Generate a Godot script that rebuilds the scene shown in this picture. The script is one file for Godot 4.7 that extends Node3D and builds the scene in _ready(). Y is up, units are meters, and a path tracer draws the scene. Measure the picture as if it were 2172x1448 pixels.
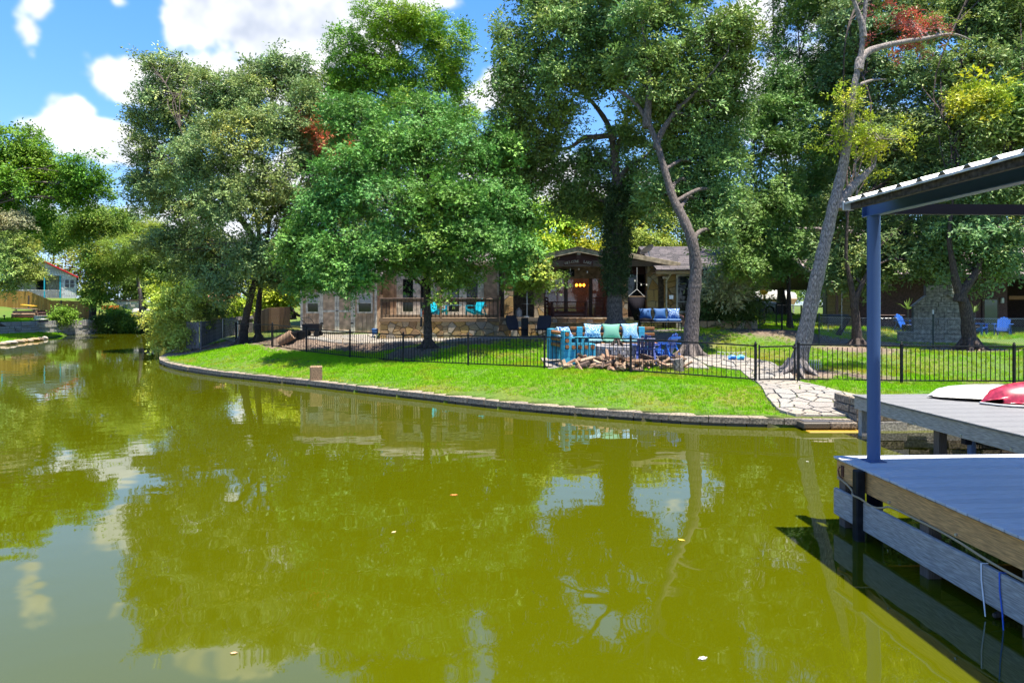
extends Node3D
# A lakeside house and yard seen from over the water. Units are metres, y is up, the lake lies at y = 0 and the camera looks along -z.

const EYE := 2.6          # height of the camera over the water
const F := 1448.0         # focal length, in the same units as the bearings given to at()
var taken := {}
var rng := RandomNumberGenerator.new()
var M := {}               # materials
var noise := FastNoiseLite.new()

# ---------------------------------------------------------------- small helpers
func numbered(s: String) -> String:
	if not taken.has(s):
		taken[s] = 0
		return s
	taken[s] += 1
	return "%s_%03d" % [s, taken[s]]

func tag(o: Node, label: String, category: String, group := "", kind := "") -> Node:
	if label: o.set_meta("label", label)
	if category: o.set_meta("category", category)
	if group: o.set_meta("group", group)
	if kind: o.set_meta("kind", kind)
	return o

func thing(called: String, label: String, category: String, where := Vector3.ZERO, turn := 0.0, group := "") -> Node3D:
	var o := Node3D.new()
	o.name = numbered(called)
	o.position = where
	o.rotation.y = turn
	add_child(o)
	tag(o, label, category, group)
	return o

func part(called: String, mesh: Mesh, m: Material, parent: Node, t := Transform3D.IDENTITY) -> MeshInstance3D:
	var o := MeshInstance3D.new()
	o.name = called if parent != self else numbered(called)
	o.mesh = mesh
	o.material_override = m
	o.transform = t
	parent.add_child(o, true)
	return o

func struct(called: String, mesh: Mesh, m: Material, t := Transform3D.IDENTITY) -> MeshInstance3D:
	var o := part(called, mesh, m, self, t)
	o.set_meta("kind", "structure")
	return o

func at(x: float, y: float, depth: float) -> Vector3:      # a point by its bearing from the eye and its distance
	return Vector3((x - 1086.0) / F * depth, EYE - (y - 645.0) / F * depth, -depth)

func on(x: float, depth: float, lift := 0.0) -> Vector3:   # a point on the ground
	var px := (x - 1086.0) / F * depth
	return Vector3(px, ground(px, depth) + lift, -depth)

func xf(p: Vector3, turn := 0.0, s := Vector3.ONE) -> Transform3D:
	return Transform3D(Basis(Vector3.UP, turn).scaled_local(s), p)

func aim(a: Vector3, b: Vector3, up := Vector3.UP) -> Transform3D:   # local x runs from a to b, origin halfway
	var x := (b - a).normalized()
	if absf(x.dot(up)) > 0.99: up = Vector3.BACK
	var z := x.cross(up).normalized()
	return Transform3D(Basis(x, z.cross(x), z), (a + b) / 2)

func rr(a: float, b: float) -> float: return rng.randf_range(a, b)

# ---------------------------------------------------------------- mesh builder
class Geo:
	var v := PackedVector3Array()
	var n := PackedVector3Array()
	var c := PackedColorArray()
	var uv := PackedVector2Array()
	var col := Color.WHITE
	var colored := false
	var mapped := false
	func tri(a: Vector3, b: Vector3, d: Vector3, na := Vector3.ZERO, nb := Vector3.ZERO, nd := Vector3.ZERO) -> void:   # counter-clockwise seen from outside
		var f := (b - a).cross(d - a)
		if f.length_squared() < 1e-16: return
		f = f.normalized()
		v.append(a); v.append(d); v.append(b)
		n.append(na if na != Vector3.ZERO else f); n.append(nd if nd != Vector3.ZERO else f); n.append(nb if nb != Vector3.ZERO else f)
		c.append(col); c.append(col); c.append(col)
	func quad(a: Vector3, b: Vector3, d: Vector3, e: Vector3) -> void:
		tri(a, b, d); tri(a, d, e)
	func face(p: Array, out: Vector3) -> void:   # convex polygon turned to face out
		var f: Vector3 = (p[1] - p[0]).cross(p[2] - p[0])
		if f.dot(out) < 0: p.reverse()
		for i in range(1, p.size() - 1): tri(p[0], p[i], p[i + 1])
	func box(center: Vector3, size: Vector3, basis := Basis.IDENTITY, bevel := 0.0) -> void:
		var h := size / 2
		var r := minf(bevel, minf(h.x, minf(h.y, h.z)) * 0.9)
		var q := func(s: Vector3, axis: int) -> Vector3:
			var p := Vector3(s.x * (h.x - r), s.y * (h.y - r), s.z * (h.z - r))
			p[axis] = s[axis] * h[axis]
			return center + basis * p
		var sg := [-1.0, 1.0]
		for axis in 3:
			var u := (axis + 1) % 3
			var w := (axis + 2) % 3
			for s in sg:
				var o := Vector3.ZERO
				o[axis] = s
				var pts := []
				for k in [[-1.0, -1.0], [1.0, -1.0], [1.0, 1.0], [-1.0, 1.0]]:
					var e := Vector3.ZERO
					e[axis] = s; e[u] = k[0]; e[w] = k[1]
					pts.append(q.call(e, axis))
				face(pts, basis * o)
				if r > 0:
					for s2 in sg:   # edge between +s axis and s2 u
						var e1 := Vector3.ZERO
						e1[axis] = s; e1[u] = s2; e1[w] = -1
						var e2 := e1
						e2[w] = 1
						var oo := Vector3.ZERO
						oo[axis] = s; oo[u] = s2
						face([q.call(e1, axis), q.call(e2, axis), q.call(e2, u), q.call(e1, u)], basis * oo)
		if r > 0:
			for a in sg: for b in sg: for d in sg:
				var e := Vector3(a, b, d)
				face([q.call(e, 0), q.call(e, 1), q.call(e, 2)], basis * e)
	func bar(a: Vector3, b: Vector3, w: float, h: float, bevel := 0.0, up := Vector3.UP) -> void:   # square bar from a to b
		var x := (b - a).normalized()
		if absf(x.dot(up)) > 0.99: up = Vector3.BACK
		var z := x.cross(up).normalized()
		box((a + b) / 2, Vector3(a.distance_to(b), h, w), Basis(x, z.cross(x), z), bevel)
	func tube(p: Array, r: Array, sides := 8, capped := true) -> void:
		var rings := []
		var t0: Vector3 = (p[1] - p[0]).normalized()
		var u := t0.cross(Vector3.UP if absf(t0.y) < 0.9 else Vector3.RIGHT).normalized()
		for i in p.size():
			var t: Vector3 = (p[mini(i + 1, p.size() - 1)] - p[maxi(i - 1, 0)]).normalized()
			u = (u - t * u.dot(t)).normalized()
			var w := t.cross(u)
			var ring := []
			for k in sides:
				var a := TAU * k / sides
				ring.append(u * cos(a) + w * sin(a))
			rings.append(ring)
		for i in p.size() - 1:
			for k in sides:
				var k2 := (k + 1) % sides
				var na: Vector3 = rings[i][k]; var nb: Vector3 = rings[i][k2]
				var nc: Vector3 = rings[i + 1][k2]; var nd: Vector3 = rings[i + 1][k]
				var a: Vector3 = p[i] + na * r[i]; var b: Vector3 = p[i] + nb * r[i]
				var d: Vector3 = p[i + 1] + nc * r[i + 1]; var e: Vector3 = p[i + 1] + nd * r[i + 1]
				tri(a, b, d, na, nb, nc); tri(a, d, e, na, nc, nd)
		if capped:
			for i in [0, p.size() - 1]:
				var pts := []
				for k in sides: pts.append(p[i] + rings[i][k] * r[i])
				face(pts, (p[0] - p[1]) if i == 0 else (p[i] - p[i - 1]))
	func lathe(prof: Array, sides := 16, center := Vector3.ZERO) -> void:   # prof: Vector2(radius, height) from bottom to top
		for i in prof.size() - 1:
			var a: Vector2 = prof[i]; var b: Vector2 = prof[i + 1]
			var d := b - a
			var nn := Vector2(d.y, -d.x).normalized()
			for k in sides:
				var t := TAU * k / sides; var t2 := TAU * (k + 1) / sides
				var e := Vector3(cos(t), 0, sin(t)); var f := Vector3(cos(t2), 0, sin(t2))
				var ne := e * nn.x + Vector3.UP * nn.y; var nf := f * nn.x + Vector3.UP * nn.y
				var p1 := center + e * a.x + Vector3.UP * a.y; var p2 := center + f * a.x + Vector3.UP * a.y
				var p3 := center + f * b.x + Vector3.UP * b.y; var p4 := center + e * b.x + Vector3.UP * b.y
				tri(p1, p3, p2, ne, nf, nf); tri(p1, p4, p3, ne, ne, nf)
	func prism(poly: Array, depth: float, t := Transform3D.IDENTITY, bevel := 0.0) -> void:   # outline of Vector2 in local xy, from z = 0 to z = depth (front)
		var idx := Geometry2D.triangulate_polygon(PackedVector2Array(poly))
		var cen := Vector2.ZERO
		for q in poly: cen += q / poly.size()
		var inner := []
		for q in poly:
			var dv: Vector2 = cen - q
			inner.append(q + dv.normalized() * minf(bevel, dv.length() * 0.5))
		var area := 0.0
		for i in poly.size(): area += poly[i].cross(poly[(i + 1) % poly.size()])
		for i in range(0, idx.size(), 3):
			var a: Vector2 = inner[idx[i]]; var b: Vector2 = inner[idx[i + 1]]; var d: Vector2 = inner[idx[i + 2]]
			face([t * Vector3(a.x, a.y, depth), t * Vector3(b.x, b.y, depth), t * Vector3(d.x, d.y, depth)], t.basis.z)
			a = poly[idx[i]]; b = poly[idx[i + 1]]; d = poly[idx[i + 2]]
			face([t * Vector3(a.x, a.y, 0), t * Vector3(b.x, b.y, 0), t * Vector3(d.x, d.y, 0)], -t.basis.z)
		for i in poly.size():
			var a: Vector2 = poly[i]; var b: Vector2 = poly[(i + 1) % poly.size()]
			var nn := Vector2(b.y - a.y, a.x - b.x) * signf(area)
			var out := t.basis * Vector3(nn.x, nn.y, 0)
			var z1 := depth - minf(bevel, depth * 0.6)
			face([t * Vector3(a.x, a.y, 0), t * Vector3(b.x, b.y, 0), t * Vector3(b.x, b.y, z1), t * Vector3(a.x, a.y, z1)], out)
			if bevel > 0:
				var ia: Vector2 = inner[i]; var ib: Vector2 = inner[(i + 1) % poly.size()]
				face([t * Vector3(a.x, a.y, z1), t * Vector3(b.x, b.y, z1), t * Vector3(ib.x, ib.y, depth), t * Vector3(ia.x, ia.y, depth)], out + t.basis.z * 0.3)
	func blob(center: Vector3, r: Vector3, rings := 8, segs := 12, wob := 0.0, nz: FastNoiseLite = null, basis := Basis.IDENTITY, flat := false) -> void:
		var g := []
		for i in rings + 1:
			var row := []
			var la := PI * i / rings - PI / 2
			for k in segs + 1:
				var lo := TAU * (k % segs) / segs
				var d := Vector3(cos(la) * cos(lo), sin(la), cos(la) * sin(lo))
				var s := 1.0
				if wob > 0: s += wob * nz.get_noise_3dv(d * 60.0 + center * 37.0)
				row.append([center + basis * (d * r * s), (basis * (d / r)).normalized()])
			g.append(row)
		for i in rings:
			for k in segs:
				var a = g[i][k]; var b = g[i][k + 1]; var d = g[i + 1][k + 1]; var e = g[i + 1][k]
				if flat:
					tri(a[0], d[0], b[0]); tri(a[0], e[0], d[0])
				else:
					tri(a[0], d[0], b[0], a[1], d[1], b[1]); tri(a[0], e[0], d[0], a[1], e[1], d[1])
	func mesh() -> ArrayMesh:
		var arr := []
		arr.resize(Mesh.ARRAY_MAX)
		arr[Mesh.ARRAY_VERTEX] = v
		arr[Mesh.ARRAY_NORMAL] = n
		if colored: arr[Mesh.ARRAY_COLOR] = c
		if mapped: arr[Mesh.ARRAY_TEX_UV] = uv
		var m := ArrayMesh.new()
		if v.size(): m.add_surface_from_arrays(Mesh.PRIMITIVE_TRIANGLES, arr)
		return m

var box_cache := {}
func box_mesh(size: Vector3, bevel := 0.0) -> ArrayMesh:
	var key := [size.snapped(Vector3.ONE * 0.001), bevel]
	if not box_cache.has(key):
		var g := Geo.new()
		g.box(Vector3.ZERO, size, Basis.IDENTITY, bevel)
		box_cache[key] = g.mesh()
	return box_cache[key]

func box_part(called: String, center: Vector3, size: Vector3, m: Material, parent: Node, bevel := 0.0, turn := 0.0) -> MeshInstance3D:
	return part(called, box_mesh(size, bevel), m, parent, xf(center, turn))

func board(called: String, a: Vector3, b: Vector3, w: float, h: float, m: Material, parent: Node, bevel := 0.004, up := Vector3.UP) -> MeshInstance3D:   # grain runs along it
	return part(called, box_mesh(Vector3(a.distance_to(b), h, w), bevel), m, parent, aim(a, b, up))

func tube_part(called: String, p: Array, r: Array, m: Material, parent: Node, sides := 8) -> MeshInstance3D:
	var g := Geo.new()
	g.tube(p, r, sides)
	return part(called, g.mesh(), m, parent)

func curve(p: Array, steps: int) -> Array:     # Catmull-Rom through p (Vector2 or Vector3)
	var out := []
	for i in p.size() - 1:
		var a = p[maxi(i - 1, 0)]; var b = p[i]; var c = p[i + 1]; var d = p[mini(i + 2, p.size() - 1)]
		for k in steps:
			var t := float(k) / steps
			out.append(0.5 * ((2.0 * b) + (c - a) * t + (2.0 * a - 5.0 * b + 4.0 * c - d) * t * t + (3.0 * b - a - 3.0 * c + d) * t * t * t))
	out.append(p[-1])
	return out

# ---------------------------------------------------------------- irregular stones: Voronoi cells of random sites, clipped to an outline
func clip_half(poly: Array, p: Vector2, nn: Vector2) -> Array:   # keep the side where (q - p).nn <= 0
	var out := []
	for i in poly.size():
		var a: Vector2 = poly[i]; var b: Vector2 = poly[(i + 1) % poly.size()]
		var da := (a - p).dot(nn); var db := (b - p).dot(nn)
		if da <= 0: out.append(a)
		if (da < 0) != (db < 0) and absf(da - db) > 1e-9: out.append(a + (b - a) * (da / (da - db)))
	return out

func cells(sites: Array, lo: Vector2, hi: Vector2, gap: float, squash := 1.0) -> Array:
	var out := []
	for i in sites.size():
		var s: Vector2 = sites[i]
		var poly := [lo, Vector2(hi.x, lo.y), hi, Vector2(lo.x, hi.y)]
		for j in sites.size():
			if j == i: continue
			var d: Vector2 = sites[j] - s
			if d.length() > 6.0 or d.length() < 1e-4: continue
			var nn := Vector2(d.x, d.y * squash).normalized()
			poly = clip_half(poly, s + d / 2 - nn * gap / 2, nn)
			if poly.size() < 3: break
		if poly.size() >= 3: out.append(poly)
	return out

func scatter(lo: Vector2, hi: Vector2, count: int, least: float) -> Array:
	var out := []
	var tries := 0
	while out.size() < count and tries < count * 30:
		tries += 1
		var p := Vector2(rr(lo.x, hi.x), rr(lo.y, hi.y))
		var ok := true
		for q in out:
			if p.distance_to(q) < least * (0.5 + 0.5 * float(tries < count * 12)): ok = false; break
		if ok: out.append(p)
	return out

func stone_face(parent: Node, t: Transform3D, w: float, h: float, size: float, mats: Array, thick := 0.05, called := "stone", courses := false) -> void:
	# stones laid on the local xy plane of t, w wide and h high, sticking out along local z
	var polys := []
	if courses:
		var y := 0.0
		while y < h - 0.02:
			var ch := minf(size * rr(0.35, 0.6), h - y)
			if h - y - ch < 0.05: ch = h - y
			var x := 0.0
			while x < w - 0.02:
				var cw := minf(size * rr(0.7, 1.9), w - x)
				if w - x - cw < 0.08: cw = w - x
				var j := func(): return rr(-0.008, 0.008)
				polys.append([Vector2(x + 0.007, y + 0.006 + absf(j.call())), Vector2(x + cw - 0.007, y + 0.006 + absf(j.call())), Vector2(x + cw - 0.007 - absf(j.call()), y + ch - 0.006 - absf(j.call())), Vector2(x + 0.007 + absf(j.call()), y + ch - 0.006 - absf(j.call()))])
				x += cw
			y += ch
	else:
		var cnt := int(maxf(3, w * h / (size * size)))
		polys = cells(scatter(Vector2.ZERO, Vector2(w, h), cnt, size * 0.62), Vector2.ZERO, Vector2(w, h), 0.022, 1.25)
	for p in polys:
		var g := Geo.new()
		g.prism(p, thick * rr(0.75, 1.15), Transform3D.IDENTITY, 0.012)
		part(called, g.mesh(), mats[rng.randi() % mats.size()], parent, t)

# ---------------------------------------------------------------- textures and materials
func noise_tex(freq: float, lo: float, hi: float, sd: int, oct := 4, size := 512, kind := FastNoiseLite.TYPE_SIMPLEX_SMOOTH, mid := -1.0) -> NoiseTexture2D:
	var f := FastNoiseLite.new()
	f.noise_type = kind
	f.frequency = freq
	f.fractal_octaves = oct
	f.seed = sd
	var t := NoiseTexture2D.new()
	t.width = size; t.height = size
	t.seamless = true
	t.noise = f
	var g := Gradient.new()
	g.set_color(0, Color(lo, lo, lo)); g.set_color(1, Color(hi, hi, hi))
	if mid >= 0: g.add_point(0.5, Color(mid, mid, mid))
	t.color_ramp = g
	return t

func normal_tex(freq: float, strength: float, sd: int, oct := 4, size := 512, kind := FastNoiseLite.TYPE_SIMPLEX_SMOOTH) -> NoiseTexture2D:
	var t := noise_tex(freq, 0, 1, sd, oct, size, kind)
	t.color_ramp = null
	t.as_normal_map = true
	t.bump_strength = strength
	return t

var T := {}
func lin(r: float, g: float, b: float) -> Color: return Color(r, g, b).linear_to_srgb()

# tex: which tone texture, sc: its repeats per metre along x, y, z; world: laid in world space
func mat(c: Color, rough: float, tex := "", sc := Vector3.ONE, bump := 0.0, world := false, metal := 0.0) -> StandardMaterial3D:
	var m := StandardMaterial3D.new()
	m.albedo_color = c
	m.roughness = rough
	m.metallic = metal
	if tex:
		m.albedo_texture = T[tex]
		m.uv1_triplanar = true
		m.uv1_world_triplanar = world
		m.uv1_scale = sc
		if bump > 0:
			m.heightmap_enabled = true
			m.heightmap_texture = T[tex]
			m.heightmap_scale = bump
	return m

func leaf_mat(rough: float, back: float) -> StandardMaterial3D:
	var m := StandardMaterial3D.new()
	m.albedo_color = Color.WHITE
	m.vertex_color_use_as_albedo = true
	m.roughness = rough
	m.cull_mode = BaseMaterial3D.CULL_DISABLED
	m.backlight_enabled = true
	m.backlight = Color(back, back, back)
	return m

func make_materials() -> void:
	T.soft = noise_tex(0.012, 0.62, 1.0, 11)
	T.fine = noise_tex(0.06, 0.7, 1.0, 12)
	T.wood = noise_tex(0.02, 0.62, 1.0, 13, 5)
	T.plank = noise_tex(0.03, 0.8, 1.0, 19, 4)
	T.bark = noise_tex(0.03, 0.28, 1.0, 14, 4, 512, FastNoiseLite.TYPE_SIMPLEX_SMOOTH, 0.6)
	T.stone = noise_tex(0.025, 0.55, 1.0, 15, 6)
	T.weather = noise_tex(0.016, 0.4, 1.0, 16, 6)
	T.ground = noise_tex(0.02, 0.55, 1.0, 17, 6)
	# painted and stained wood; local x is the length of a board
	M.deck_grey = mat(lin(0.56, 0.58, 0.62), 0.55, "plank", Vector3(0.35, 7, 7), 0.1)
	M.deck_grey2 = mat(lin(0.5, 0.52, 0.56), 0.58, "plank", Vector3(0.3, 6, 6), 0.1)
	M.deck_sunlit = mat(lin(0.19, 0.195, 0.205), 0.65, "plank", Vector3(0.35, 7, 7), 0.1)  # deck grey toned down to offset the direct sun on the upper dock
	M.deck_sunlit2 = mat(lin(0.165, 0.17, 0.18), 0.65, "plank", Vector3(0.3, 6, 6), 0.1)  # second board tone, darkened for the sun in the same way
	M.deck_edge = mat(lin(0.08, 0.095, 0.13), 0.6)
	M.lumber = mat(lin(0.78, 0.42, 0.15), 0.75, "wood", Vector3(0.5, 6, 6), 0.2)
	M.lumber_grey = mat(lin(0.5, 0.47, 0.43), 0.85, "wood", Vector3(0.5, 6, 6), 0.3)
	M.lumber_dark = mat(lin(0.16, 0.12, 0.095), 0.85, "wood", Vector3(0.4, 8, 8), 0.3)
	M.timber = mat(lin(0.38, 0.15, 0.045), 0.7, "wood", Vector3(0.8, 9, 9), 0.2)
	M.timber_end = mat(lin(0.5, 0.2, 0.06), 0.8, "fine", Vector3(8, 8, 8), 0.1)
	M.fence_tan = [mat(lin(0.55, 0.3, 0.05), 0.8, "wood", Vector3(0.5, 5, 5)), mat(lin(0.48, 0.25, 0.04), 0.8, "wood", Vector3(0.5, 5, 5)), mat(lin(0.6, 0.34, 0.07), 0.8, "wood", Vector3(0.4, 4, 4))]
	M.fence_brown = [mat(lin(0.36, 0.19, 0.1), 0.85, "wood", Vector3(0.5, 6, 6)), mat(lin(0.3, 0.16, 0.085), 0.85, "wood", Vector3(0.5, 5, 5)), mat(lin(0.44, 0.25, 0.14), 0.85, "wood", Vector3(0.4, 4, 4))]
	M.fence_grey = [mat(lin(0.4, 0.375, 0.39), 0.9, "weather", Vector3(0.4, 4, 4)), mat(lin(0.33, 0.31, 0.325), 0.9, "weather", Vector3(0.5, 5, 5))]
	M.red_wood = mat(lin(0.17, 0.06, 0.045), 0.6, "wood", Vector3(0.5, 7, 7))
	M.beam = mat(lin(0.27, 0.19, 0.16), 0.8, "wood", Vector3(0.5, 8, 8), 0.2)
	M.trim = mat(lin(0.66, 0.56, 0.42), 0.6, "soft", Vector3(0.5, 0.5, 0.5))
	M.rail = mat(lin(0.3, 0.2, 0.12), 0.7, "wood", Vector3(0.5, 7, 7))
	M.siding = mat(lin(0.74, 0.51, 0.34), 0.75, "soft", Vector3(0.4, 0.4, 0.4), 0.0, true)
	M.cream = mat(lin(0.83, 0.76, 0.64), 0.6, "soft", Vector3(0.6, 0.6, 0.6))
	M.white = mat(lin(0.78, 0.78, 0.77), 0.5, "soft", Vector3(0.5, 0.5, 0.5))
	M.metal_white = mat(lin(0.66, 0.68, 0.72), 0.4, "soft", Vector3(0.3, 0.3, 0.3))
	M.metal_porch = mat(lin(0.55, 0.54, 0.52), 0.45, "soft", Vector3(0.3, 0.3, 0.3))
	M.red_metal = mat(lin(0.55, 0.02, 0.035), 0.4)
	M.teal = mat(lin(0.01, 0.3, 0.42), 0.5)
	M.black_metal = mat(lin(0.022, 0.024, 0.028), 0.45, "soft", Vector3.ONE, 0.0, false, 0.0)
	M.black_plastic = mat(lin(0.03, 0.03, 0.034), 0.5)
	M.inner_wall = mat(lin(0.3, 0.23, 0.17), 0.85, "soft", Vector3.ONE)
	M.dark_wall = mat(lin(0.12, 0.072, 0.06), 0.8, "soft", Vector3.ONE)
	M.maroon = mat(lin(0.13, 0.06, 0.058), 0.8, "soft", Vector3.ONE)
	M.steel = mat(lin(0.55, 0.56, 0.58), 0.3, "", Vector3.ONE, 0.0, false, 0.8)
	M.galv = mat(lin(0.7, 0.71, 0.72), 0.42, "soft", Vector3(0.6, 0.6, 0.6), 0.0, false, 0.35)
	M.blue_steel = mat(lin(0.055, 0.12, 0.3), 0.42, "fine", Vector3(7, 7, 7), 0.03)
	M.blue_dark = mat(lin(0.012, 0.014, 0.03), 0.5, "fine", Vector3(3, 3, 3))
	M.fascia_dark = mat(lin(0.11, 0.095, 0.09), 0.6, "weather", Vector3(2, 2, 2))
	M.shingle = [mat(lin(0.085, 0.075, 0.085), 0.95, "fine", Vector3(6, 6, 6), 0.2), mat(lin(0.12, 0.105, 0.115), 0.95, "fine", Vector3(6, 6, 6), 0.2), mat(lin(0.06, 0.055, 0.062), 0.95, "fine", Vector3(6, 6, 6), 0.2)]
	M.roof_grey = mat(lin(0.34, 0.31, 0.3), 0.9, "weather", Vector3(1.5, 1.5, 1.5))
	M.roof_pink = mat(lin(0.45, 0.36, 0.35), 0.9, "weather", Vector3(1.2, 1.2, 1.2))
	M.mortar = mat(lin(0.2, 0.165, 0.13), 0.95, "fine", Vector3(5, 5, 5))
	M.rock = []
	for c in [[0.61, 0.40, 0.20], [0.67, 0.49, 0.27], [0.56, 0.33, 0.12], [0.61, 0.49, 0.34], [0.51, 0.38, 0.24], [0.68, 0.45, 0.18], [0.46, 0.29, 0.16], [0.59, 0.51, 0.43]]:
		M.rock.append(mat(lin(c[0], c[1], c[2]), 0.85, "stone", Vector3(2.2, 2.2, 2.2), 0.6, true))
	M.lime = []
	for c in [[0.68, 0.66, 0.62], [0.6, 0.58, 0.55], [0.72, 0.69, 0.63], [0.54, 0.52, 0.5]]:
		M.lime.append(mat(lin(c[0], c[1], c[2]), 0.9, "stone", Vector3(1.3, 1.3, 1.3), 0.8, true))
	M.cap = []
	for c in [[0.4, 0.33, 0.25], [0.46, 0.38, 0.29], [0.35, 0.29, 0.23], [0.43, 0.36, 0.26]]:
		M.cap.append(mat(lin(c[0], c[1], c[2]), 0.9, "weather", Vector3(1.6, 1.6, 1.6), 0.9, true))
	M.wet = []
	for c in [[0.1, 0.085, 0.065], [0.13, 0.11, 0.08], [0.075, 0.065, 0.05]]:
		M.wet.append(mat(lin(c[0], c[1], c[2]), 0.6, "stone", Vector3(3, 3, 3), 0.6, true))
	M.flag = []
	for c in [[0.4, 0.36, 0.31], [0.45, 0.4, 0.34], [0.36, 0.33, 0.3], [0.42, 0.37, 0.3], [0.39, 0.37, 0.34]]:
		M.flag.append(mat(lin(c[0], c[1], c[2]), 0.85, "stone", Vector3(1.8, 1.8, 1.8), 0.5, true))
	M.chimney = []
	for c in [[0.66, 0.61, 0.5], [0.58, 0.53, 0.43], [0.7, 0.65, 0.55]]:
		M.chimney.append(mat(lin(c[0], c[1], c[2]), 0.9, "weather", Vector3(0.8, 0.8, 0.8), 0.6, true))
	M.pit = []
	for c in [[0.56, 0.54, 0.55], [0.5, 0.48, 0.49], [0.6, 0.58, 0.58]]:
		M.pit.append(mat(lin(c[0], c[1], c[2]), 0.9, "stone", Vector3(3, 3, 3), 0.5, true))
	M.tan_block = mat(lin(0.42, 0.29, 0.13), 0.9, "stone", Vector3(2, 2, 2), 0.5, true)
	M.turquoise = mat(lin(0.05, 0.48, 0.72), 0.7, "fine", Vector3(6, 6, 6), 0.15)
	M.turquoise2 = mat(lin(0.05, 0.43, 0.65), 0.7, "fine", Vector3(6, 6, 6), 0.15)
	M.chair_teal = mat(lin(0.01, 0.38, 0.52), 0.4)
	M.chair_navy = mat(lin(0.035, 0.055, 0.2), 0.35)
	M.chair_blue = mat(lin(0.02, 0.1, 0.42), 0.35)
	M.cushion_blue = mat(lin(0.02, 0.12, 0.36), 0.7, "fine", Vector3(8, 8, 8))
	M.cushion_pale = mat(lin(0.2, 0.42, 0.5), 0.85, "fine", Vector3(6, 6, 6))
	M.mint = mat(lin(0.17, 0.45, 0.33), 0.8, "fine", Vector3(5, 5, 5))
	M.cloth_black = mat(lin(0.011, 0.01, 0.017), 0.85, "fine", Vector3(5, 5, 5))
	M.sling = mat(lin(0.07, 0.065, 0.085), 0.6, "fine", Vector3(9, 9, 9))
	M.terracotta = mat(lin(0.42, 0.1, 0.03), 0.8, "soft", Vector3(3, 3, 3))
	M.rope = mat(lin(0.5, 0.38, 0.22), 0.9, "fine", Vector3(20, 20, 20))
	M.blue_cord = mat(lin(0.02, 0.1, 0.5), 0.6)
	M.white_cord = mat(lin(0.7, 0.72, 0.75), 0.7)
	M.rust = mat(lin(0.24, 0.09, 0.045), 0.9, "weather", Vector3(4, 4, 4))
	M.orange = mat(lin(0.75, 0.2, 0.02), 0.6)
	M.yellow = mat(lin(0.75, 0.4, 0.02), 0.5)
	M.kayak_white = mat(lin(0.74, 0.75, 0.78), 0.25, "soft", Vector3(0.8, 0.8, 0.8))
	M.kayak_red = mat(lin(0.6, 0.05, 0.1), 0.3, "weather", Vector3(1.1, 1.1, 1.1))
	M.car_white = mat(lin(0.75, 0.76, 0.78), 0.2)
	M.car_white.clearcoat_enabled = true
	M.tyre = mat(lin(0.02, 0.02, 0.022), 0.85)
	M.split = [mat(lin(0.44, 0.28, 0.18), 0.9, "wood", Vector3(1.5, 7, 7), 0.3), mat(lin(0.34, 0.2, 0.13), 0.9, "wood", Vector3(1.5, 7, 7), 0.3), mat(lin(0.54, 0.38, 0.26), 0.9, "wood", Vector3(1.5, 7, 7), 0.3), mat(lin(0.2, 0.13, 0.1), 0.9, "bark", Vector3(2, 7, 7), 0.5)]
	M.bark_dark = mat(lin(0.17, 0.125, 0.105), 0.95, "bark", Vector3(1.5, 0.4, 1.5), 3.0, true)
	M.bark_mid = mat(lin(0.33, 0.27, 0.245), 0.95, "bark", Vector3(1.5, 0.4, 1.5), 3.0, true)
	M.bark_pale = mat(lin(0.64, 0.55, 0.5), 0.95, "bark", Vector3(1.7, 0.5, 1.7), 2.5, true)
	M.twig = mat(lin(0.2, 0.15, 0.12), 0.95, "fine", Vector3(4, 4, 4), 0.0, true)
	for k in ["cloth_black", "sling", "black_plastic", "black_metal", "tyre", "blue_dark", "fascia_dark"]: M[k].metallic_specular = 0.25
	M.leaf_gloss = leaf_mat(0.48, 0.65)
	M.leaf = leaf_mat(0.55, 0.7)
	M.grass = leaf_mat(0.55, 0.7)
	for k in ["leaf_gloss", "leaf", "grass"]: M[k].metallic_specular = 0.32
	M.pane = StandardMaterial3D.new()
	M.pane.transparency = BaseMaterial3D.TRANSPARENCY_ALPHA
	M.pane.albedo_color = Color(0.5, 0.6, 0.62, 0.25)
	M.pane.roughness = 0.03
	M.dark_glass = mat(lin(0.012, 0.014, 0.016), 0.04)
	M.blind = mat(lin(0.55, 0.56, 0.57), 0.6)
	M.ground = mat(Color.WHITE, 0.95, "ground", Vector3(0.9, 0.9, 0.9), 1.2, true)
	M.ground.vertex_color_use_as_albedo = true
	M.water = StandardMaterial3D.new()
	M.water.albedo_color = lin(0.052, 0.06, 0.0006)
	M.water.roughness = 0.02
	M.water.metallic_specular = 0.62
	M.water.normal_enabled = true
	T.ripple = normal_tex(0.009, 6.0, 21, 2, 1024)
	M.water.normal_texture = T.ripple
	M.water.normal_scale = 0.04
	M.water.uv1_triplanar = true
	M.water.uv1_world_triplanar = true
	M.water.uv1_scale = Vector3(0.11, 0.11, 0.16)

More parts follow.
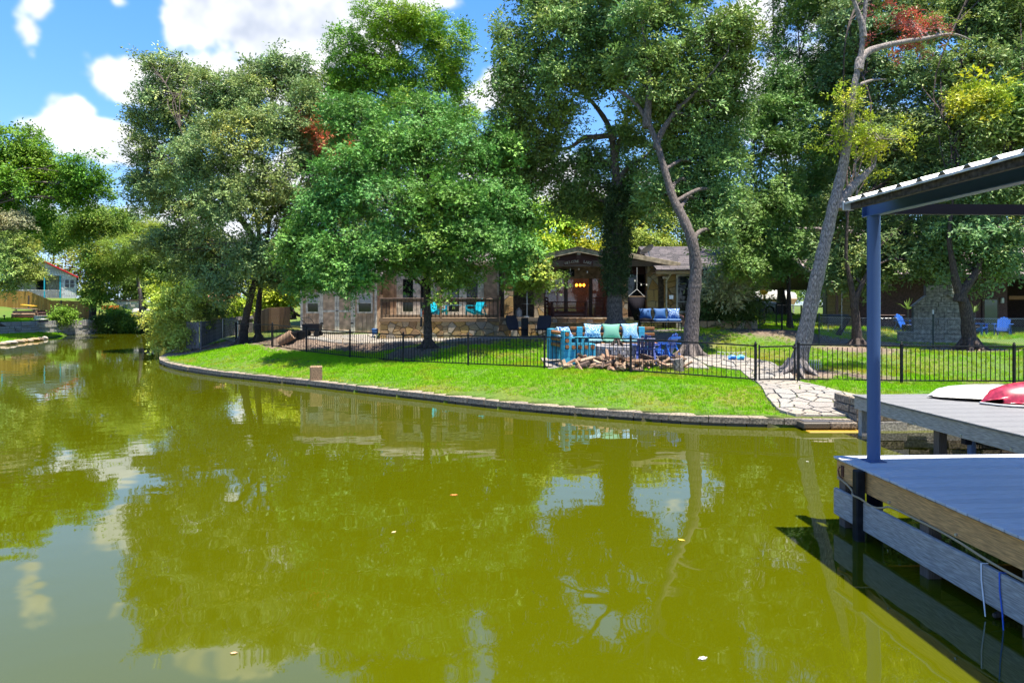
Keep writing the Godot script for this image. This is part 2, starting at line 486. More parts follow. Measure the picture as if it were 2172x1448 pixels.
# ---------------------------------------------------------------- sky, sun, camera
func make_sky() -> PanoramaSkyMaterial:
	var w := 2048
	var h := 1024
	var im := Image.create(w, h, false, Image.FORMAT_RGBF)
	im.fill(Color(0.12, 0.14, 0.1))
	var big := FastNoiseLite.new()
	big.seed = 5; big.frequency = 0.9; big.fractal_octaves = 6; big.fractal_gain = 0.55
	var puff := FastNoiseLite.new()
	puff.seed = 9; puff.frequency = 5.0; puff.fractal_octaves = 6; puff.fractal_gain = 0.55
	# the cumulus heads in view: bearing, height (radians), half widths, weight
	var heads := [[-0.43, 0.36, 0.06, 0.075, 1.0], [-0.354, 0.36, 0.14, 0.1, 1.0], [-0.28, 0.37, 0.14, 0.1, 1.0], [-0.41, 0.3, 0.06, 0.05, 0.8], [-0.31, 0.29, 0.12, 0.07, 0.8], [-0.515, 0.274, 0.055, 0.04, 0.9], [-0.47, 0.27, 0.05, 0.04, 0.9], [-0.575, 0.228, 0.03, 0.03, 0.9], [-0.56, 0.208, 0.06, 0.026, 0.9], [-0.53, 0.19, 0.06, 0.03, 0.8], [-0.615, 0.315, 0.012, 0.03, 0.32], [-0.605, 0.335, 0.014, 0.016, 0.32],
		[-0.525, 0.366, 0.022, 0.014, 0.35], [-0.13, 0.415, 0.06, 0.03, 0.9], [-0.03, 0.3, 0.06, 0.05, 0.9], [0.02, 0.18, 0.14, 0.05, 0.8], [0.34, 0.37, 0.1, 0.06, 0.8], [0.38, 0.28, 0.14, 0.07, 0.8], [0.15, 0.14, 0.2, 0.05, 0.6], [-0.45, 0.1, 0.14, 0.04, 0.6], [-0.28, 0.18, 0.15, 0.06, 0.7], [0.55, 0.2, 0.2, 0.06, 0.7]]
	for j in h / 2:
		var la := PI * (0.5 - (j + 0.5) / h)
		var up := sin(la)
		var blue := Color(0.0135, 0.055, 0.185).lerp(Color(0.075, 0.175, 0.3), pow(1.0 - up, 3.0))
		blue = blue.lerp(Color(0.17, 0.21, 0.255), pow(1.0 - up, 10.0))
		for i in w:
			var lo := wrapf(TAU * (i + 0.5) / w, -PI, PI)
			var d := Vector3(sin(lo) * cos(la), up, -cos(lo) * cos(la))
			var q := d / (up + 0.22)
			var f := big.get_noise_3d(q.x, q.z, 3.0) - 0.24
			if absf(lo) < 0.95 and la < 0.6:
				f = minf(f, 0.0) - 0.16
				for k in heads:
					var a: float = (lo - k[0]) / k[2]; var b: float = (la - k[1]) / k[3]
					if b < 0: b *= 1.5
					var e := 1.0 - sqrt(a * a + b * b)
					f = maxf(f, e * k[4] * 0.42)
			if f < -0.3:
				im.set_pixel(i, j, blue)
				continue
			var t := puff.get_noise_3dv(d * 1.6)
			var t2 := puff.get_noise_3dv(d * 5.5 + Vector3(7, 0, 0))
			var fine := f + t * 0.28 + t2 * 0.13
			var cover := smoothstep(0.0, 0.13, fine)
			var above := puff.get_noise_3dv((d + Vector3(0, 0.035, 0)) * 1.6) * 0.28 + puff.get_noise_3dv((d + Vector3(0, 0.012, 0)) * 5.5 + Vector3(7, 0, 0)) * 0.13
			var under := clampf((above - t * 0.28 - t2 * 0.13) * 2.6 + 0.1 + fine * 1.1, 0.0, 1.0)
			var white := Color(0.235, 0.235, 0.235).lerp(Color(0.11, 0.122, 0.146), under)
			im.set_pixel(i, j, blue.lerp(white, cover * 0.97))
	var m := PanoramaSkyMaterial.new()
	m.panorama = ImageTexture.create_from_image(im)
	return m

# ---------------------------------------------------------------- the lie of the land
# lake outline (x, distance), the house's sea wall first
var shore := [Vector2(60, 13.8), Vector2(14, 13.9), Vector2(7.4, 14.2), Vector2(6.0, 14.37), Vector2(4.19, 14.65), Vector2(2.78, 15.24), Vector2(1.26, 16), Vector2(-0.42, 17), Vector2(-2.38, 18.5), Vector2(-4.53, 20.1), Vector2(-6.3, 21.5), Vector2(-8.55, 23.1), Vector2(-10.95, 24.9), Vector2(-13.1, 26.9), Vector2(-14.8, 28.96), Vector2(-15.9, 30.8), Vector2(-16.6, 32.5), Vector2(-17.3, 34.5), Vector2(-18.3, 37), Vector2(-20.5, 42), Vector2(-24.5, 49), Vector2(-29.5, 56.5), Vector2(-33.5, 62), Vector2(-36, 63.5), Vector2(-37.3, 61), Vector2(-37.2, 57.5), Vector2(-36.2, 55), Vector2(-34.3, 48), Vector2(-32.6, 43), Vector2(-31.5, 38), Vector2(-30, 25), Vector2(-31, 0), Vector2(-40, -60), Vector2(0, -80), Vector2(60, -70)]
# ground heights that are known: bearing, image height, distance
var known := [[577, 738, 29.8], [650, 749, 27.8], [742, 760, 25.9], [855, 771, 24.1], [993, 776.5, 22.6], [1155, 788.5, 21], [1338, 794, 19.9], [1470, 804, 19.1], [1603, 812, 18.6], [1692, 812, 18.4], [1913, 814, 18.3], [2152, 815, 18.3], [395, 733, 34], [500, 718, 36], [513, 732, 32.5],
	[637, 706, 33], [800, 706, 33], [640, 712, 31], [805, 720, 31.5], [930, 718, 31.5], [1055, 715, 31.5], [908, 737, 26], [1000, 735, 26], [1100, 717.5, 28.5], [1200, 712, 30.5], [1280, 710, 30.0], [1400, 702, 29], [1600, 697, 30.3], [1500, 697, 30.3], [1468, 757, 23], [1390, 771, 20.9], [1300, 771, 20.9], [1200, 771, 21], [1560, 765, 22], [1690, 785, 19.4], [1818, 735, 26], [1950, 735, 26],
	[2057, 742, 24], [1990, 727, 29], [2100, 712, 33], [2160, 712, 33], [1780, 695, 36], [1640, 690, 36], [1640, 668, 48], [1560, 668, 48], [1750, 665, 50], [1300, 640, 60], [900, 640, 60], [500, 650, 60], [1086, 645, 90], [2100, 645, 60], [400, 690, 44], [330, 665, 66],
	[100, 632, 72], [160, 632, 72], [0, 632, 72], [190, 677, 63], [130, 668, 62], [0, 650, 63], [60, 655, 64], [20, 676, 56], [100, 681, 58], [60, 682, 56], [300, 660, 72], [340, 640, 90], [-100, 670, 56], [-300, 640, 70]]
var known_p := PackedVector3Array()

func shore_distance(x: float, z: float) -> float:    # positive on land
	var p := Vector2(x, z)
	var best := 1e9
	var inside := false
	var m := shore.size()
	for i in m:
		var a: Vector2 = shore[i]; var b: Vector2 = shore[(i + 1) % m]
		var ab := b - a
		var t := clampf((p - a).dot(ab) / ab.length_squared(), 0, 1)
		best = minf(best, p.distance_squared_to(a + ab * t))
		if (a.y > z) != (b.y > z) and x < (b.x - a.x) * (z - a.y) / (b.y - a.y) + a.x: inside = not inside
	return -sqrt(best) if inside else sqrt(best)

func wall_x(z: float) -> float: return -38.55 + (z - 51.0) * 0.139 if z > 51 else -38.55 + (z - 51.0) * 0.03

func ground(x: float, z: float, d := -1e9) -> float:
	if d < -1e8: d = shore_distance(x, z)
	if d < -0.02: return -1.3
	if known_p.is_empty():
		for k in known: known_p.append(Vector3((k[0] - 1086.0) / F * k[2], EYE - (k[1] - 645.0) / F * k[2], k[2]))
	if x < -30 and z < 61.5 and z > 20 and x > wall_x(z):
		return minf(0.04 + d * 0.16, 0.3)
	var s := 0.0
	var t := 0.0
	for k in known_p:
		var q := (k.x - x) * (k.x - x) + (k.z - z) * (k.z - z) + 0.6
		var wt := 1.0 / (q * q)
		s += wt; t += wt * k.y
	var h := t / s
	if x < -28 and z < 62 and z > 20: return h
	return lerpf(0.2, h, smoothstep(0.2, 3.4, d))

func axis_lines(fine_lo: float, fine_hi: float, step: float, lo: float, hi: float) -> Array:
	var out := []
	var x := fine_lo
	while x <= fine_hi: out.append(x); x += step
	var s := step
	x = fine_hi
	while x < hi: s *= 1.22; x += s; out.append(x)
	s = step
	x = fine_lo
	while x > lo: s *= 1.22; x -= s; out.push_front(x)
	return out

# how the ground is covered: 0 grass, 1 bare earth and mulch, 2 paved or gravelled
func bare(x: float, z: float) -> float:
	var n1 := noise.get_noise_2d(x * 18.0, z * 18.0)
	var n2 := noise.get_noise_2d(x * 60.0 + 400.0, z * 60.0)
	var b := -0.35
	for k in [[-11.5, 32.0, 2.6, 1.6], [-14.5, 33.6, 3.2, 1.5], [-8.5, 30.6, 3.4, 1.5], [-5.5, 29.6, 3.0, 1.4], [-3.2, 26.3, 2.2, 1.1], [-1.6, 28.6, 3.0, 1.0], [8.2, 19.6, 1.5, 1.3], [10.2, 19.6, 1.7, 1.0], [12.5, 24.8, 2.2, 1.0], [16.2, 24.3, 2.0, 1.1], [14.0, 27.8, 4.0, 0.9], [10.5, 29.0, 2.5, 0.9], [5.6, 26.6, 2.4, 0.7], [7.7, 16.2, 0.8, 1.2], [-17.0, 35.4, 2.0, 1.3]]:
		var e: float = 1.0 - Vector2(x - k[0], (z - k[1]) * 1.3).length() / k[2]
		b = maxf(b, e * k[3])
	return clampf(b * 1.6 + n1 * 0.7 + n2 * 0.3, 0.0, 1.0)

func make_ground() -> void:
	var xs := axis_lines(-41.0, 17.0, 0.36, -420.0, 420.0)
	var zs := axis_lines(13.0, 66.0, 0.36, -160.0, 460.0)
	var g := Geo.new()
	g.colored = true
	var w := xs.size()
	var pts := PackedVector3Array()
	var cols := PackedColorArray()
	for z in zs:
		for x in xs:
			var d := shore_distance(x, z)
			pts.append(Vector3(x, ground(x, z, d) + (noise.get_noise_2d(x * 40, z * 40) * 0.035 if d > 0.6 else 0.0), -z))
			var b := bare(x, z)
			var n1 := noise.get_noise_2d(x * 25.0 + 90.0, z * 25.0)
			var grass := Color(0.1, 0.2, 0.008).lerp(Color(0.19, 0.2, 0.02), clampf(n1 * 1.2 + 0.2, 0, 1))
			var earth := Color(0.2, 0.14, 0.1).lerp(Color(0.3, 0.22, 0.17), clampf(n1 + 0.5, 0, 1))
			var c := grass.lerp(earth, b)
			if d < 0: c = Color(0.06, 0.055, 0.02)
			cols.append(c)
	var nrm := PackedVector3Array()
	for j in zs.size():
		for i in w:
			var a := pts[j * w + maxi(i - 1, 0)]; var b := pts[j * w + mini(i + 1, w - 1)]
			var c := pts[maxi(j - 1, 0) * w + i]; var d := pts[mini(j + 1, zs.size() - 1) * w + i]
			nrm.append((b - a).cross(d - c).normalized())
	var idx := PackedInt32Array()
	for j in zs.size() - 1:
		for i in w - 1:
			var a := j * w + i
			# rows run away from the camera (-z): clockwise seen from above
			idx.append_array([a, a + w, a + w + 1, a, a + w + 1, a + 1])
	var arr := []
	arr.resize(Mesh.ARRAY_MAX)
	arr[Mesh.ARRAY_VERTEX] = pts; arr[Mesh.ARRAY_NORMAL] = nrm; arr[Mesh.ARRAY_COLOR] = cols; arr[Mesh.ARRAY_INDEX] = idx
	var m := ArrayMesh.new()
	m.add_surface_from_arrays(Mesh.PRIMITIVE_TRIANGLES, arr)
	struct("ground", m, M.ground)
	var q := Geo.new()
	q.quad(Vector3(-120, 0, 120), Vector3(120, 0, 120), Vector3(120, 0, -75), Vector3(-120, 0, -75))
	struct("lake", q.mesh(), M.water)

# ---------------------------------------------------------------- shore wall, paving
var path_outline := PackedVector2Array([Vector2(6.05, 14.55), Vector2(5.9, 15.1), Vector2(6.07, 16.3), Vector2(6.6, 18.4), Vector2(6.75, 20.2), Vector2(5.95, 20.8), Vector2(5.95, 22.6), Vector2(7.0, 23.6), Vector2(7.8, 23.3), Vector2(8.1, 21.2), Vector2(7.8, 19.0), Vector2(7.7, 18.4), Vector2(7.78, 17.5), Vector2(8.0, 16.6), Vector2(8.3, 16.2), Vector2(8.0, 14.5)])
var patio_outline := PackedVector2Array([Vector2(1.1, 20.5), Vector2(5.9, 20.4), Vector2(5.9, 23.3), Vector2(4.0, 24.0), Vector2(1.0, 23.6)])
var walk_outline := PackedVector2Array([Vector2(-10.0, 32.3), Vector2(-10.0, 30.6), Vector2(-6.4, 29.4), Vector2(-3.0, 29.2), Vector2(-1, 28.2), Vector2(3, 28.0), Vector2(6.4, 28.4), Vector2(7.6, 28.8), Vector2(7.3, 29.8), Vector2(4.4, 30.5), Vector2(1.6, 30.5), Vector2(-0.6, 31.2), Vector2(-6.2, 31.2), Vector2(-6.5, 32.4)])

func paving(called: String, outline: PackedVector2Array, size: float, mats: Array, lift: float) -> void:
	var root := Node3D.new()
	root.name = called
	root.set_meta("kind", "structure")
	add_child(root)
	var lo := Vector2(1e9, 1e9)
	var hi := -lo
	for p in outline: lo = lo.min(p); hi = hi.max(p)
	var count := int((hi.x - lo.x) * (hi.y - lo.y) / (size * size))
	var bed := Geo.new()
	for p in cells(scatter(lo, hi, count, size * 0.6), lo, hi, 0.022):
		for q in Geometry2D.intersect_polygons(PackedVector2Array(p), outline):
			if q.size() < 3: continue
			var g := Geo.new()
			var c := Vector2.ZERO
			for v in q: c += v / q.size()
			var up := lift + rr(-0.006, 0.012)
			var top := []
			var low := []
			for v in q:
				var w: Vector2 = v + (c - v).normalized() * 0.012
				top.append(Vector3(w.x, ground(w.x, w.y) + up, -w.y))
				low.append(Vector3(v.x, ground(v.x, v.y) + up - 0.07, -v.y))
			var tri := Geometry2D.triangulate_polygon(q)
			for i in range(0, tri.size(), 3): g.face([top[tri[i]], top[tri[i + 1]], top[tri[i + 2]]], Vector3.UP)
			for i in q.size():
				var j := (i + 1) % q.size()
				var e: Vector2 = q[j] - q[i]
				var out := Vector3(e.y, 0, e.x)
				if out.dot(top[i] - Vector3(c.x, top[i].y, -c.y)) < 0: out = -out
				g.face([low[i], low[j], top[j], top[i]], out)
			part("flagstone", g.mesh(), mats[rng.randi() % mats.size()], root)

func make_sea_wall() -> void:
	var root := thing("sea_wall", "low curved stone sea wall edging the lawn at the water", "sea wall")
	var line := curve(shore.slice(2, 20), 24)
	var acc := []
	var total := 0.0
	for i in line.size():
		if i: total += line[i].distance_to(line[i - 1])
		acc.append(total)
	var point := func(s: float) -> Vector2:
		var i := clampi(acc.bsearch(s), 1, line.size() - 1)
		return line[i - 1].lerp(line[i], clampf((s - acc[i - 1]) / maxf(acc[i] - acc[i - 1], 1e-6), 0, 1))
	var s := 0.15
	var lay := func(a: float, b: float, front: float, back: float, y0: float, y1: float, m: Material, called: String, rough: float) -> void:
		var g := Geo.new()
		var top := []
		var low := []
		for k in [[a, front], [(a + b) / 2, front], [b, front], [b, back], [(a + b) / 2, back], [a, back]]:
			var p: Vector2 = point.call(k[0])
			var q: Vector2 = point.call(k[0] + 0.05)
			var t := (q - p).normalized()
			var inward := Vector2(-t.y, t.x)
			if inward.y < 0 and inward.x < 0.2: inward = -inward
			if shore_distance(p.x + inward.x * 0.2, p.y + inward.y * 0.2) < 0: inward = -inward
			var w: Vector2 = p + inward * (k[1] + rr(-rough, rough))
			top.append(Vector3(w.x, y1 + rr(-rough, rough) * 0.6, -w.y))
			low.append(Vector3(w.x, y0, -w.y))
		g.face([top[0], top[1], top[4], top[5]], Vector3.UP); g.face([top[1], top[2], top[3], top[4]], Vector3.UP)
		var c: Vector3 = (top[1] + top[4]) / 2
		for i in 6:
			var j := (i + 1) % 6
			g.face([low[i], low[j], top[j], top[i]], (top[i] + top[j]) / 2 - c)
		part(called, g.mesh(), m, root)
	while s < total - 0.5:
		var l := rr(0.5, 1.0)
		lay.call(s + 0.008, s + l - 0.008, -0.03, 0.34, 0.065, 0.19, M.cap[rng.randi() % M.cap.size()], "cap_stone", 0.012)
		s += l
	s = 0.1
	while s < total - 0.5:
		var l := rr(0.25, 0.6)
		lay.call(s + 0.01, s + l - 0.01, 0.02, 0.3, -0.35, 0.06, M.wet[rng.randi() % M.wet.size()], "wet_stone", 0.012)
		s += l
	# landing slab and the stacked stones beside it
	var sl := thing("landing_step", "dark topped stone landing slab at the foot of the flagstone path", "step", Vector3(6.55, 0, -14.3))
	box_part("slab", Vector3(-0.28, 0.1, 0.02), Vector3(0.56, 0.13, 0.5), M.wet[1], sl, 0.02)
	box_part("slab", Vector3(0.29, 0.1, 0.02), Vector3(0.56, 0.13, 0.5), M.cap[2], sl, 0.02)
	box_part("rubber_mat", Vector3(0.0, 0.172, 0.0), Vector3(1.0, 0.014, 0.4), mat(lin(0.07, 0.07, 0.08), 0.8, "fine", Vector3(6, 6, 6)), sl, 0.004)
	box_part("amber_glow_slab", Vector3(0.04, -0.04, 0.3), Vector3(1.1, 0.1, 0.32), mat(lin(0.3, 0.17, 0.01), 0.6), sl, 0.01)  # added slab; its amber colour paints the sunlit glow of a submerged step
	var rw := thing("stacked_stone_wall", "rough stacked stone wall under the upper dock", "wall", Vector3(7.25, 0, -14.25))
	stone_face(rw, Transform3D(Basis.IDENTITY, Vector3(0, -0.3, 0)), 9.0, 1.0, 0.5, M.cap + M.lime, 0.22, "stone", true)
	stone_face(rw, Transform3D(Basis(Vector3.UP, -PI / 2), Vector3(0.0, -0.3, -0.9)), 1.0, 0.95, 0.4, M.cap, 0.12, "stone", true)

# ---------------------------------------------------------------- docks
func dock(root: Node3D, wide: float, deep: float, lumber: Material, m: Array, cut := 0.0) -> void:
	var z := 0.0
	var k := 0
	while z < deep:
		box_part("deck_board", Vector3(wide / 2 - 0.025 + rr(-0.004, 0.004), 0.787 + rr(-0.0015, 0.0015), z + 0.07), Vector3(wide + 0.05, 0.026, 0.131), m[k % m.size()], root, 0.005)
		z += 0.14
		k += 1
	box_part("edge_strip", Vector3(-0.012, 0.768, deep / 2), Vector3(0.03, 0.012, deep), M.deck_edge, root)
	board("rim_joist", Vector3(0.02, 0.64, 0.0), Vector3(0.02, 0.64, deep), 0.045, 0.245, lumber, root)
	board("rim_joist", Vector3(0.05, 0.64, 0.025), Vector3(wide, 0.64, 0.025), 0.045, 0.245, lumber, root)
	for i in range(1, int(wide / 0.6)):
		board("joist", Vector3(i * 0.6, 0.66, 0.06), Vector3(i * 0.6, 0.66, deep), 0.04, 0.2, M.lumber_dark, root)

func make_docks() -> void:
	var lo := thing("dock", "near grey board dock with brown lumber rim and blue canopy post", "dock", Vector3(3.87, 0, -8.12), 0.046)
	dock(lo, 4.6, 6.2, M.lumber, [M.deck_grey, M.deck_grey2, M.deck_grey])
	board("rail_plank", Vector3(-0.03, 0.275, 0.02), Vector3(-0.03, 0.275, 6.2), 0.05, 0.31, M.lumber_grey, lo, 0.008)
	for z in [0.12, 1.6, 2.85, 4.4, 5.8]:
		board("post", Vector3(0.06, -1.0, z), Vector3(0.06, 0.53, z), 0.13, 0.13, M.lumber_dark, lo)
	board("steel_post", Vector3(-0.075, -1.0, 0.6), Vector3(-0.075, 0.775, 0.6), 0.1, 0.1, M.black_metal, lo, 0.012)
	tube_part("piling", [Vector3(0.27, -1.2, 0.32), Vector3(0.27, 0.55, 0.32)], [0.085, 0.085], M.blue_dark, lo, 20)
	var g := Geo.new()
	g.box(Vector3(-0.01, 0.65, 0.14), Vector3(0.02, 0.13, 0.05), Basis.IDENTITY, 0.006)
	g.tube([Vector3(-0.03, 0.7, 0.12), Vector3(-0.05, 0.66, 0.12), Vector3(-0.04, 0.59, 0.13), Vector3(-0.02, 0.57, 0.17)], [0.008, 0.008, 0.008, 0.008], 6)
	part("cleat", g.mesh(), M.rust, lo)
	for z in [1.05, 2.05, 3.3]:
		var b := Geo.new()
		b.tube([Vector3(-0.02, 0.55, z), Vector3(0.01, 0.55, z)], [0.014, 0.014], 8)
		part("bolt", b.mesh(), M.steel, lo)
	# roof over the near dock
	var cv := thing("boat_canopy", "blue steel canopy with corrugated metal roof over the near dock", "canopy", Vector3(3.87, 0, -8.12), 0.046)
	tube_part("post", [Vector3(0.27, 0.8, 0.3), Vector3(0.27, 3.62, 0.3)], [0.071, 0.071], M.blue_steel, cv, 28)
	box_part("base_plate", Vector3(0.27, 0.807, 0.3), Vector3(0.2, 0.012, 0.2), M.blue_steel, cv, 0.003)
	for x in [3.9]: tube_part("post", [Vector3(x, 0.8, 0.3), Vector3(x, 3.62, 0.3)], [0.071, 0.071], M.blue_steel, cv, 20)
	var beam := func(x: float) -> void:
		var q := Geo.new()
		q.box(Vector3(x, 3.72, 3.2), Vector3(0.012, 0.2, 6.0))
		q.box(Vector3(x, 3.613, 3.2), Vector3(0.11, 0.012, 6.0))
		q.box(Vector3(x, 3.827, 3.2), Vector3(0.11, 0.012, 6.0))
		q.box(Vector3(x, 3.72, 0.195), Vector3(0.11, 0.226, 0.01))
		part("beam", q.mesh(), M.blue_steel, cv)
	beam.call(0.25); beam.call(3.92)
	var tie := Geo.new()
	tie.box(Vector3(2.1, 3.69, 0.36), Vector3(3.5, 0.11, 0.02))
	tie.box(Vector3(2.1, 3.63, 0.36), Vector3(3.5, 0.01, 0.07))
	part("tie_beam", tie.mesh(), M.blue_dark, cv)
	box_part("fascia", Vector3(-0.17, 3.678, 3.42), Vector3(0.04, 0.085, 5.56), M.fascia_dark, cv, 0.004)
	for k in 5: box_part("purlin", Vector3(0.05 + k * 0.5, 3.735 + k * 0.125, 3.42), Vector3(0.05, 0.09, 5.56), M.fascia_dark, cv)
	var slope := 0.25
	var rise := func(x: float) -> float: return 3.715 + slope * ((x if x < 2.1 else 4.2 - x) + 0.25)
	for side in 2:
		var rf := Geo.new()
		var x0: float = -0.25 if side == 0 else 2.1
		var x1: float = 2.1 if side == 0 else 4.25
		var z := 0.62
		while z < 6.2:
			var prof := [[0.0, 0.0], [0.04, 0.035], [0.075, 0.035], [0.115, 0.0], [0.305, 0.0]]
			for i in 4:
				var za: float = z + prof[i][0]; var zb: float = z + prof[i + 1][0]
				var ya: float = prof[i][1]; var yb: float = prof[i + 1][1]
				for th in [0.0, -0.006]:
					var a := Vector3(x0, rise.call(x0) + ya + th, za); var b := Vector3(x0, rise.call(x0) + yb + th, zb)
					var c := Vector3(x1, rise.call(x1) + yb + th, zb); var d := Vector3(x1, rise.call(x1) + ya + th, za)
					rf.face([a, b, c, d], Vector3.UP if th == 0.0 else Vector3.DOWN)
				if side == 0: rf.face([Vector3(x0, rise.call(x0) + ya, za), Vector3(x0, rise.call(x0) + yb, zb), Vector3(x0, rise.call(x0) + yb - 0.006, zb), Vector3(x0, rise.call(x0) + ya - 0.006, za)], Vector3.LEFT)
			z += 0.305
		part("roof_panel", rf.mesh(), M.galv, cv)
	box_part("eave_trim", Vector3(-0.254, 3.702, 3.44), Vector3(0.008, 0.022, 5.6), M.galv, cv, 0.003)
	box_part("end_trim", Vector3(-0.2, 3.68, 0.61), Vector3(0.12, 0.1, 0.02), M.galv, cv, 0.004)
	# the farther dock against the bank
	var hi := thing("dock", "upper grey board dock against the bank carrying two kayaks", "dock", Vector3(6.84, 0, -13.62), 0.055)
	dock(hi, 9.0, 5.0, M.lumber_grey, [M.deck_sunlit, M.deck_sunlit2, M.deck_sunlit])
	board("post", Vector3(0.1, -0.8, 0.12), Vector3(0.1, 0.53, 0.12), 0.12, 0.12, M.lumber_grey, hi)
	board("post", Vector3(0.15, -0.8, 2.3), Vector3(0.15, 0.53, 2.3), 0.14, 0.14, M.lumber_dark, hi)
	tube_part("pipe_post", [Vector3(0.2, -0.8, 2.95), Vector3(0.2, 0.5, 2.95)], [0.06, 0.06], M.blue_steel, hi, 16)
	board("cross_beam", Vector3(0.06, 0.47, 2.95), Vector3(2.5, 0.47, 2.95), 0.1, 0.12, M.blue_dark, hi)
	for z in [0.8, 1.9, 3.0, 4.0]:
		var b := Geo.new()
		b.tube([Vector3(-0.02, 0.56, z), Vector3(0.01, 0.56, z)], [0.014, 0.014], 8)
		part("bolt", b.mesh(), M.steel, hi)
	# mooring rope, cords, driftwood
	var dt := Transform3D(Basis(Vector3.UP, 0.046), Vector3(3.87, 0, -8.12))
	var rp := []
	for q in [[-0.02, 0.56, 0.06], [-0.04, 0.53, 0.3], [-0.09, 0.51, 0.5], [-0.145, 0.5, 0.6], [-0.1, 0.48, 0.68], [-0.04, 0.43, 0.8], [-0.03, 0.46, 0.95], [-0.02, 0.51, 1.1], [-0.02, 0.515, 1.5], [-0.02, 0.51, 2.0], [-0.03, 0.47, 2.5], [-0.03, 0.46, 3.0], [-0.02, 0.5, 3.6]]: rp.append(dt * Vector3(q[0], q[1], q[2]))
	rp = curve(rp, 4)
	var rr_ := []
	for i in rp.size(): rr_.append(0.011)
	tag(tube_part("mooring_rope", rp, rr_, M.rope, self, 7), "tan mooring rope sagging along the near dock rim", "rope")
	for k in [[2.42, 0.02, M.white_cord, "thin white cord looped over the near dock plank"], [2.62, -0.05, M.blue_cord, "blue cord hanging over the near dock plank"]]:
		var cp := []
		for q in [[0.0, 0.435, k[0]], [-0.06, 0.437, k[0]], [-0.065, 0.3, k[0] + 0.01], [-0.066, 0.12, k[0] + 0.04], [-0.07, k[1], k[0] + 0.06]]: cp.append(dt * Vector3(q[0], q[1], q[2]))
		tag(tube_part("cord", cp, [0.005, 0.006, 0.006, 0.006, 0.005], k[2], self, 6), k[3], "cord")
	var dw := Geo.new()
	var dc := dt * Vector3(0.25, 0.0, 2.45)
	dw.tube([dc + Vector3(-0.25, 0.03, 0.05), dc + Vector3(-0.05, 0.06, 0), dc + Vector3(0.2, 0.02, 0.1), dc + Vector3(0.4, 0.03, 0.25)], [0.02, 0.045, 0.05, 0.02], 7)
	dw.tube([dc + Vector3(0.05, 0.05, 0.02), dc + Vector3(0.15, 0.1, -0.08), dc + Vector3(0.2, 0.08, -0.2)], [0.025, 0.015, 0.008], 6)
	tag(part("driftwood", dw.mesh(), M.bark_dark, self), "brown driftwood floating under the near dock plank", "driftwood")
	for k in [["white upturned kayak lying on the upper dock", M.kayak_white, Vector3(9.5, 0.8, -12.6), -0.34, 3.2, 0.37, 0.27, "kayak"], ["red upturned kayak lying at the front of the upper dock", M.kayak_red, Vector3(10.05, 0.8, -11.95), -0.2, 3.3, 0.4, 0.43, "kayak"]]:
		var t := thing("kayak", k[0], k[7], k[2], k[3])
		var hull := Geo.new()
		var rings := []
		var n := 18
		for i in n + 1:
			var u := float(i) / n * 2.0 - 1.0
			var w: float = k[5] * pow(1.0 - pow(absf(u), 3.6), 0.55) + 0.012
			var h: float = k[6] * (0.72 + 0.28 * (1 - u * u)) * pow(1.0 - pow(absf(u), 7.0), 0.6) + 0.01
			var ring := []
			for j in 11:
				var a := PI * j / 10.0
				ring.append(Vector3(u * k[4] / 2, 0.03 + sin(a) * h * (1.0 - 0.15 * absf(cos(a))), cos(a) * w))
			rings.append(ring)
		for i in n:
			for j in 10:
				var a: Vector3 = rings[i][j]; var b: Vector3 = rings[i + 1][j]; var c: Vector3 = rings[i + 1][j + 1]; var d: Vector3 = rings[i][j + 1]
				var nn := func(i2: int, j2: int) -> Vector3:
					var du: Vector3 = rings[mini(i2 + 1, n)][j2] - rings[maxi(i2 - 1, 0)][j2]
					var dv: Vector3 = rings[i2][mini(j2 + 1, 10)] - rings[i2][maxi(j2 - 1, 0)]
					var q := dv.cross(du).normalized()
					return q if q.y > -0.3 else -q
				hull.tri(a, b, c, nn.call(i, j), nn.call(i + 1, j), nn.call(i + 1, j + 1))
				hull.tri(a, c, d, nn.call(i, j), nn.call(i + 1, j + 1), nn.call(i, j + 1))
		part("hull", hull.mesh(), k[1], t)
		var lip := []
		var lr := []
		for sgn in ([0, 10] if k[1] == M.kayak_red else []):
			lip = []
			lr = []
			for i in n + 1: lip.append(rings[i][sgn]); lr.append(0.018)
			tube_part("gunwale", lip, lr, M.white if k[1] == M.kayak_red else M.kayak_white, t, 6)

# ---------------------------------------------------------------- fences
func iron_fence(root: Node3D, pts: Array, height: float, gap: float, posts := true) -> void:
	var picket := box_mesh(Vector3(0.016, height - 0.16, 0.016))
	for i in pts.size():
		var p: Vector3 = pts[i]
		if posts:
			box_part("post", p + Vector3(0, height / 2 - 0.05, 0), Vector3(0.062, height + 0.12, 0.062), M.black_metal, root, 0.004)
			var c := Geo.new()
			c.lathe([Vector2(0.04, 0), Vector2(0.042, 0.02), Vector2(0.025, 0.035), Vector2(0.03, 0.06), Vector2(0.0, 0.085)], 8)
			part("post_cap", c.mesh(), M.black_metal, root, xf(p + Vector3(0, height + 0.01, 0)))
		if i == 0: continue
		var a: Vector3 = pts[i - 1]
		var d := p - a
		board("rail", a + Vector3(0, height - 0.03, 0), p + Vector3(0, height - 0.03, 0), 0.03, 0.04, M.black_metal, root, 0.003)
		board("rail", a + Vector3(0, 0.09, 0), p + Vector3(0, 0.09, 0), 0.03, 0.035, M.black_metal, root, 0.003)
		var n := int(d.length() / gap)
		for k in range(1, n):
			var q := a + d * k / n
			part("picket", picket, M.black_metal, root, Transform3D(Basis(Vector3.UP, atan2(-d.z, d.x)), q + Vector3(0, height / 2 - 0.01, 0)))

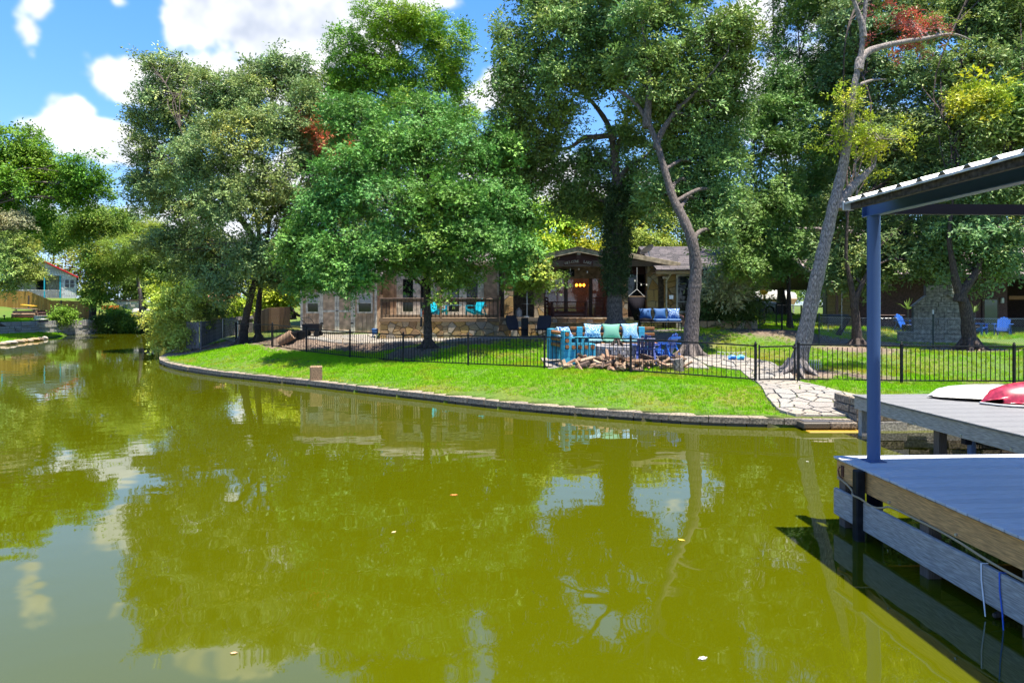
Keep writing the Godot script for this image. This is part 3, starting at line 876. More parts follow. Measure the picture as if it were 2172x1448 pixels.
func board_fence(root: Node3D, pts: Array, tops: Array, bottoms: Array, wide: float, mats: Array, rails: Array, front: float) -> void:
	for i in range(1, pts.size()):
		var a: Vector2 = pts[i - 1]; var b: Vector2 = pts[i]
		var n := maxi(1, int(a.distance_to(b) / wide))
		var ang := atan2(b.y - a.y, b.x - a.x)
		for k in n:
			var t := (k + 0.5) / n
			var p := a.lerp(b, t)
			var y1 := lerpf(tops[i - 1], tops[i], t) + rr(-0.015, 0.015)
			var y0 := lerpf(bottoms[i - 1], bottoms[i], t)
			var pt := board("board", Vector3(0, y0, 0), Vector3(0, y1, 0), a.distance_to(b) / n - 0.008, 0.02, mats[rng.randi() % mats.size()], root, 0.003)
			pt.transform = Transform3D(Basis(Vector3.UP, ang) * Basis(Vector3(0, 1, 0), Vector3(0, 0, 1), Vector3(1, 0, 0)), Vector3(p.x, (y0 + y1) / 2, -p.y))
		for r in rails:
			var off := Vector3(sin(ang), 0, cos(ang)) * front
			board("rail", Vector3(a.x, lerpf(bottoms[i - 1], tops[i - 1], r), -a.y) + off, Vector3(b.x, lerpf(bottoms[i], tops[i], r), -b.y) + off, 0.04, 0.09, mats[0], root)

func make_fences() -> void:
	var left := []
	for k in [[500, 32.6], [577, 29.8], [650, 27.8], [742, 25.9], [855, 24.1], [993, 22.6], [1155, 21.0], [1338, 19.9], [1470, 19.15], [1603, 18.6]]: left.append(on(k[0], k[1]))
	left.remove_at(8)
	iron_fence(thing("iron_fence", "long black metal picket fence curving across the lawn left of the gate", "fence"), left, 1.03, 0.124)
	iron_fence(thing("iron_fence", "black metal picket fence right of the gate behind the canopy post", "fence"), [on(1694, 18.4), on(1913, 18.3), on(2152, 18.3), on(2400, 18.3)], 1.04, 0.125)
	var gate := thing("garden_gate", "black metal picket gate across the flagstone path", "gate")
	var ga := on(1611, 18.57); var gb := on(1686, 18.42)
	iron_fence(gate, [ga, gb], 1.0, 0.12, false)
	for p in [ga, gb]: box_part("stile", p + Vector3(0, 0.52, 0), Vector3(0.035, 1.02, 0.035), M.black_metal, gate, 0.003)
	box_part("latch", gb + Vector3(-0.02, 0.93, 0.03), Vector3(0.1, 0.06, 0.04), M.black_metal, gate, 0.005)
	# grey boards at the tip of the lawn
	var gf := thing("board_fence", "weathered grey board fence running back beside the big bush", "fence")
	board_fence(gf, [Vector2(-16.25, 34.0), Vector2(-15.55, 33.9)], [1.72, 1.7], [0.4, 0.42], 0.15, M.fence_grey, [0.85], -0.03)
	board_fence(gf, [Vector2(-15.5, 33.95), Vector2(-16.1, 38.0), Vector2(-15.2, 40.0)], [1.72, 1.82, 1.95], [0.45, 0.75, 0.95], 0.14, M.fence_grey, [0.85], 0.03)
	board("post", Vector3(-15.5, 0.3, -33.98), Vector3(-15.5, 1.75, -33.98), 0.09, 0.09, M.fence_grey[1], gf)
	board("post", Vector3(-16.05, 0.7, -37.95), Vector3(-16.05, 1.9, -37.95), 0.09, 0.09, M.black_metal, gf)
	var bf := thing("board_fence", "brown cedar board fence behind the twin trunk oak", "fence")
	board_fence(bf, [Vector2(-15.2, 40.1), Vector2(-13.9, 39.0), Vector2(-12.5, 38.4)], [2.1, 2.4, 2.45], [0.9, 1.1, 1.25], 0.14, M.fence_brown, [0.2, 0.8], -0.03)
	# wire panel propped by the trunk
	var wp := thing("wire_gate", "loose galvanized wire mesh gate propped beside the oak trunk", "wire gate")
	var pc := [at(472, 675, 35.5), at(504, 681, 34.2), at(504, 725, 34.2), at(472, 717, 35.5)]
	for i in 4: tube_part("frame_tube", [pc[i], pc[(i + 1) % 4]], [0.018, 0.018], M.steel, wp, 6)
	var wires := Geo.new()
	for k in range(1, 12):
		wires.tube([pc[0].lerp(pc[1], k / 12.0), pc[3].lerp(pc[2], k / 12.0)], [0.003, 0.003], 3, false)
		wires.tube([pc[0].lerp(pc[3], k / 12.0), pc[1].lerp(pc[2], k / 12.0)], [0.003, 0.003], 3, false)
	part("mesh", wires.mesh(), M.steel, wp)
	# tan fence across the channel
	var tf := thing("board_fence", "golden tan board fence stepping down below the white metal house", "fence")
	board_fence(tf, [Vector2(-50, 63.2), Vector2(-44.6, 63.0), Vector2(-42.6, 63.0), Vector2(-38.9, 63.0)], [3.85, 3.8, 2.95, 2.85], [2.1, 1.9, 1.3, 1.15], 0.15, M.fence_tan, [0.28, 0.76], -0.04)
	for p in [Vector2(-44.6, 63), Vector2(-41.6, 63), Vector2(-38.85, 63)]: board("post", Vector3(p.x, 1.1, -p.y + 0.06), Vector3(p.x, 3.4 if p.x < -44 else 2.95, -p.y + 0.06), 0.1, 0.1, M.lumber_dark, tf)
	# wire fences toward the drive and the neighbour
	var dv := thing("wire_fence", "black post and wire fence beside the driveway", "fence")
	var dp := [on(1611, 31), on(1659, 29.5), on(1647, 34), on(1622, 37), on(1700, 37), on(1760, 37)]
	for p in dp: board("post", p, p + Vector3(0, 1.15, 0), 0.06, 0.06, M.black_metal, dv)
	for k in [[0, 1], [0, 3], [3, 4], [4, 5], [3, 2]]:
		for h in [0.15, 1.1]: tube_part("rail", [dp[k[0]] + Vector3(0, h, 0), dp[k[1]] + Vector3(0, h, 0)], [0.014, 0.014], M.black_metal, dv, 5)
	var dw := Geo.new()
	for k in [[0, 3], [3, 4], [4, 5]]:
		for q in 30: dw.tube([dp[k[0]].lerp(dp[k[1]], q / 30.0) + Vector3(0, 0.1, 0), dp[k[0]].lerp(dp[k[1]], q / 30.0) + Vector3(0, 1.1, 0)], [0.004, 0.004], 3, false)
	part("mesh", dw.mesh(), M.black_metal, dv)
	var cl := thing("chain_link_fence", "chain link fence on steel posts in front of the stone fireplace", "fence")
	var cp := [on(1738, 27), on(1860, 25.6), on(1980, 25.0), on(2190, 25.0)]
	for p in cp: board("post", p, p + Vector3(0, 1.25, 0), 0.04, 0.04, mat(lin(0.03, 0.05, 0.04), 0.6), cl)
	box_part("post_tip", cp[2] + Vector3(0, 1.33, 0), Vector3(0.045, 0.16, 0.045), M.white, cl)
	var cg := Geo.new()
	for i in range(1, 4):
		var a: Vector3 = cp[i - 1]; var b: Vector3 = cp[i]
		var n := int(a.distance_to(b) / 0.085)
		for k in range(-12, n):
			for s in [1, -1]:
				var k0 := clampi(k, 0, n); var k1 := clampi(k + 12, 0, n)
				var f0 := (k0 - k) / 12.0; var f1 := (k1 - k) / 12.0
				if s < 0: f0 = 1 - f0; f1 = 1 - f1
				cg.tube([a.lerp(b, float(k0) / n) + Vector3(0, 0.08 + f0 * 1.0, 0), a.lerp(b, float(k1) / n) + Vector3(0, 0.08 + f1 * 1.0, 0)], [0.0019, 0.0019], 3, false)
		cg.tube([a + Vector3(0, 1.09, 0), b + Vector3(0, 1.09, 0)], [0.006, 0.006], 4, false)
	part("mesh", cg.mesh(), M.steel, cl)

# ---------------------------------------------------------------- buildings
func siding(parent: Node, t: Transform3D, w: float, h: float, step: float, holes: Array, m: Material, called := "siding_board") -> void:   # vertical boards with grooves between, cut round rectangular holes
	var cuts := [w]
	var c := step
	while c < w - 0.02: cuts.append(c); c += step
	for r in holes: cuts.append(r.position.x); cuts.append(r.end.x)
	cuts.sort()
	var x := 0.0
	for x1 in cuts:
		if x1 - x < 0.015: continue
		var spans := [[0.0, h]]
		for r in holes:   # Rect2
			if r.position.x < x1 - 0.005 and r.end.x > x + 0.005:
				var next := []
				for s in spans:
					if r.position.y > s[0] + 0.01: next.append([s[0], minf(s[1], r.position.y)])
					if r.end.y < s[1] - 0.01: next.append([maxf(s[0], r.end.y), s[1]])
				spans = next
		for s in spans:
			part(called, box_mesh(Vector3(x1 - x - 0.01, s[1] - s[0], 0.02), 0.004), m, parent, t * Transform3D(Basis.IDENTITY, Vector3((x + x1) / 2, (s[0] + s[1]) / 2, 0.01)))
		x = x1

func window(parent: Node, t: Transform3D, w: float, h: float, frame: Material, glass: Material, bars: Array, fw := 0.07, blind := 0.0) -> void:   # t: lower left corner, local z out; bars: heights of cross bars
	var g := Geo.new()
	g.box(Vector3(-fw / 2, h / 2, 0.03), Vector3(fw, h + fw * 2, 0.06)); g.box(Vector3(w + fw / 2, h / 2, 0.03), Vector3(fw, h + fw * 2, 0.06))
	g.box(Vector3(w / 2, -fw / 2, 0.033), Vector3(w, fw, 0.066)); g.box(Vector3(w / 2, h + fw / 2, 0.03), Vector3(w, fw, 0.06))
	for b in bars: g.box(Vector3(w / 2, b, 0.02), Vector3(w, 0.04, 0.03))
	var win := part("window", g.mesh(), frame, parent, t)
	part("pane", box_mesh(Vector3(w, h, 0.008)), glass, win, Transform3D(Basis.IDENTITY, Vector3(w / 2, h / 2, 0.0)))
	if blind > 0:
		var bg := Geo.new()
		var y := h - blind
		while y < h - 0.01: bg.box(Vector3(w / 2, y + 0.02, 0.012), Vector3(w - 0.02, 0.03, 0.006)); y += 0.042
		part("blind", bg.mesh(), M.blind, win)

func flat(p: Vector3) -> Transform3D: return Transform3D(Basis.IDENTITY, p)

func lean_roof(parent: Node, a: Vector3, b: Vector3, back: Vector3, thick: float, m: Material, called := "roof") -> void:   # slab: eave a-b, and the vector up its slope
	var g := Geo.new()
	var nn := (b - a).cross(back).normalized()
	if nn.y < 0: nn = -nn
	var q := [a, b, b + back, a + back]
	g.face([q[0] + nn * thick, q[1] + nn * thick, q[2] + nn * thick, q[3] + nn * thick], nn)
	g.face([q[0], q[1], q[2], q[3]], -nn)
	var c: Vector3 = (q[0] + q[2]) / 2
	for i in 4:
		var j := (i + 1) % 4
		g.face([q[i], q[j], q[j] + nn * thick, q[i] + nn * thick], (q[i] + q[j]) / 2 - c)
	part(called, g.mesh(), m, parent)

func shingles(parent: Node, a: Vector3, b: Vector3, back: Vector3, lift: float) -> void:
	var along := (b - a).normalized()
	var up := back.normalized()
	var nn := along.cross(up).normalized()
	if nn.y < 0: nn = -nn
	var geos := [Geo.new(), Geo.new(), Geo.new()]
	var rows := int(back.length() / 0.2)
	for r in rows:
		var x := -rr(0.0, 0.3)
		while x < a.distance_to(b):
			var w := rr(0.2, 0.42)
			var x0 := maxf(x, 0.0)
			var x1 := minf(x + w - 0.012, a.distance_to(b))
			if x1 > x0 + 0.03:
				var c := a + along * (x0 + x1) / 2 + up * (r * 0.2 + 0.12) + nn * (lift + 0.012 + rr(0, 0.008))
				geos[rng.randi() % 3].box(c, Vector3(x1 - x0, 0.016, 0.25), Basis(along, nn, along.cross(nn)) * Basis(Vector3.RIGHT, 0.07))
			x += w
	for k in 3: part("shingles", geos[k].mesh(), M.shingle[k], parent).set_meta("kind", "stuff")

func make_house() -> void:
	# --- garden shed
	var sh := thing("garden_shed", "tan garden shed with cream trimmed double doors and two windows", "shed", Vector3(-10.23, 1.2, -33))
	var holes := [Rect2(1.0, 0.02, 1.55, 2.02), Rect2(0.3, 0.98, 0.62, 0.95), Rect2(2.75, 0.98, 0.74, 0.95)]
	siding(sh, flat(Vector3.ZERO), 3.71, 2.7, 0.2, holes, M.siding)
	box_part("back_wall", Vector3(1.85, 1.3, -3.0), Vector3(3.7, 2.6, 0.08), M.siding, sh)
	for x in [0.04, 3.67]: box_part("side_wall", Vector3(x, 1.3, -1.5), Vector3(0.06, 2.6, 3.0), M.siding, sh)
	for x in [0.06, 3.65]: box_part("corner_trim", Vector3(x, 1.32, 0.035), Vector3(0.12, 2.7, 0.03), M.cream, sh, 0.004)
	window(sh, flat(Vector3(0.36, 1.04, 0.0)), 0.5, 0.83, M.cream, M.dark_glass, [0.42], 0.08, 0.4)
	window(sh, flat(Vector3(2.82, 1.04, 0.0)), 0.6, 0.83, M.cream, M.dark_glass, [0.42], 0.08, 0.4)
	for s in 2:
		var dx := 1.0 + s * 0.78
		var dr := part("door", box_mesh(Vector3(0.76, 1.98, 0.03)), M.siding, sh, flat(Vector3(dx + 0.38, 1.03, 0.01)))
		for x in [-0.33, 0.33]: box_part("stile", Vector3(x, 0, 0.025), Vector3(0.1, 1.98, 0.02), M.cream, dr, 0.003)
		for y in [-0.94, 0.03, 0.94]: box_part("rail", Vector3(0, y, 0.025), Vector3(0.56, 0.1, 0.02), M.cream, dr, 0.003)
		box_part("hinge", Vector3(-0.34 if s == 0 else 0.34, -0.55, 0.045), Vector3(0.14, 0.07, 0.02), M.black_metal, dr, 0.004)
	box_part("latch", Vector3(1.78, 1.06, 0.07), Vector3(0.14, 0.04, 0.03), M.black_metal, sh, 0.004)
	for x in [0.95, 2.6]: box_part("door_trim", Vector3(x, 1.05, 0.032), Vector3(0.09, 2.1, 0.03), M.cream, sh, 0.003)
	lean_roof(sh, Vector3(-0.25, 2.62, 0.3), Vector3(3.95, 2.62, 0.3), Vector3(0, 0.55, -1.9), 0.1, M.shingle[1])
	lean_roof(sh, Vector3(-0.25, 2.62, -3.2), Vector3(3.95, 2.62, -3.2), Vector3(0, 0.55, 1.6), 0.1, M.shingle[1])
	box_part("fascia", Vector3(1.85, 2.62, 0.31), Vector3(4.2, 0.14, 0.025), M.cream, sh, 0.003)

	# --- the house: deck wing, stone porch, right wing
	var h := thing("lake_house", "single storey tan and fieldstone house with a raised deck and open porch", "house")
	# deck base of fieldstone
	box_part("deck_core", Vector3(-3.35, 1.3, -32.8), Vector3(5.3, 1.15, 2.4), M.mortar, h)
	stone_face(h, flat(Vector3(-6.1, 0.85, -31.58)), 5.5, 0.98, 0.3, M.rock, 0.06)
	stone_face(h, Transform3D(Basis(Vector3.UP, PI / 2), Vector3(-0.68, 0.85, -31.55)), 2.5, 0.98, 0.32, M.rock, 0.06)
	stone_face(h, Transform3D(Basis(Vector3.UP, -PI / 2), Vector3(-6.02, 0.85, -34.0)), 2.4, 0.98, 0.32, M.rock, 0.06)
	board("rim_board", Vector3(-6.15, 1.86, -31.5), Vector3(-0.55, 1.86, -31.5), 0.04, 0.14, M.rail, h)
	for k in 17: board("deck_board", Vector3(-6.12, 1.945, -31.55 - k * 0.15), Vector3(-0.6, 1.945, -31.55 - k * 0.15), 0.142, 0.028, M.rail, h)
	# railing
	for x in [-6.05, -0.65, -3.3]:
		board("rail_post", Vector3(x, 1.95, -31.6), Vector3(x, 3.02, -31.6), 0.09, 0.09, M.rail, h)
	board("top_rail", Vector3(-6.15, 2.87, -31.58), Vector3(-0.55, 2.87, -31.58), 0.13, 0.035, M.beam, h)
	board("under_rail", Vector3(-6.1, 2.77, -31.56), Vector3(-0.6, 2.77, -31.56), 0.035, 0.14, M.rail, h)
	board("bottom_rail", Vector3(-6.1, 2.05, -31.56), Vector3(-0.6, 2.05, -31.56), 0.035, 0.13, M.rail, h)
	var bal := box_mesh(Vector3(0.02, 0.82, 0.02))
	for k in 31: part("baluster", bal, M.black_metal, h, flat(Vector3(-6.0 + k * 0.177, 2.42, -31.52)))
	board("top_rail", Vector3(-6.05, 2.87, -31.6), Vector3(-6.05, 2.87, -34.0), 0.1, 0.035, M.beam, h)
	for k in 12: part("baluster", bal, M.black_metal, h, flat(Vector3(-6.05, 2.42, -31.8 - k * 0.18)))
	# deck wall with two pairs of french doors
	var zw := -34.2
	var dholes := [Rect2(0.72, 0.0, 2.02, 2.25), Rect2(2.95, 0.0, 2.15, 2.25)]
	siding(h, flat(Vector3(-6.5, 1.93, zw)), 5.85, 2.75, 0.305, dholes, M.siding)
	for k in [[-5.78, 2.02], [-3.5, 2.08]]:
		var x0: float = k[0]
		var w: float = k[1]
		var tg := Geo.new()
		tg.box(Vector3(0.06, 1.1, 0.03), Vector3(0.12, 2.2, 0.05)); tg.box(Vector3(w - 0.06, 1.1, 0.03), Vector3(0.12, 2.2, 0.05)); tg.box(Vector3(w / 2, 2.2, 0.032), Vector3(w, 0.14, 0.055))
		part("door_frame", tg.mesh(), M.cream, h, flat(Vector3(x0, 1.95, zw)))
		for s in 2:
			var lw := (w - 0.24) / 2
			var dx := x0 + 0.12 + lw * s
			var dg := Geo.new()
			var st := 0.19
			dg.box(Vector3(st / 2, 1.03, 0.015), Vector3(st - 0.004, 2.06, 0.04)); dg.box(Vector3(lw - st / 2, 1.03, 0.015), Vector3(st - 0.004, 2.06, 0.04))
			dg.box(Vector3(lw / 2, 0.14, 0.014), Vector3(lw - 2 * st, 0.28, 0.04)); dg.box(Vector3(lw / 2, 1.98, 0.014), Vector3(lw - 2 * st, 0.16, 0.04))
			var dr := part("door", dg.mesh(), M.cream, h, flat(Vector3(dx, 1.95, zw)))
			part("pane", box_mesh(Vector3(lw - 2 * st, 1.64, 0.008)), M.dark_glass, dr, flat(Vector3(lw / 2, 1.09, 0.0)))
			if k[0] > -4:
				var bg := Geo.new()
				for q in 20: bg.box(Vector3(lw / 2, 1.0 + q * 0.045, 0.006), Vector3(lw - 2 * st - 0.04, 0.006, 0.004))
				part("blind", bg.mesh(), M.blind, dr)
			var kn := Geo.new()
			kn.blob(Vector3.ZERO, Vector3(0.035, 0.035, 0.04), 6, 8)
			if s == 0: part("handle", kn.mesh(), M.black_metal, dr, flat(Vector3(lw - 0.08, 0.98, 0.06)))
	box_part("corner_trim", Vector3(-0.7, 3.3, zw + 0.035), Vector3(0.1, 2.75, 0.03), M.trim, h)
	box_part("meter_box", Vector3(-1.05, 2.75, -31.75), Vector3(0.3, 0.2, 0.12), M.rail, h, 0.01)
	box_part("end_wall", Vector3(-6.5, 3.1, -36.6), Vector3(0.1, 2.9, 4.8), M.dark_wall, h)
	for x in [-6.38, -2.0]: box_part("room_wall", Vector3(-3.4, 3.3, -39.0), Vector3(6.2, 2.7, 0.1), M.siding, h) if x < -6 else null
	lean_roof(h, Vector3(-6.9, 4.62, -33.95), Vector3(-0.2, 4.62, -33.95), Vector3(0, 0.7, -2.65), 0.12, M.roof_grey)
	lean_roof(h, Vector3(-6.9, 4.62, -39.6), Vector3(-0.2, 4.62, -39.6), Vector3(0, 0.85, 3.0), 0.12, M.roof_grey)
	board("fascia", Vector3(-6.9, 4.62, -33.93), Vector3(-0.2, 4.62, -33.93), 0.03, 0.2, M.trim, h)
	# porch floor, its stone front and the steps
	box_part("porch_floor", Vector3(3.1, 1.9, -34.0), Vector3(7.6, 0.16, 4.6), M.mortar, h)
	stone_face(h, flat(Vector3(-0.62, 1.05, -31.78)), 2.2, 0.92, 0.36, M.rock, 0.06)
	box_part("porch_core", Vector3(3.1, 1.4, -33.0), Vector3(7.5, 0.98, 2.3), M.mortar, h)
	stone_face(h, flat(Vector3(4.5, 1.1, -31.78)), 2.5, 0.87, 0.34, M.rock, 0.06)
	for k in 4:
		var y := 1.14 + k * 0.21
		var zf := -30.62 - k * 0.32
		box_part("step_core", Vector3(3.08, y - 0.1 + 0.08, zf - 0.6), Vector3(2.8, 0.2, 1.1), M.mortar, h)
		stone_face(h, flat(Vector3(1.66, y - 0.03, zf - 0.06)), 2.86, 0.17, 0.3, M.rock, 0.05, "stone", true)
		var x := 1.64
		while x < 4.5:
			var w := minf(rr(0.4, 0.8), 4.52 - x)
			box_part("tread_stone", Vector3(x + w / 2, y + 0.165, zf - 0.16), Vector3(w - 0.012, 0.05, 0.42), M.rock[rng.randi() % 8], h, 0.012)
			x += w
	# stone columns
	for c in [[-0.37, 0.42, 4.55], [1.05, 0.45, 4.4], [5.06, 0.38, 4.45], [6.37, 0.5, 4.72]]:
		var hh: float = c[2] - 1.95
		box_part("column_core", Vector3(c[0] + c[1] / 2, 1.95 + hh / 2, -32.28), Vector3(c[1] - 0.03, hh, 0.4), M.mortar, h)
		stone_face(h, flat(Vector3(c[0], 1.95, -32.1)), c[1], hh, 0.3, M.rock, 0.05)
		stone_face(h, Transform3D(Basis(Vector3.UP, PI / 2), Vector3(c[0] + c[1] - 0.03, 1.95, -32.08)), 0.42, hh, 0.32, M.rock, 0.04)
		stone_face(h, Transform3D(Basis(Vector3.UP, -PI / 2), Vector3(c[0] + 0.03, 1.95, -32.5)), 0.42, hh, 0.32, M.rock, 0.04)
	# dark room behind the left bay, porch back wall, windows
	box_part("bay_wall", Vector3(0.5, 3.3, -34.6), Vector3(2.4, 2.8, 0.1), M.inner_wall, h)
	box_part("bay_side", Vector3(-0.58, 3.3, -33.2), Vector3(0.08, 2.8, 2.2), M.dark_wall, h)
	var zp := -35.2
	box_part("header_wall", Vector3(3.2, 4.28, zp), Vector3(4.6, 0.74, 0.1), M.siding, h)
	for x in [1.55, 2.78, 4.05, 5.3]: box_part("mullion", Vector3(x, 2.95, zp + 0.02), Vector3(0.19, 1.95, 0.12), M.beam, h)
	for k in [[1.65, 2.68], [2.88, 3.95], [4.15, 5.2]]:
		part("pane", box_mesh(Vector3(k[1] - k[0], 1.93, 0.01)), M.pane, h, flat(Vector3((k[0] + k[1]) / 2, 2.94, zp)))
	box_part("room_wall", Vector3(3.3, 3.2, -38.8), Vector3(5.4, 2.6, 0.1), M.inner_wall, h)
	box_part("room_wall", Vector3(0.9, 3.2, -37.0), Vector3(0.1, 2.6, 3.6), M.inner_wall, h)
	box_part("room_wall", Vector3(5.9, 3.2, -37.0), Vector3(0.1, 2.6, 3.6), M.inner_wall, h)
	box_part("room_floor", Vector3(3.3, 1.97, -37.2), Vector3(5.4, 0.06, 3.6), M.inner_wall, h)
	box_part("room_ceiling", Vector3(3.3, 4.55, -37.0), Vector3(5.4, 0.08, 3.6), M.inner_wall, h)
	# porch gable
	board("gable_beam", Vector3(1.3, 4.5, -32.0), Vector3(5.6, 4.5, -32.0), 0.14, 0.28, M.beam, h)
	var gz := -32.02
	box_part("gable_infill", Vector3(3.1, 4.78, gz - 0.25), Vector3(3.2, 0.32, 0.06), M.red_wood, h)
	box_part("king_post", Vector3(3.12, 4.83, gz + 0.06), Vector3(0.22, 0.42, 0.14), M.red_wood, h, 0.01)
	box_part("king_cap", Vector3(3.12, 5.02, gz + 0.14), Vector3(0.18, 0.22, 0.06), M.trim, h, 0.006)
	for s in [-1.0, 1.0]:
		board("gable_fascia", Vector3(3.1 + s * 1.75, 4.77, gz + 0.22), Vector3(3.1, 5.13, gz + 0.22), 0.04, 0.2, M.trim, h)
		lean_roof(h, Vector3(3.1 + s * 1.85, 4.84, gz + 0.26), Vector3(3.1 + s * 1.85, 4.84, -37.5), Vector3(-s * 1.85, 0.39, 0), 0.05, M.shingle[0])
	lean_roof(h, Vector3(-0.8, 4.6, -31.95), Vector3(1.6, 4.74, -31.95), Vector3(0, 0.3, -4.0), 0.08, M.shingle[0])
	board("fascia", Vector3(-0.8, 4.58, -31.93), Vector3(1.4, 4.7, -31.93), 0.03, 0.18, M.trim, h)
	# right hand gable with the satellite dish
	lean_roof(h, Vector3(7.85, 4.43, -31.85), Vector3(7.85, 4.43, -39.0), Vector3(-3.6, 0.68, 0), 0.07, M.roof_grey)
	board("gable_fascia", Vector3(7.85, 4.43, -31.82), Vector3(4.3, 5.1, -31.82), 0.04, 0.22, M.trim, h)
	box_part("gable_wall", Vector3(5.9, 4.52, -32.0), Vector3(2.2, 0.28, 0.1), M.beam, h)
	box_part("soffit_wall", Vector3(7.2, 4.2, -32.05), Vector3(0.9, 0.55, 0.1), M.siding, h)
	# recess with the hanging chair, dark doorway
	box_part("recess_wall", Vector3(5.9, 3.2, -33.5), Vector3(1.6, 2.6, 0.1), M.maroon, h)
	box_part("recess_window", Vector3(6.05, 3.55, -33.43), Vector3(0.85, 1.0, 0.04), M.dark_glass, h)
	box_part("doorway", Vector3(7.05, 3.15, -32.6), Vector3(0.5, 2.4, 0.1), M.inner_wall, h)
	# right wing
	var zr := -31.9
	var xr := 6.85
	box_part("wing_core", Vector3(9.35, 2.6, -34.2), Vector3(3.9, 2.8, 4.2), M.mortar, h)
	stone_face(h, flat(Vector3(7.1, 1.3, zr)), 0.55, 2.85, 0.3, M.rock, 0.06)
	stone_face(h, flat(Vector3(7.65, 1.3, zr)), 3.1, 0.92, 0.3, M.rock, 0.06)
	stone_face(h, flat(Vector3(10.75, 1.3, zr)), 0.55, 2.85, 0.3, M.rock, 0.06)
	stone_face(h, Transform3D(Basis(Vector3.UP, PI / 2), Vector3(11.3, 1.3, zr)), 4.0, 2.85, 0.36, M.rock, 0.06)
	window(h, flat(Vector3(7.75, 2.28, zr)), 1.0, 1.62, M.white, M.dark_glass, [0.44], 0.08)
	window(h, flat(Vector3(8.9, 2.28, zr)), 1.75, 1.62, M.white, M.dark_glass, [0.44], 0.08)
	box_part("meter_box", Vector3(7.42, 2.93, zr + 0.1), Vector3(0.2, 0.2, 0.1), M.steel, h, 0.01)
	tube_part("downspout", [Vector3(7.2, 1.6, zr + 0.12), Vector3(7.2, 3.7, zr + 0.12), Vector3(7.35, 4.0, zr + 0.4)], [0.04, 0.04, 0.04], M.cream, h, 8)
	board("fascia", Vector3(6.6, 4.06, -31.2), Vector3(11.8, 4.06, -31.2), 0.04, 0.17, mat(lin(0.5, 0.34, 0.2), 0.7), h)
	box_part("soffit", Vector3(9.2, 4.05, -31.6), Vector3(5.2, 0.03, 0.8), M.siding, h)
	lean_roof(h, Vector3(6.6, 4.12, -31.15), Vector3(11.8, 4.12, -31.15), Vector3(0, 1.4, -4.4), 0.05, M.shingle[2])
	shingles(h, Vector3(6.6, 4.12, -31.15), Vector3(11.8, 4.12, -31.15), Vector3(0, 1.4, -4.4), 0.05)
	lean_roof(h, Vector3(6.6, 4.12, -39.8), Vector3(11.8, 4.12, -39.8), Vector3(0, 1.4, 4.3), 0.05, M.shingle[2])
	for x in [7.05, 7.17]:
		var fl := Geo.new()
		fl.lathe([Vector2(0.02, 0.0), Vector2(0.06, 0.05), Vector2(0.065, 0.1), Vector2(0.03, 0.14)], 10)
		part("flood_lamp", fl.mesh(), M.cream, h, Transform3D(Basis(Vector3.RIGHT, 0.9), Vector3(x, 3.78, -31.75)))
	# planter wall
	var pl := thing("planter_wall", "low fieldstone planter wall under the wing window", "planter", Vector3(7.3, 0, -30.3))
	box_part("soil", Vector3(1.8, 1.55, -0.75), Vector3(3.5, 0.5, 1.3), mat(lin(0.12, 0.085, 0.06), 0.95, "fine", Vector3(5, 5, 5)), pl)
	stone_face(pl, flat(Vector3(0, 1.3, -0.1)), 3.62, 0.55, 0.3, M.rock, 0.1)
	stone_face(pl, Transform3D(Basis(Vector3.UP, PI / 2), Vector3(3.53, 1.3, -0.02)), 1.5, 0.55, 0.3, M.rock, 0.08)

	# --- neighbour's house on the right
	var nb := thing("neighbour_house", "dark neighbouring house with pale roof behind the stone fireplace", "house")
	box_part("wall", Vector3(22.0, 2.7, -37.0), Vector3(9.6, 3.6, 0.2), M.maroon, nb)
	var tb := Geo.new()
	stone_face(nb, flat(Vector3(16.9, 0.9, -36.6)), 1.7, 2.6, 0.34, [M.tan_block], 0.06, "stone", true)
	box_part("wall_core", Vector3(17.75, 2.3, -36.85), Vector3(1.75, 2.8, 0.4), M.mortar, nb)
	box_part("wall", Vector3(20.0, 2.4, -38.8), Vector3(2.6, 3.0, 0.2), M.inner_wall, nb)
	board("porch_post", Vector3(16.95, 1.0, -35.6), Vector3(16.95, 3.6, -35.6), 0.12, 0.12, M.red_wood, nb)
	board("porch_post", Vector3(22.9, 1.0, -35.0), Vector3(22.9, 4.0, -35.0), 0.14, 0.14, M.dark_wall, nb)
	lean_roof(nb, Vector3(16.3, 3.55, -35.2), Vector3(19.6, 3.55, -35.2), Vector3(0, 1.6, -4.5), 0.12, M.roof_pink)
	lean_roof(nb, Vector3(19.4, 4.0, -34.4), Vector3(30.5, 4.0, -34.4), Vector3(0, 3.1, -6.0), 0.14, M.roof_pink)
	lean_roof(nb, Vector3(16.3, 3.55, -46.0), Vector3(30.5, 3.55, -46.0), Vector3(0, 3.5, 5.6), 0.14, M.roof_pink)
	board("fascia", Vector3(19.4, 3.98, -34.38), Vector3(30.5, 3.98, -34.38), 0.03, 0.18, M.dark_wall, nb)
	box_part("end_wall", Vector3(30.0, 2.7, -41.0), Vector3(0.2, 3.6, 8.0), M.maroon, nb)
	var dd := part("door", box_mesh(Vector3(0.9, 2.0, 0.06)), M.dark_wall, nb, flat(Vector3(25.85, 2.0, -36.85)))
	part("pane", box_mesh(Vector3(0.68, 1.68, 0.01)), mat(lin(0.09, 0.12, 0.11), 0.05), dd, flat(Vector3(0, 0.0, 0.04)))
	box_part("sign", Vector3(27.4, 2.95, -36.85), Vector3(1.1, 0.2, 0.05), M.timber, nb, 0.006)
	box_part("lantern", Vector3(26.45, 2.8, -36.8), Vector3(0.15, 0.28, 0.14), M.blind, nb, 0.02)
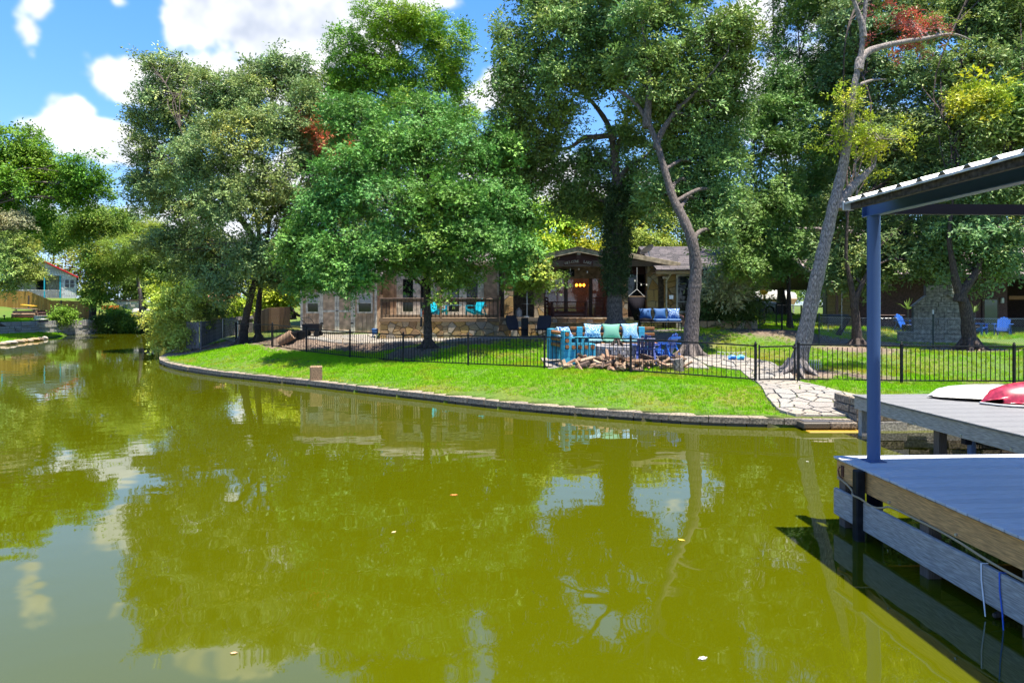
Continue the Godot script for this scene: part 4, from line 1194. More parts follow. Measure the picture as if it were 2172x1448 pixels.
	# chimney stack of the neighbour, white render above the fireplace
	stone_face(nb, flat(Vector3(21.9, 2.4, -34.3)), 0.45, 1.9, 0.3, M.chimney, 0.3, "stone", true)

	# --- outdoor fireplace
	var fp := thing("outdoor_fireplace", "pale stained stone outdoor fireplace with sloping shoulders", "fireplace", Vector3(17.08, 0.85, -29.0), -0.42)
	var outline := [Vector2(0, 0), Vector2(1.86, 0), Vector2(1.86, 1.75), Vector2(1.24, 2.12), Vector2(1.2, 2.55), Vector2(0.46, 2.55), Vector2(0.46, 2.05), Vector2(0.0, 1.62)]
	var core := Geo.new()
	core.prism(outline, 0.7, flat(Vector3(0, 0, -0.75)))
	part("core", core.mesh(), M.mortar, fp)
	var y := 0.0
	while y < 2.5:
		var ch := rr(0.17, 0.3)
		var x := -rr(0, 0.25)
		while x < 1.86:
			var w := rr(0.28, 0.6)
			var cellp := PackedVector2Array([Vector2(x + 0.006, y + 0.006), Vector2(x + w - 0.006, y + 0.006), Vector2(x + w - 0.006, y + ch - 0.006), Vector2(x + 0.006, y + ch - 0.006)])
			for q in Geometry2D.intersect_polygons(cellp, PackedVector2Array(outline)):
				var g := Geo.new()
				g.prism(Array(q), rr(0.05, 0.07), Transform3D.IDENTITY, 0.008)
				part("stone", g.mesh(), M.chimney[rng.randi() % 3], fp, flat(Vector3(0, 0, -0.06)))
			x += w
		y += ch
	for s in [0, 1]:
		board("shoulder_cap", Vector3(-0.05, 1.64, -0.35) if s == 0 else Vector3(1.92, 1.76, -0.35), Vector3(0.48, 2.1, -0.35) if s == 0 else Vector3(1.22, 2.16, -0.35), 0.85, 0.06, M.chimney[0], fp, 0.01)
	for k in [[-0.56, 0.55], [1.86, 0.3]]:
		box_part("bench", Vector3(k[0] + k[1] / 2, 0.28, -0.3), Vector3(k[1], 0.5, 0.6), M.chimney[1], fp, 0.02)
		box_part("bench_cap", Vector3(k[0] + k[1] / 2, 0.55, -0.28), Vector3(k[1] + 0.06, 0.06, 0.68), M.chimney[2], fp, 0.015)

	# --- white metal house across the channel
	var mh := thing("metal_house", "white metal house with red roof edge and teal porch posts across the channel", "house", Vector3(-52.6, 3.2, -70.2), 0.57)
	mh.scale = Vector3.ONE * 0.9
	var zf := 0.0
	# gable front: right part is wall, left part an open porch
	siding(mh, flat(Vector3(5.75, 0, zf)), 1.5, 2.7, 0.25, [Rect2(0.35, 1.3, 1.0, 1.0)], M.metal_white, "metal_sheet")
	for k in 2: window(mh, flat(Vector3(6.13 + k * 0.5, 1.33, zf)), 0.4, 0.9, M.white, M.dark_glass, [0.45], 0.05)
	var gx := 4.15
	for k in 29:
		var x := 0.1 + k * 0.25
		var top := 4.2 - absf(x - gx) * 0.54
		var low := 2.72
		if top > low + 0.05:
			var gg := Geo.new()
			gg.prism([Vector2(0.004, 0), Vector2(0.238, 0), Vector2(0.238, 4.2 - absf(x + 0.238 - gx) * 0.54 - low), Vector2(0.004, top - low)], 0.03)
			part("metal_sheet", gg.mesh(), M.metal_white if x > gx - 0.1 else M.metal_porch, mh, flat(Vector3(x, low, 0.0)))
	siding(mh, flat(Vector3(0.0, 0, -2.6)), 5.8, 2.8, 0.4, [Rect2(3.15, 1.0, 1.1, 1.25)], M.metal_porch, "metal_sheet")
	window(mh, flat(Vector3(3.2, 1.05, -2.6)), 1.0, 1.15, M.trim, M.dark_glass, [], 0.08)
	box_part("side_wall", Vector3(7.22, 1.3, -4.0), Vector3(0.1, 2.7, 8.0), M.metal_white, mh)
	box_part("porch_side", Vector3(5.78, 1.4, -1.3), Vector3(0.06, 2.8, 2.6), M.metal_porch, mh)
	box_part("porch_ceiling", Vector3(2.9, 2.76, -1.3), Vector3(5.8, 0.06, 2.6), M.metal_porch, mh)
	for x in [0.1, 4.1, 5.65]: board("porch_post", Vector3(x, 0, 0.05), Vector3(x, 2.72, 0.05), 0.13, 0.13, M.teal, mh)
	lean_roof(mh, Vector3(7.45, 2.55, 0.35), Vector3(7.45, 2.55, -8.0), Vector3(-3.3, 1.76, 0), 0.08, M.red_metal)
	lean_roof(mh, Vector3(0.75, 2.5, 0.35), Vector3(0.75, 2.5, -8.0), Vector3(3.4, 1.82, 0), 0.08, M.metal_porch)
	board("rake_trim", Vector3(7.45, 2.56, 0.37), Vector3(4.13, 4.34, 0.37), 0.03, 0.14, M.red_metal, mh)
	board("porch_rail", Vector3(0.1, 0.95, 0.1), Vector3(5.6, 0.95, 0.1), 0.05, 0.06, M.white, mh)
	for k in 40: part("baluster", box_mesh(Vector3(0.025, 0.9, 0.025)), M.white, mh, flat(Vector3(1.6 + k * 0.1, 0.48, 0.1)))
	# limestone retaining wall on the far bank
	var lw := thing("limestone_wall", "dry stacked pale limestone wall along the left bank", "wall")
	var lp := [Vector2(-39.0, 40.0), Vector2(-38.55, 51.0), Vector2(-37.3, 60.0), Vector2(-36.6, 61.3), Vector2(-34.6, 62.2)]
	for i in 4:
		var a: Vector2 = lp[i]; var b: Vector2 = lp[i + 1]
		var ang := atan2(b.y - a.y, b.x - a.x)
		stone_face(lw, Transform3D(Basis(Vector3.UP, ang), Vector3(a.x, -0.15, -a.y)), a.distance_to(b), 1.4 if i < 2 else (1.35 if i == 2 else 0.5), 0.5, M.lime, 0.3, "stone", true)

# ---------------------------------------------------------------- foliage
var sprays := {}
func make_sprays() -> void:
	for kind in ["oak", "red", "broad", "fine", "big"]:
		var list := []
		for variant in 3:
			var g := Geo.new()
			g.colored = true
			var count: int = {"oak": 34, "red": 36, "broad": 32, "fine": 60, "big": 22}[kind]
			var size: float = {"oak": 0.135, "red": 0.125, "broad": 0.15, "fine": 0.085, "big": 0.2}[kind]
			var reach: float = {"oak": 0.36, "red": 0.38, "broad": 0.42, "fine": 0.45, "big": 0.42}[kind]
			# a few twigs fanning out from the origin, leaves set along them
			var twigs := []
			for k in 6:
				var d := Vector3(rng.randfn(), rng.randfn() * 0.35 + 0.15, rng.randfn()).normalized()
				twigs.append(d * reach * rr(0.75, 1.15))
			g.col = Color(1.6, 1.2, 1.0)
			for k in 3:
				var e: Vector3 = twigs[k]
				var side := e.cross(Vector3.UP).normalized() * 0.006
				g.tri(-side, side, e * 0.95)
			for k in count:
				var tw: Vector3 = twigs[k % 6]
				var along := pow(rng.randf(), 0.7)
				var p := tw * along + Vector3(rng.randfn(), rng.randfn(), rng.randfn()) * reach * 0.17
				var dir := (tw.normalized() + Vector3(rng.randfn(), rng.randfn() * 0.6, rng.randfn()) * 0.8).normalized()
				var up := (Vector3.UP + Vector3(rng.randfn(), rng.randfn(), rng.randfn()) * 0.42).normalized()
				var sd := dir.cross(up).normalized()
				var nn := sd.cross(dir)
				var l := size * rr(0.7, 1.25)
				var v := rr(0.72, 1.3)
				g.col = Color(v * rr(0.85, 1.15), v, v * rr(0.7, 1.2))
				if kind == "red" or kind == "big":
					var wd := l * 0.32
					var mid := p + dir * l * 0.45 - nn * l * 0.06
					g.tri(p, p + dir * l * 0.5 + sd * wd * 0.5, p + dir * l - nn * l * 0.12)
					g.tri(p, p + dir * l - nn * l * 0.12, p + dir * l * 0.5 - sd * wd * 0.5)
					if kind == "red":
						g.tri(p + dir * l * 0.15, p + dir * l * 0.62 + sd * wd * 1.6 + nn * l * 0.05, mid)
						g.tri(p + dir * l * 0.15, mid, p + dir * l * 0.62 - sd * wd * 1.6 + nn * l * 0.05)
				else:
					var wd: float = l * {"oak": 0.24, "broad": 0.3, "fine": 0.16}[kind]
					var tip := p + dir * l - nn * l * 0.1
					g.tri(p, p + dir * l * 0.5 + sd * wd + nn * l * 0.06, tip)
					g.tri(p, tip, p + dir * l * 0.5 - sd * wd + nn * l * 0.06)
			list.append(g.mesh())
		sprays[kind] = list

func multi(called: String, mesh: Mesh, m: Material, ts: Array, tints: PackedColorArray, parent: Node) -> MultiMeshInstance3D:
	var mm := MultiMesh.new()
	mm.transform_format = MultiMesh.TRANSFORM_3D
	mm.use_colors = true
	mm.mesh = mesh
	mm.instance_count = ts.size()
	for i in ts.size():
		mm.set_instance_transform(i, ts[i])
		mm.set_instance_color(i, tints[i])
	var o := MultiMeshInstance3D.new()
	o.name = called if parent != self else numbered(called)
	o.multimesh = mm
	o.material_override = m
	o.set_meta("kind", "stuff")
	parent.add_child(o, true)
	return o

func nearest_on(path: Array, rad: Array, p: Vector3) -> int:
	var best := 0
	var bd := 1e9
	for i in path.size():
		var q: Vector3 = path[i]
		if i < path.size() * 0.3: continue
		var below := maxf(0.0, q.y - p.y + 0.4) * 2.0
		var d := q.distance_to(p) + below
		if d < bd: bd = d; best = i
	return best

# blobs: [centre, radii (x, y, z), how full (1 = normal), tint or null]
func tree(called: String, label: String, category: String, group: String, trunks: Array, bark: Material, blobs: Array, kind: String, tint: Color, full := 1.0, opt := {}) -> Node3D:
	var base: Vector3 = trunks[0][0][0]
	var root := thing(called, label, category, base, 0.0, group)
	var paths := []
	for tr in trunks:
		var raw: Array = tr[0]
		var p := curve(raw, 5)
		var r := []
		for i in p.size():
			var t := float(i) / (p.size() - 1)
			r.append(lerpf(tr[1], tr[2] * 0.4, pow(t, 0.8)) * (1.0 + 0.06 * sin(i * 1.7 + tr[1] * 40)))
		if paths.is_empty() or tr.size() > 3:
			r[0] = tr[1] * 1.75
			if r.size() > 4: r[1] = tr[1] * 1.15
		for i in p.size(): p[i] -= base
		p[0] -= Vector3(0, 0.25, 0)
		paths.append([p, r])
		var g := Geo.new()
		g.tube(p, r, 12)
		if (paths.size() == 1 or tr.size() > 3) and tr[1] > 0.15:   # roots spreading from the foot
			var turn := rr(0, 1)
			for k in 6:
				var a := turn + TAU * k / 6 + rr(-0.3, 0.3)
				var o := Vector3(cos(a), 0, sin(a)) * float(tr[1])
				var foot: Vector3 = p[0] + Vector3(0, 0.25, 0)
				g.tube([foot + Vector3(0, tr[1] * 1.5, 0) + o * 0.6, foot + Vector3(0, tr[1] * 0.5, 0) + o * 1.25, foot + o * rr(1.9, 2.3) + Vector3(0, 0.03, 0), foot + o * rr(2.8, 3.4) - Vector3(0, 0.1, 0)], [tr[1] * 0.4, tr[1] * 0.42, tr[1] * 0.25, 0.02], 7)
		part("trunk" if paths.size() == 1 or tr.size() > 3 else "limb", g.mesh(), bark, root)
	var leaf: Material = M.leaf_gloss if kind == "oak" or kind == "red" else M.leaf
	var ts := [[], [], []]
	var tc := [PackedColorArray(), PackedColorArray(), PackedColorArray()]
	var scale0: float = opt.get("leaf", 1.0)
	for bl in blobs:
		var c: Vector3 = bl[0] - base
		var r: Vector3 = bl[1]
		# a limb from the nearest trunk to the middle of this mass, and branches spreading from it
		var src = paths[0]
		var bi := 0
		var bd := 1e9
		for pt in paths:
			var i := nearest_on(pt[0], pt[1], c)
			var d: float = pt[0][i].distance_to(c)
			if d < bd: bd = d; src = pt; bi = i
		var a: Vector3 = src[0][bi]
		var r0: float = minf(src[1][bi] * 0.62, 0.05 + bd * 0.028)
		var g := Geo.new()
		var pts := []
		if bd > 0.4:
			var mid := a.lerp(c, 0.5) + Vector3(rr(-0.12, 0.12), 0.1 + rr(-0.05, 0.12), rr(-0.12, 0.12)) * bd
			pts = curve([a, a.lerp(mid, 0.55) + Vector3(rr(-0.06, 0.06), 0.04, rr(-0.06, 0.06)) * bd, mid, c], 4)
			var rad := []
			for i in pts.size(): rad.append(lerpf(r0, 0.03, float(i) / (pts.size() - 1)))
			g.tube(pts, rad, 7)
		else:
			pts = [a, c]
		var tips := []
		for k in int(opt.get("twigs", 9)):
			var d := Vector3(rng.randfn(), rng.randfn() * 0.8 + 0.2, rng.randfn()).normalized()
			var e := c + d * r * rr(0.6, 1.0)
			var s: Vector3 = pts[int(pts.size() * rr(0.55, 0.99))]
			var m2 := s.lerp(e, 0.5) + Vector3(rr(-0.1, 0.1), rr(-0.1, 0.14), rr(-0.1, 0.1)) * s.distance_to(e)
			g.tube([s, s.lerp(m2, 0.6), m2, e], [0.035, 0.028, 0.02, 0.008], 4, false)
			tips.append(e); tips.append(m2.lerp(e, 0.5))
			# fine twigs off the branch
			for q in 3:
				var s2 := m2.lerp(e, rr(0.1, 1.0))
				var e2 := s2 + Vector3(rng.randfn(), rng.randfn() * 0.8, rng.randfn()).normalized() * rr(0.4, 0.9)
				g.tube([s2, s2.lerp(e2, 0.55) + Vector3(0, rr(-0.05, 0.08), 0), e2], [0.014, 0.009, 0.004], 3, false)
				tips.append(e2)
		if g.v.size(): part("limb", g.mesh(), bark, root)
		# leaves: on the twigs, and through the outer part of the mass where the clump noise allows
		var area := (r.x * r.y + r.y * r.z + r.x * r.z) / 3.0
		var count := int(area * 165.0 * full * float(bl[2]) / (scale0 * scale0))
		var sd := rr(0, 900)
		var tnt: Color = bl[3] if bl.size() > 3 and bl[3] != null else tint
		for k in count + tips.size() * 2:
			var p: Vector3
			if k >= count:
				p = tips[(k - count) / 2] + Vector3(rng.randfn(), rng.randfn(), rng.randfn()) * 0.12
			else:
				var d := Vector3(rng.randfn(), rng.randfn(), rng.randfn()).normalized()
				if d.y < -0.35 and rng.randf() < 0.4: d.y = -d.y
				var w := pow(rng.randf(), 0.42)
				var q := d * r * w * (1.0 + 0.22 * noise.get_noise_3dv(d * 45.0 + Vector3.ONE * sd))
				p = c + q
				var pb := (p + base) * Vector3(1, 1.5, 1)
				var cl := 0.8 * noise.get_noise_3dv(pb * 40.0) + 0.8 * noise.get_noise_3dv(pb * 95.0)
				if cl < 0.06: continue
			var out := (p - c).normalized() * 0.55 + Vector3.UP * 0.85 + Vector3(rng.randfn(), rng.randfn(), rng.randfn()) * 0.35
			if kind == "oak": out.y += 0.2
			var y := out.normalized()
			var x := y.cross(Vector3(rng.randfn(), rng.randfn(), rng.randfn())).normalized()
			var s := scale0 * rr(0.62, 1.45)
			var b := Basis(x, y, x.cross(y)) * s
			var v := rng.randi() % 3
			ts[v].append(Transform3D(b, p))
			var hue := noise.get_noise_3dv((p + base) * 22.0 + Vector3(50, 0, 0))
			var br := rr(0.72, 1.32)
			var young := 1.0 if rng.randf() > 0.08 else 1.45
			br *= 1.75
			tc[v].append(Color(tnt.r * 1.1 * br * (1.0 + hue * 0.3) * young, tnt.g * br * sqrt(young), tnt.b * br * (1.0 - hue * 0.4)))
	for v in 3:
		if ts[v].size(): multi("crown", sprays[kind][v], leaf, ts[v], tc[v], root)
	return root

func bl(x: float, y: float, z: float, rx: float, ry: float, full := 1.0, tint = null, rz := 0.0) -> Array:   # a mass of leaves: bearing, height and half sizes as seen
	var k := z / F
	return [at(x, y, z), Vector3(rx * k, ry * k, rz if rz > 0 else (rx + ry) * 0.5 * k), full, tint]

func path(l: Array, z: float) -> Array:
	var out := []
	for p in l: out.append(at(p[0], p[1], z if p.size() < 3 else p[2]))
	return out

func make_trees() -> void:
	var oak := Color(0.11, 0.185, 0.05)
	var red := Color(0.075, 0.18, 0.036)
	var bright := Color(0.138, 0.263, 0.024)
	var lime := Color(0.2, 0.26, 0.02)
	var dark := Color(0.0875, 0.144, 0.042)
	# --- the house's own trees
	tree("oak_tree", "dark red oak in front of the deck with leaves drooping over the railing", "tree", "",
		[[path([[908, 738], [907, 690], [906, 640], [904, 590], [906, 520], [912, 440], [905, 350], [895, 270]], 26), 0.19, 0.07], [path([[906, 560], [870, 500], [820, 430], [790, 360]], 26), 0.1, 0.04], [path([[906, 540], [960, 470], [1010, 400], [1040, 340]], 26), 0.1, 0.04], [path([[905, 610], [878, 590], [840, 560], [770, 560]], 25.6), 0.09, 0.04]], M.bark_dark,
		[bl(745, 265, 27, 75, 65), bl(850, 330, 26, 95, 75), bl(900, 255, 27, 75, 60), bl(960, 320, 26, 95, 70), bl(1040, 335, 27, 75, 65), bl(745, 385, 26, 75, 70), bl(830, 440, 25, 95, 70), bl(940, 440, 25, 105, 70), bl(1045, 430, 26, 75, 70), bl(690, 455, 26, 75, 60), bl(645, 530, 26, 52, 50), bl(720, 550, 25, 85, 60), bl(830, 535, 24.5, 85, 50), bl(930, 540, 25, 85, 45), bl(1030, 525, 25, 75, 55), bl(1105, 550, 26, 55, 50), bl(1130, 590, 26, 35, 38, 1.0, Color(0.12, 0.19, 0.03)), bl(650, 600, 26, 40, 36), bl(745, 590, 25, 65, 26), bl(860, 558, 25.6, 50, 22), bl(965, 588, 25, 40, 22, 1.0, Color(0.09, 0.17, 0.03)), bl(1090, 470, 27, 45, 50)], "red", red, 0.95)
	tree("oak_tree", "grey green live oak with twin trunks at the corner of the lawn", "tree", "",
		[[path([[513, 734], [517, 700], [524, 660], [536, 610], [546, 560], [548, 490], [530, 420], [500, 350]], 32.5), 0.24, 0.1], [path([[548, 722], [546, 680], [551, 620], [560, 550], [572, 470], [590, 380], [600, 300]], 34), 0.19, 0.08, 1], [path([[546, 520], [500, 450], [430, 380], [380, 270]], 32.5), 0.2, 0.06], [path([[560, 460], [620, 420], [650, 350]], 33), 0.18, 0.06]], M.bark_dark,
		[bl(335, 150, 37, 32, 40, 0.6), bl(385, 165, 37, 25, 45, 0.6), bl(345, 230, 37, 62, 60, 0.8), bl(425, 265, 37, 85, 65), bl(465, 195, 34, 50, 45, 0.7), bl(530, 225, 34, 75, 60), bl(590, 150, 35, 42, 38, 0.6), bl(540, 165, 35, 40, 40, 0.6), bl(635, 160, 35, 30, 45, 0.6), bl(335, 320, 37, 62, 60, 0.8), bl(300, 260, 37, 25, 25, 0.6), bl(420, 360, 32, 90, 65), bl(500, 320, 32, 90, 80), bl(590, 285, 33, 75, 70), bl(330, 415, 37, 62, 55, 0.8), bl(290, 395, 37, 26, 20, 0.6), bl(400, 450, 37, 75, 60), bl(480, 450, 31, 85, 70, 0.8), bl(570, 400, 32, 75, 75, 0.9), bl(370, 520, 37, 75, 55), bl(455, 550, 37, 75, 50), bl(530, 545, 31.6, 60, 50, 0.7), bl(600, 490, 33, 60, 70, 0.8), bl(650, 250, 34, 50, 75), bl(650, 360, 34, 50, 60), bl(480, 610, 32, 45, 28, 0.6), bl(590, 590, 33, 40, 40, 0.7), bl(420, 590, 37, 50, 30)], "oak", Color(0.12, 0.185, 0.065), 1.0)
	tree("oak_tree", "tall bright red oak rising behind the front trees", "tree", "trees behind the house",
		[[path([[845, 690], [845, 500], [842, 300], [838, 120]], 39), 0.4, 0.1]], M.bark_mid,
		[bl(735, 120, 38, 60, 65), bl(815, 55, 38, 75, 58), bl(895, 65, 38, 65, 60), bl(955, 95, 38, 52, 58), bl(800, 150, 38, 85, 65), bl(900, 165, 38, 75, 55), bl(715, 190, 38, 50, 50), bl(845, 235, 38, 90, 55), bl(965, 180, 38, 35, 45, 0.7), bl(985, 255, 39, 40, 40, 0.5), bl(668, 275, 33.5, 20, 20, 0.5, Color(0.32, 0.12, 0.06)), bl(702, 312, 33.5, 22, 16, 0.5, Color(0.32, 0.12, 0.06)), bl(760, 300, 39, 80, 70), bl(900, 330, 40, 90, 80)], "red", Color(0.11, 0.22, 0.018), 0.95)
	tree("oak_tree", "live oak with an ivy covered trunk by the porch steps", "tree", "",
		[[path([[1306, 712], [1304, 660], [1304, 600], [1308, 530], [1310, 440], [1304, 340], [1292, 270], [1255, 215], [1210, 170]], 28.4), 0.4, 0.12], [path([[1303, 285], [1270, 290], [1240, 292], [1210, 312], [1180, 315], [1145, 300], [1115, 285]], 28), 0.14, 0.05], [path([[1312, 385], [1335, 350], [1365, 335], [1390, 310]], 28.4), 0.14, 0.05], [path([[1305, 330], [1318, 290], [1330, 255], [1300, 200]], 28.4), 0.15, 0.06], [path([[1316, 690], [1330, 720]], 28.1), 0.3, 0.2]], M.bark_mid,
		[bl(1115, 95, 27.5, 70, 70), bl(1105, 180, 27.5, 70, 60), bl(1195, 60, 27, 85, 75), bl(1195, 165, 26.5, 80, 60), bl(1285, 60, 27, 85, 75), bl(1100, 255, 27.5, 58, 45, 0.7), bl(1190, 250, 27, 62, 35, 0.6), bl(1290, 150, 27, 80, 60), bl(1160, -20, 28, 90, 70), bl(1260, -50, 28, 90, 70), bl(1240, 395, 29, 55, 35, 0.4), bl(1215, 430, 30, 55, 32, 0.5), bl(1270, 450, 30, 36, 32, 0.6), bl(1345, 440, 28.4, 40, 45, 0.8), bl(1060, 300, 28, 40, 35, 0.6), bl(1085, 350, 29, 40, 30, 0.5), bl(1150, 320, 28, 60, 30, 0.5), bl(1150, 375, 29, 60, 36, 0.6), bl(1245, 345, 29, 45, 30, 0.5), bl(1095, 400, 30, 45, 30, 0.5), bl(1340, 300, 28, 40, 50, 0.6), bl(1350, 380, 29, 40, 50, 0.7)], "oak", oak, 0.9)
	tree("oak_tree", "live oak with a curving bare trunk beside the blue lawn chairs", "tree", "",
		[[path([[1464, 760, 23], [1467, 700, 23], [1471, 640, 23], [1476, 570, 23], [1468, 510, 23], [1448, 460, 23.2], [1428, 420, 23.4], [1410, 360, 23.6], [1392, 300, 23.8], [1372, 255, 24], [1345, 215, 24.2], [1310, 190, 24.4]], 23), 0.29, 0.12], [path([[1392, 300], [1430, 240], [1480, 190], [1545, 110]], 24), 0.13, 0.05], [path([[1372, 255], [1378, 180], [1370, 110], [1360, 40]], 24), 0.16, 0.05]], M.bark_mid,
		[bl(1385, 55, 25, 85, 75), bl(1400, 155, 25, 85, 60), bl(1480, 85, 25, 75, 65), bl(1555, 80, 25, 52, 58), bl(1500, 180, 25, 80, 55), bl(1345, 150, 24.4, 60, 55, 0.8), bl(1450, 265, 25, 65, 55), bl(1535, 250, 26, 62, 55), bl(1350, -60, 26, 100, 70), bl(1480, -40, 26, 90, 60), bl(1545, 160, 25.5, 45, 50, 0.8), bl(1490, 350, 25, 55, 55, 0.8), bl(1430, 330, 25.5, 40, 50, 0.7), bl(1500, 430, 25, 55, 45, 0.8), bl(1515, 490, 24.5, 36, 36, 0.7), bl(1395, 410, 25, 28, 30, 0.6), bl(1530, 340, 26, 50, 50, 0.9), bl(1460, 400, 25.5, 50, 45, 0.8), bl(1545, 430, 27, 50, 45, 0.9), bl(1430, 210, 24.6, 60, 45, 0.8), bl(1380, 230, 25, 40, 40, 0.7)], "oak", oak, 0.9)
	tree("oak_tree", "red oak with a slim trunk behind the side gate", "tree", "",
		[[path([[1676, 692], [1674, 640], [1672, 570], [1668, 450], [1664, 380]], 31), 0.13, 0.08]], M.bark_dark,
		[bl(1595, 330, 29.5, 75, 75), bl(1680, 295, 30, 75, 75), bl(1635, 430, 29.5, 85, 65), bl(1720, 420, 31, 65, 65), bl(1580, 485, 29, 65, 45), bl(1660, 520, 29.5, 70, 45), bl(1570, 555, 28.5, 45, 32, 0.9), bl(1705, 100, 32, 85, 85), bl(1665, 205, 31, 65, 60), bl(1745, 205, 32, 70, 75), bl(1730, 0, 32, 90, 60), bl(1700, -70, 32, 90, 60), bl(1760, 320, 32, 60, 80), bl(1640, 565, 30, 45, 22, 0.8), bl(1615, 250, 30, 45, 45)], "red", Color(0.08, 0.16, 0.04), 1.0)
	var lean := tree("oak_tree", "pale leaning trunk tree beside the garden gate with few leaves", "tree", "",
		[[path([[1690, 790, 19.4], [1704, 730, 19.4], [1722, 640, 19.3], [1738, 570, 19.2], [1754, 500, 19.2], [1770, 430, 19.1], [1786, 365, 19.1], [1797, 310, 19], [1805, 250, 19], [1811, 190, 19], [1826, 120, 19], [1832, 60, 19], [1840, -30, 19]], 19.3), 0.25, 0.11], [path([[1784, 425, 19.1], [1810, 395, 19.2], [1838, 368, 19.4], [1856, 350, 19.5]], 19), 0.17, 0.12], [path([[1822, 130, 19], [1845, 108, 19.2], [1900, 92, 19.4], [1960, 82, 19.8], [2020, 72, 20.2], [2060, 85, 20.4]], 19), 0.13, 0.05], [path([[1812, 185, 19], [1850, 170, 19.3], [1880, 168, 19.8]], 19), 0.07, 0.03], [path([[1818, 400, 19.2], [1815, 350, 19.2], [1825, 330, 19.3], [1860, 312, 19.4], [1885, 312, 19.5]], 19), 0.03, 0.02], [path([[1832, 60, 19], [1815, 10, 19], [1800, -30, 19]], 19), 0.1, 0.05]], M.bark_pale,
		[bl(1800, 228, 18.9, 16, 14, 0.35, lime), bl(1840, 292, 18.9, 34, 20, 0.5, Color(0.16, 0.23, 0.02)), bl(1790, 285, 18.8, 14, 10, 0.4, lime), bl(1862, 316, 19.4, 20, 10, 0.4, lime), bl(1930, 42, 20, 34, 18, 0.35, Color(0.26, 0.07, 0.05)), bl(1960, 70, 20.2, 26, 12, 0.3, Color(0.26, 0.07, 0.05)), bl(1850, -40, 20, 90, 60, 0.5), bl(1985, 60, 20.5, 45, 25, 0.3, Color(0.13, 0.17, 0.03))], "oak", Color(0.1, 0.15, 0.03), 0.7, {"leaf": 0.55, "twigs": 3})
	tree("oak_tree", "dark oak growing behind the blue canopy post", "tree", "",
		[[path([[1819, 736], [1817, 690], [1812, 640], [1803, 590], [1795, 540], [1800, 440]], 26), 0.21, 0.09], [path([[1812, 640], [1835, 590], [1870, 520]], 26), 0.15, 0.06]], M.bark_dark,
		[bl(1830, 55, 29, 85, 75), bl(1925, 50, 29, 85, 65), bl(1890, 165, 28.5, 85, 65), bl(1800, 150, 30, 60, 80), bl(1875, 275, 28, 75, 60), bl(1955, 300, 27, 80, 65), bl(1800, 300, 29, 50, 70), bl(1890, 385, 27.5, 80, 55), bl(1980, 400, 27, 65, 55), bl(1935, 490, 27, 70, 40), bl(1865, 485, 28, 60, 45), bl(1840, 545, 27, 40, 35), bl(1905, 550, 27, 65, 32), bl(1800, 450, 28, 40, 60), bl(1960, 560, 27, 40, 30), bl(1945, 545, 26, 50, 30), bl(1860, 582, 27, 42, 22), bl(1785, 588, 27, 34, 20), bl(1870, -50, 30, 100, 60), bl(1980, -40, 30, 100, 60), bl(1760, 560, 28, 30, 30, 0.7)], "oak", Color(0.095, 0.16, 0.058), 1.05)
	tree("oak_tree", "dark forked oak beside the outdoor stone fireplace", "tree", "",
		[[path([[2058, 744], [2055, 700], [2048, 650], [2032, 610], [2022, 560], [2014, 500], [2022, 430]], 24), 0.28, 0.1], [path([[2036, 625], [2056, 600], [2072, 575], [2090, 530], [2120, 470]], 24), 0.2, 0.07]], M.bark_dark,
		[bl(2030, 40, 28, 85, 75), bl(2120, 55, 27, 75, 85), bl(2000, 175, 27, 80, 70), bl(2100, 165, 26, 80, 75), bl(2060, 285, 25, 85, 70), bl(2150, 255, 25, 65, 80, 1.0, Color(0.12, 0.19, 0.03)), bl(2085, 215, 24.6, 45, 35, 0.9, Color(0.2, 0.26, 0.02)), bl(2075, 395, 24.5, 85, 60), bl(2150, 420, 24.5, 55, 80), bl(2050, 495, 24.5, 70, 42), bl(2125, 520, 24.5, 60, 40), bl(2190, 330, 25, 60, 120), bl(2080, -50, 28, 110, 60), bl(2190, 60, 27, 60, 120), bl(2000, 520, 25.5, 40, 40), bl(2012, 558, 25, 36, 26), bl(2120, 562, 24.5, 58, 26)], "oak", Color(0.1, 0.17, 0.055), 1.05)
	# --- trees behind the house, seen between and under the others
	for k in [[1130, 480, 50, bright, 90, 60, "bright green", "left of the porch gable"], [1225, 480, 52, Color(0.2, 0.25, 0.02), 80, 60, "yellow green", "straight above the porch gable"], [1360, 470, 52, Color(0.13, 0.19, 0.03), 90, 65, "mid green", "behind the satellite dish"], [1540, 490, 54, Color(0.16, 0.22, 0.025), 100, 65, "light green", "around the utility pole"], [1440, 560, 56, Color(0.14, 0.2, 0.02), 110, 40, "low spreading green", "just over the dark shingles"]]:
		tree("background_tree", "%s tree behind the house roof, %s" % [k[6], k[7]], "tree", "sunlit trees behind the house",
			[[path([[k[0], 665], [k[0] + 6, 560], [k[0], k[1]]], k[2]), 0.3, 0.1]], M.bark_mid,
			[bl(k[0] - k[4] * 0.5, k[1] + 15, k[2], k[4] * 0.6, k[5] * 0.8), bl(k[0] + k[4] * 0.5, k[1], k[2] + 1, k[4] * 0.6, k[5] * 0.9), bl(k[0], k[1] - k[5] * 0.5, k[2] + 1, k[4] * 0.6, k[5] * 0.6), bl(k[0] + 10, k[1] + k[5] * 0.8, k[2] - 1, k[4] * 0.9, k[5] * 0.5)], "broad", k[3], 0.55, {"leaf": 1.35, "twigs": 5})
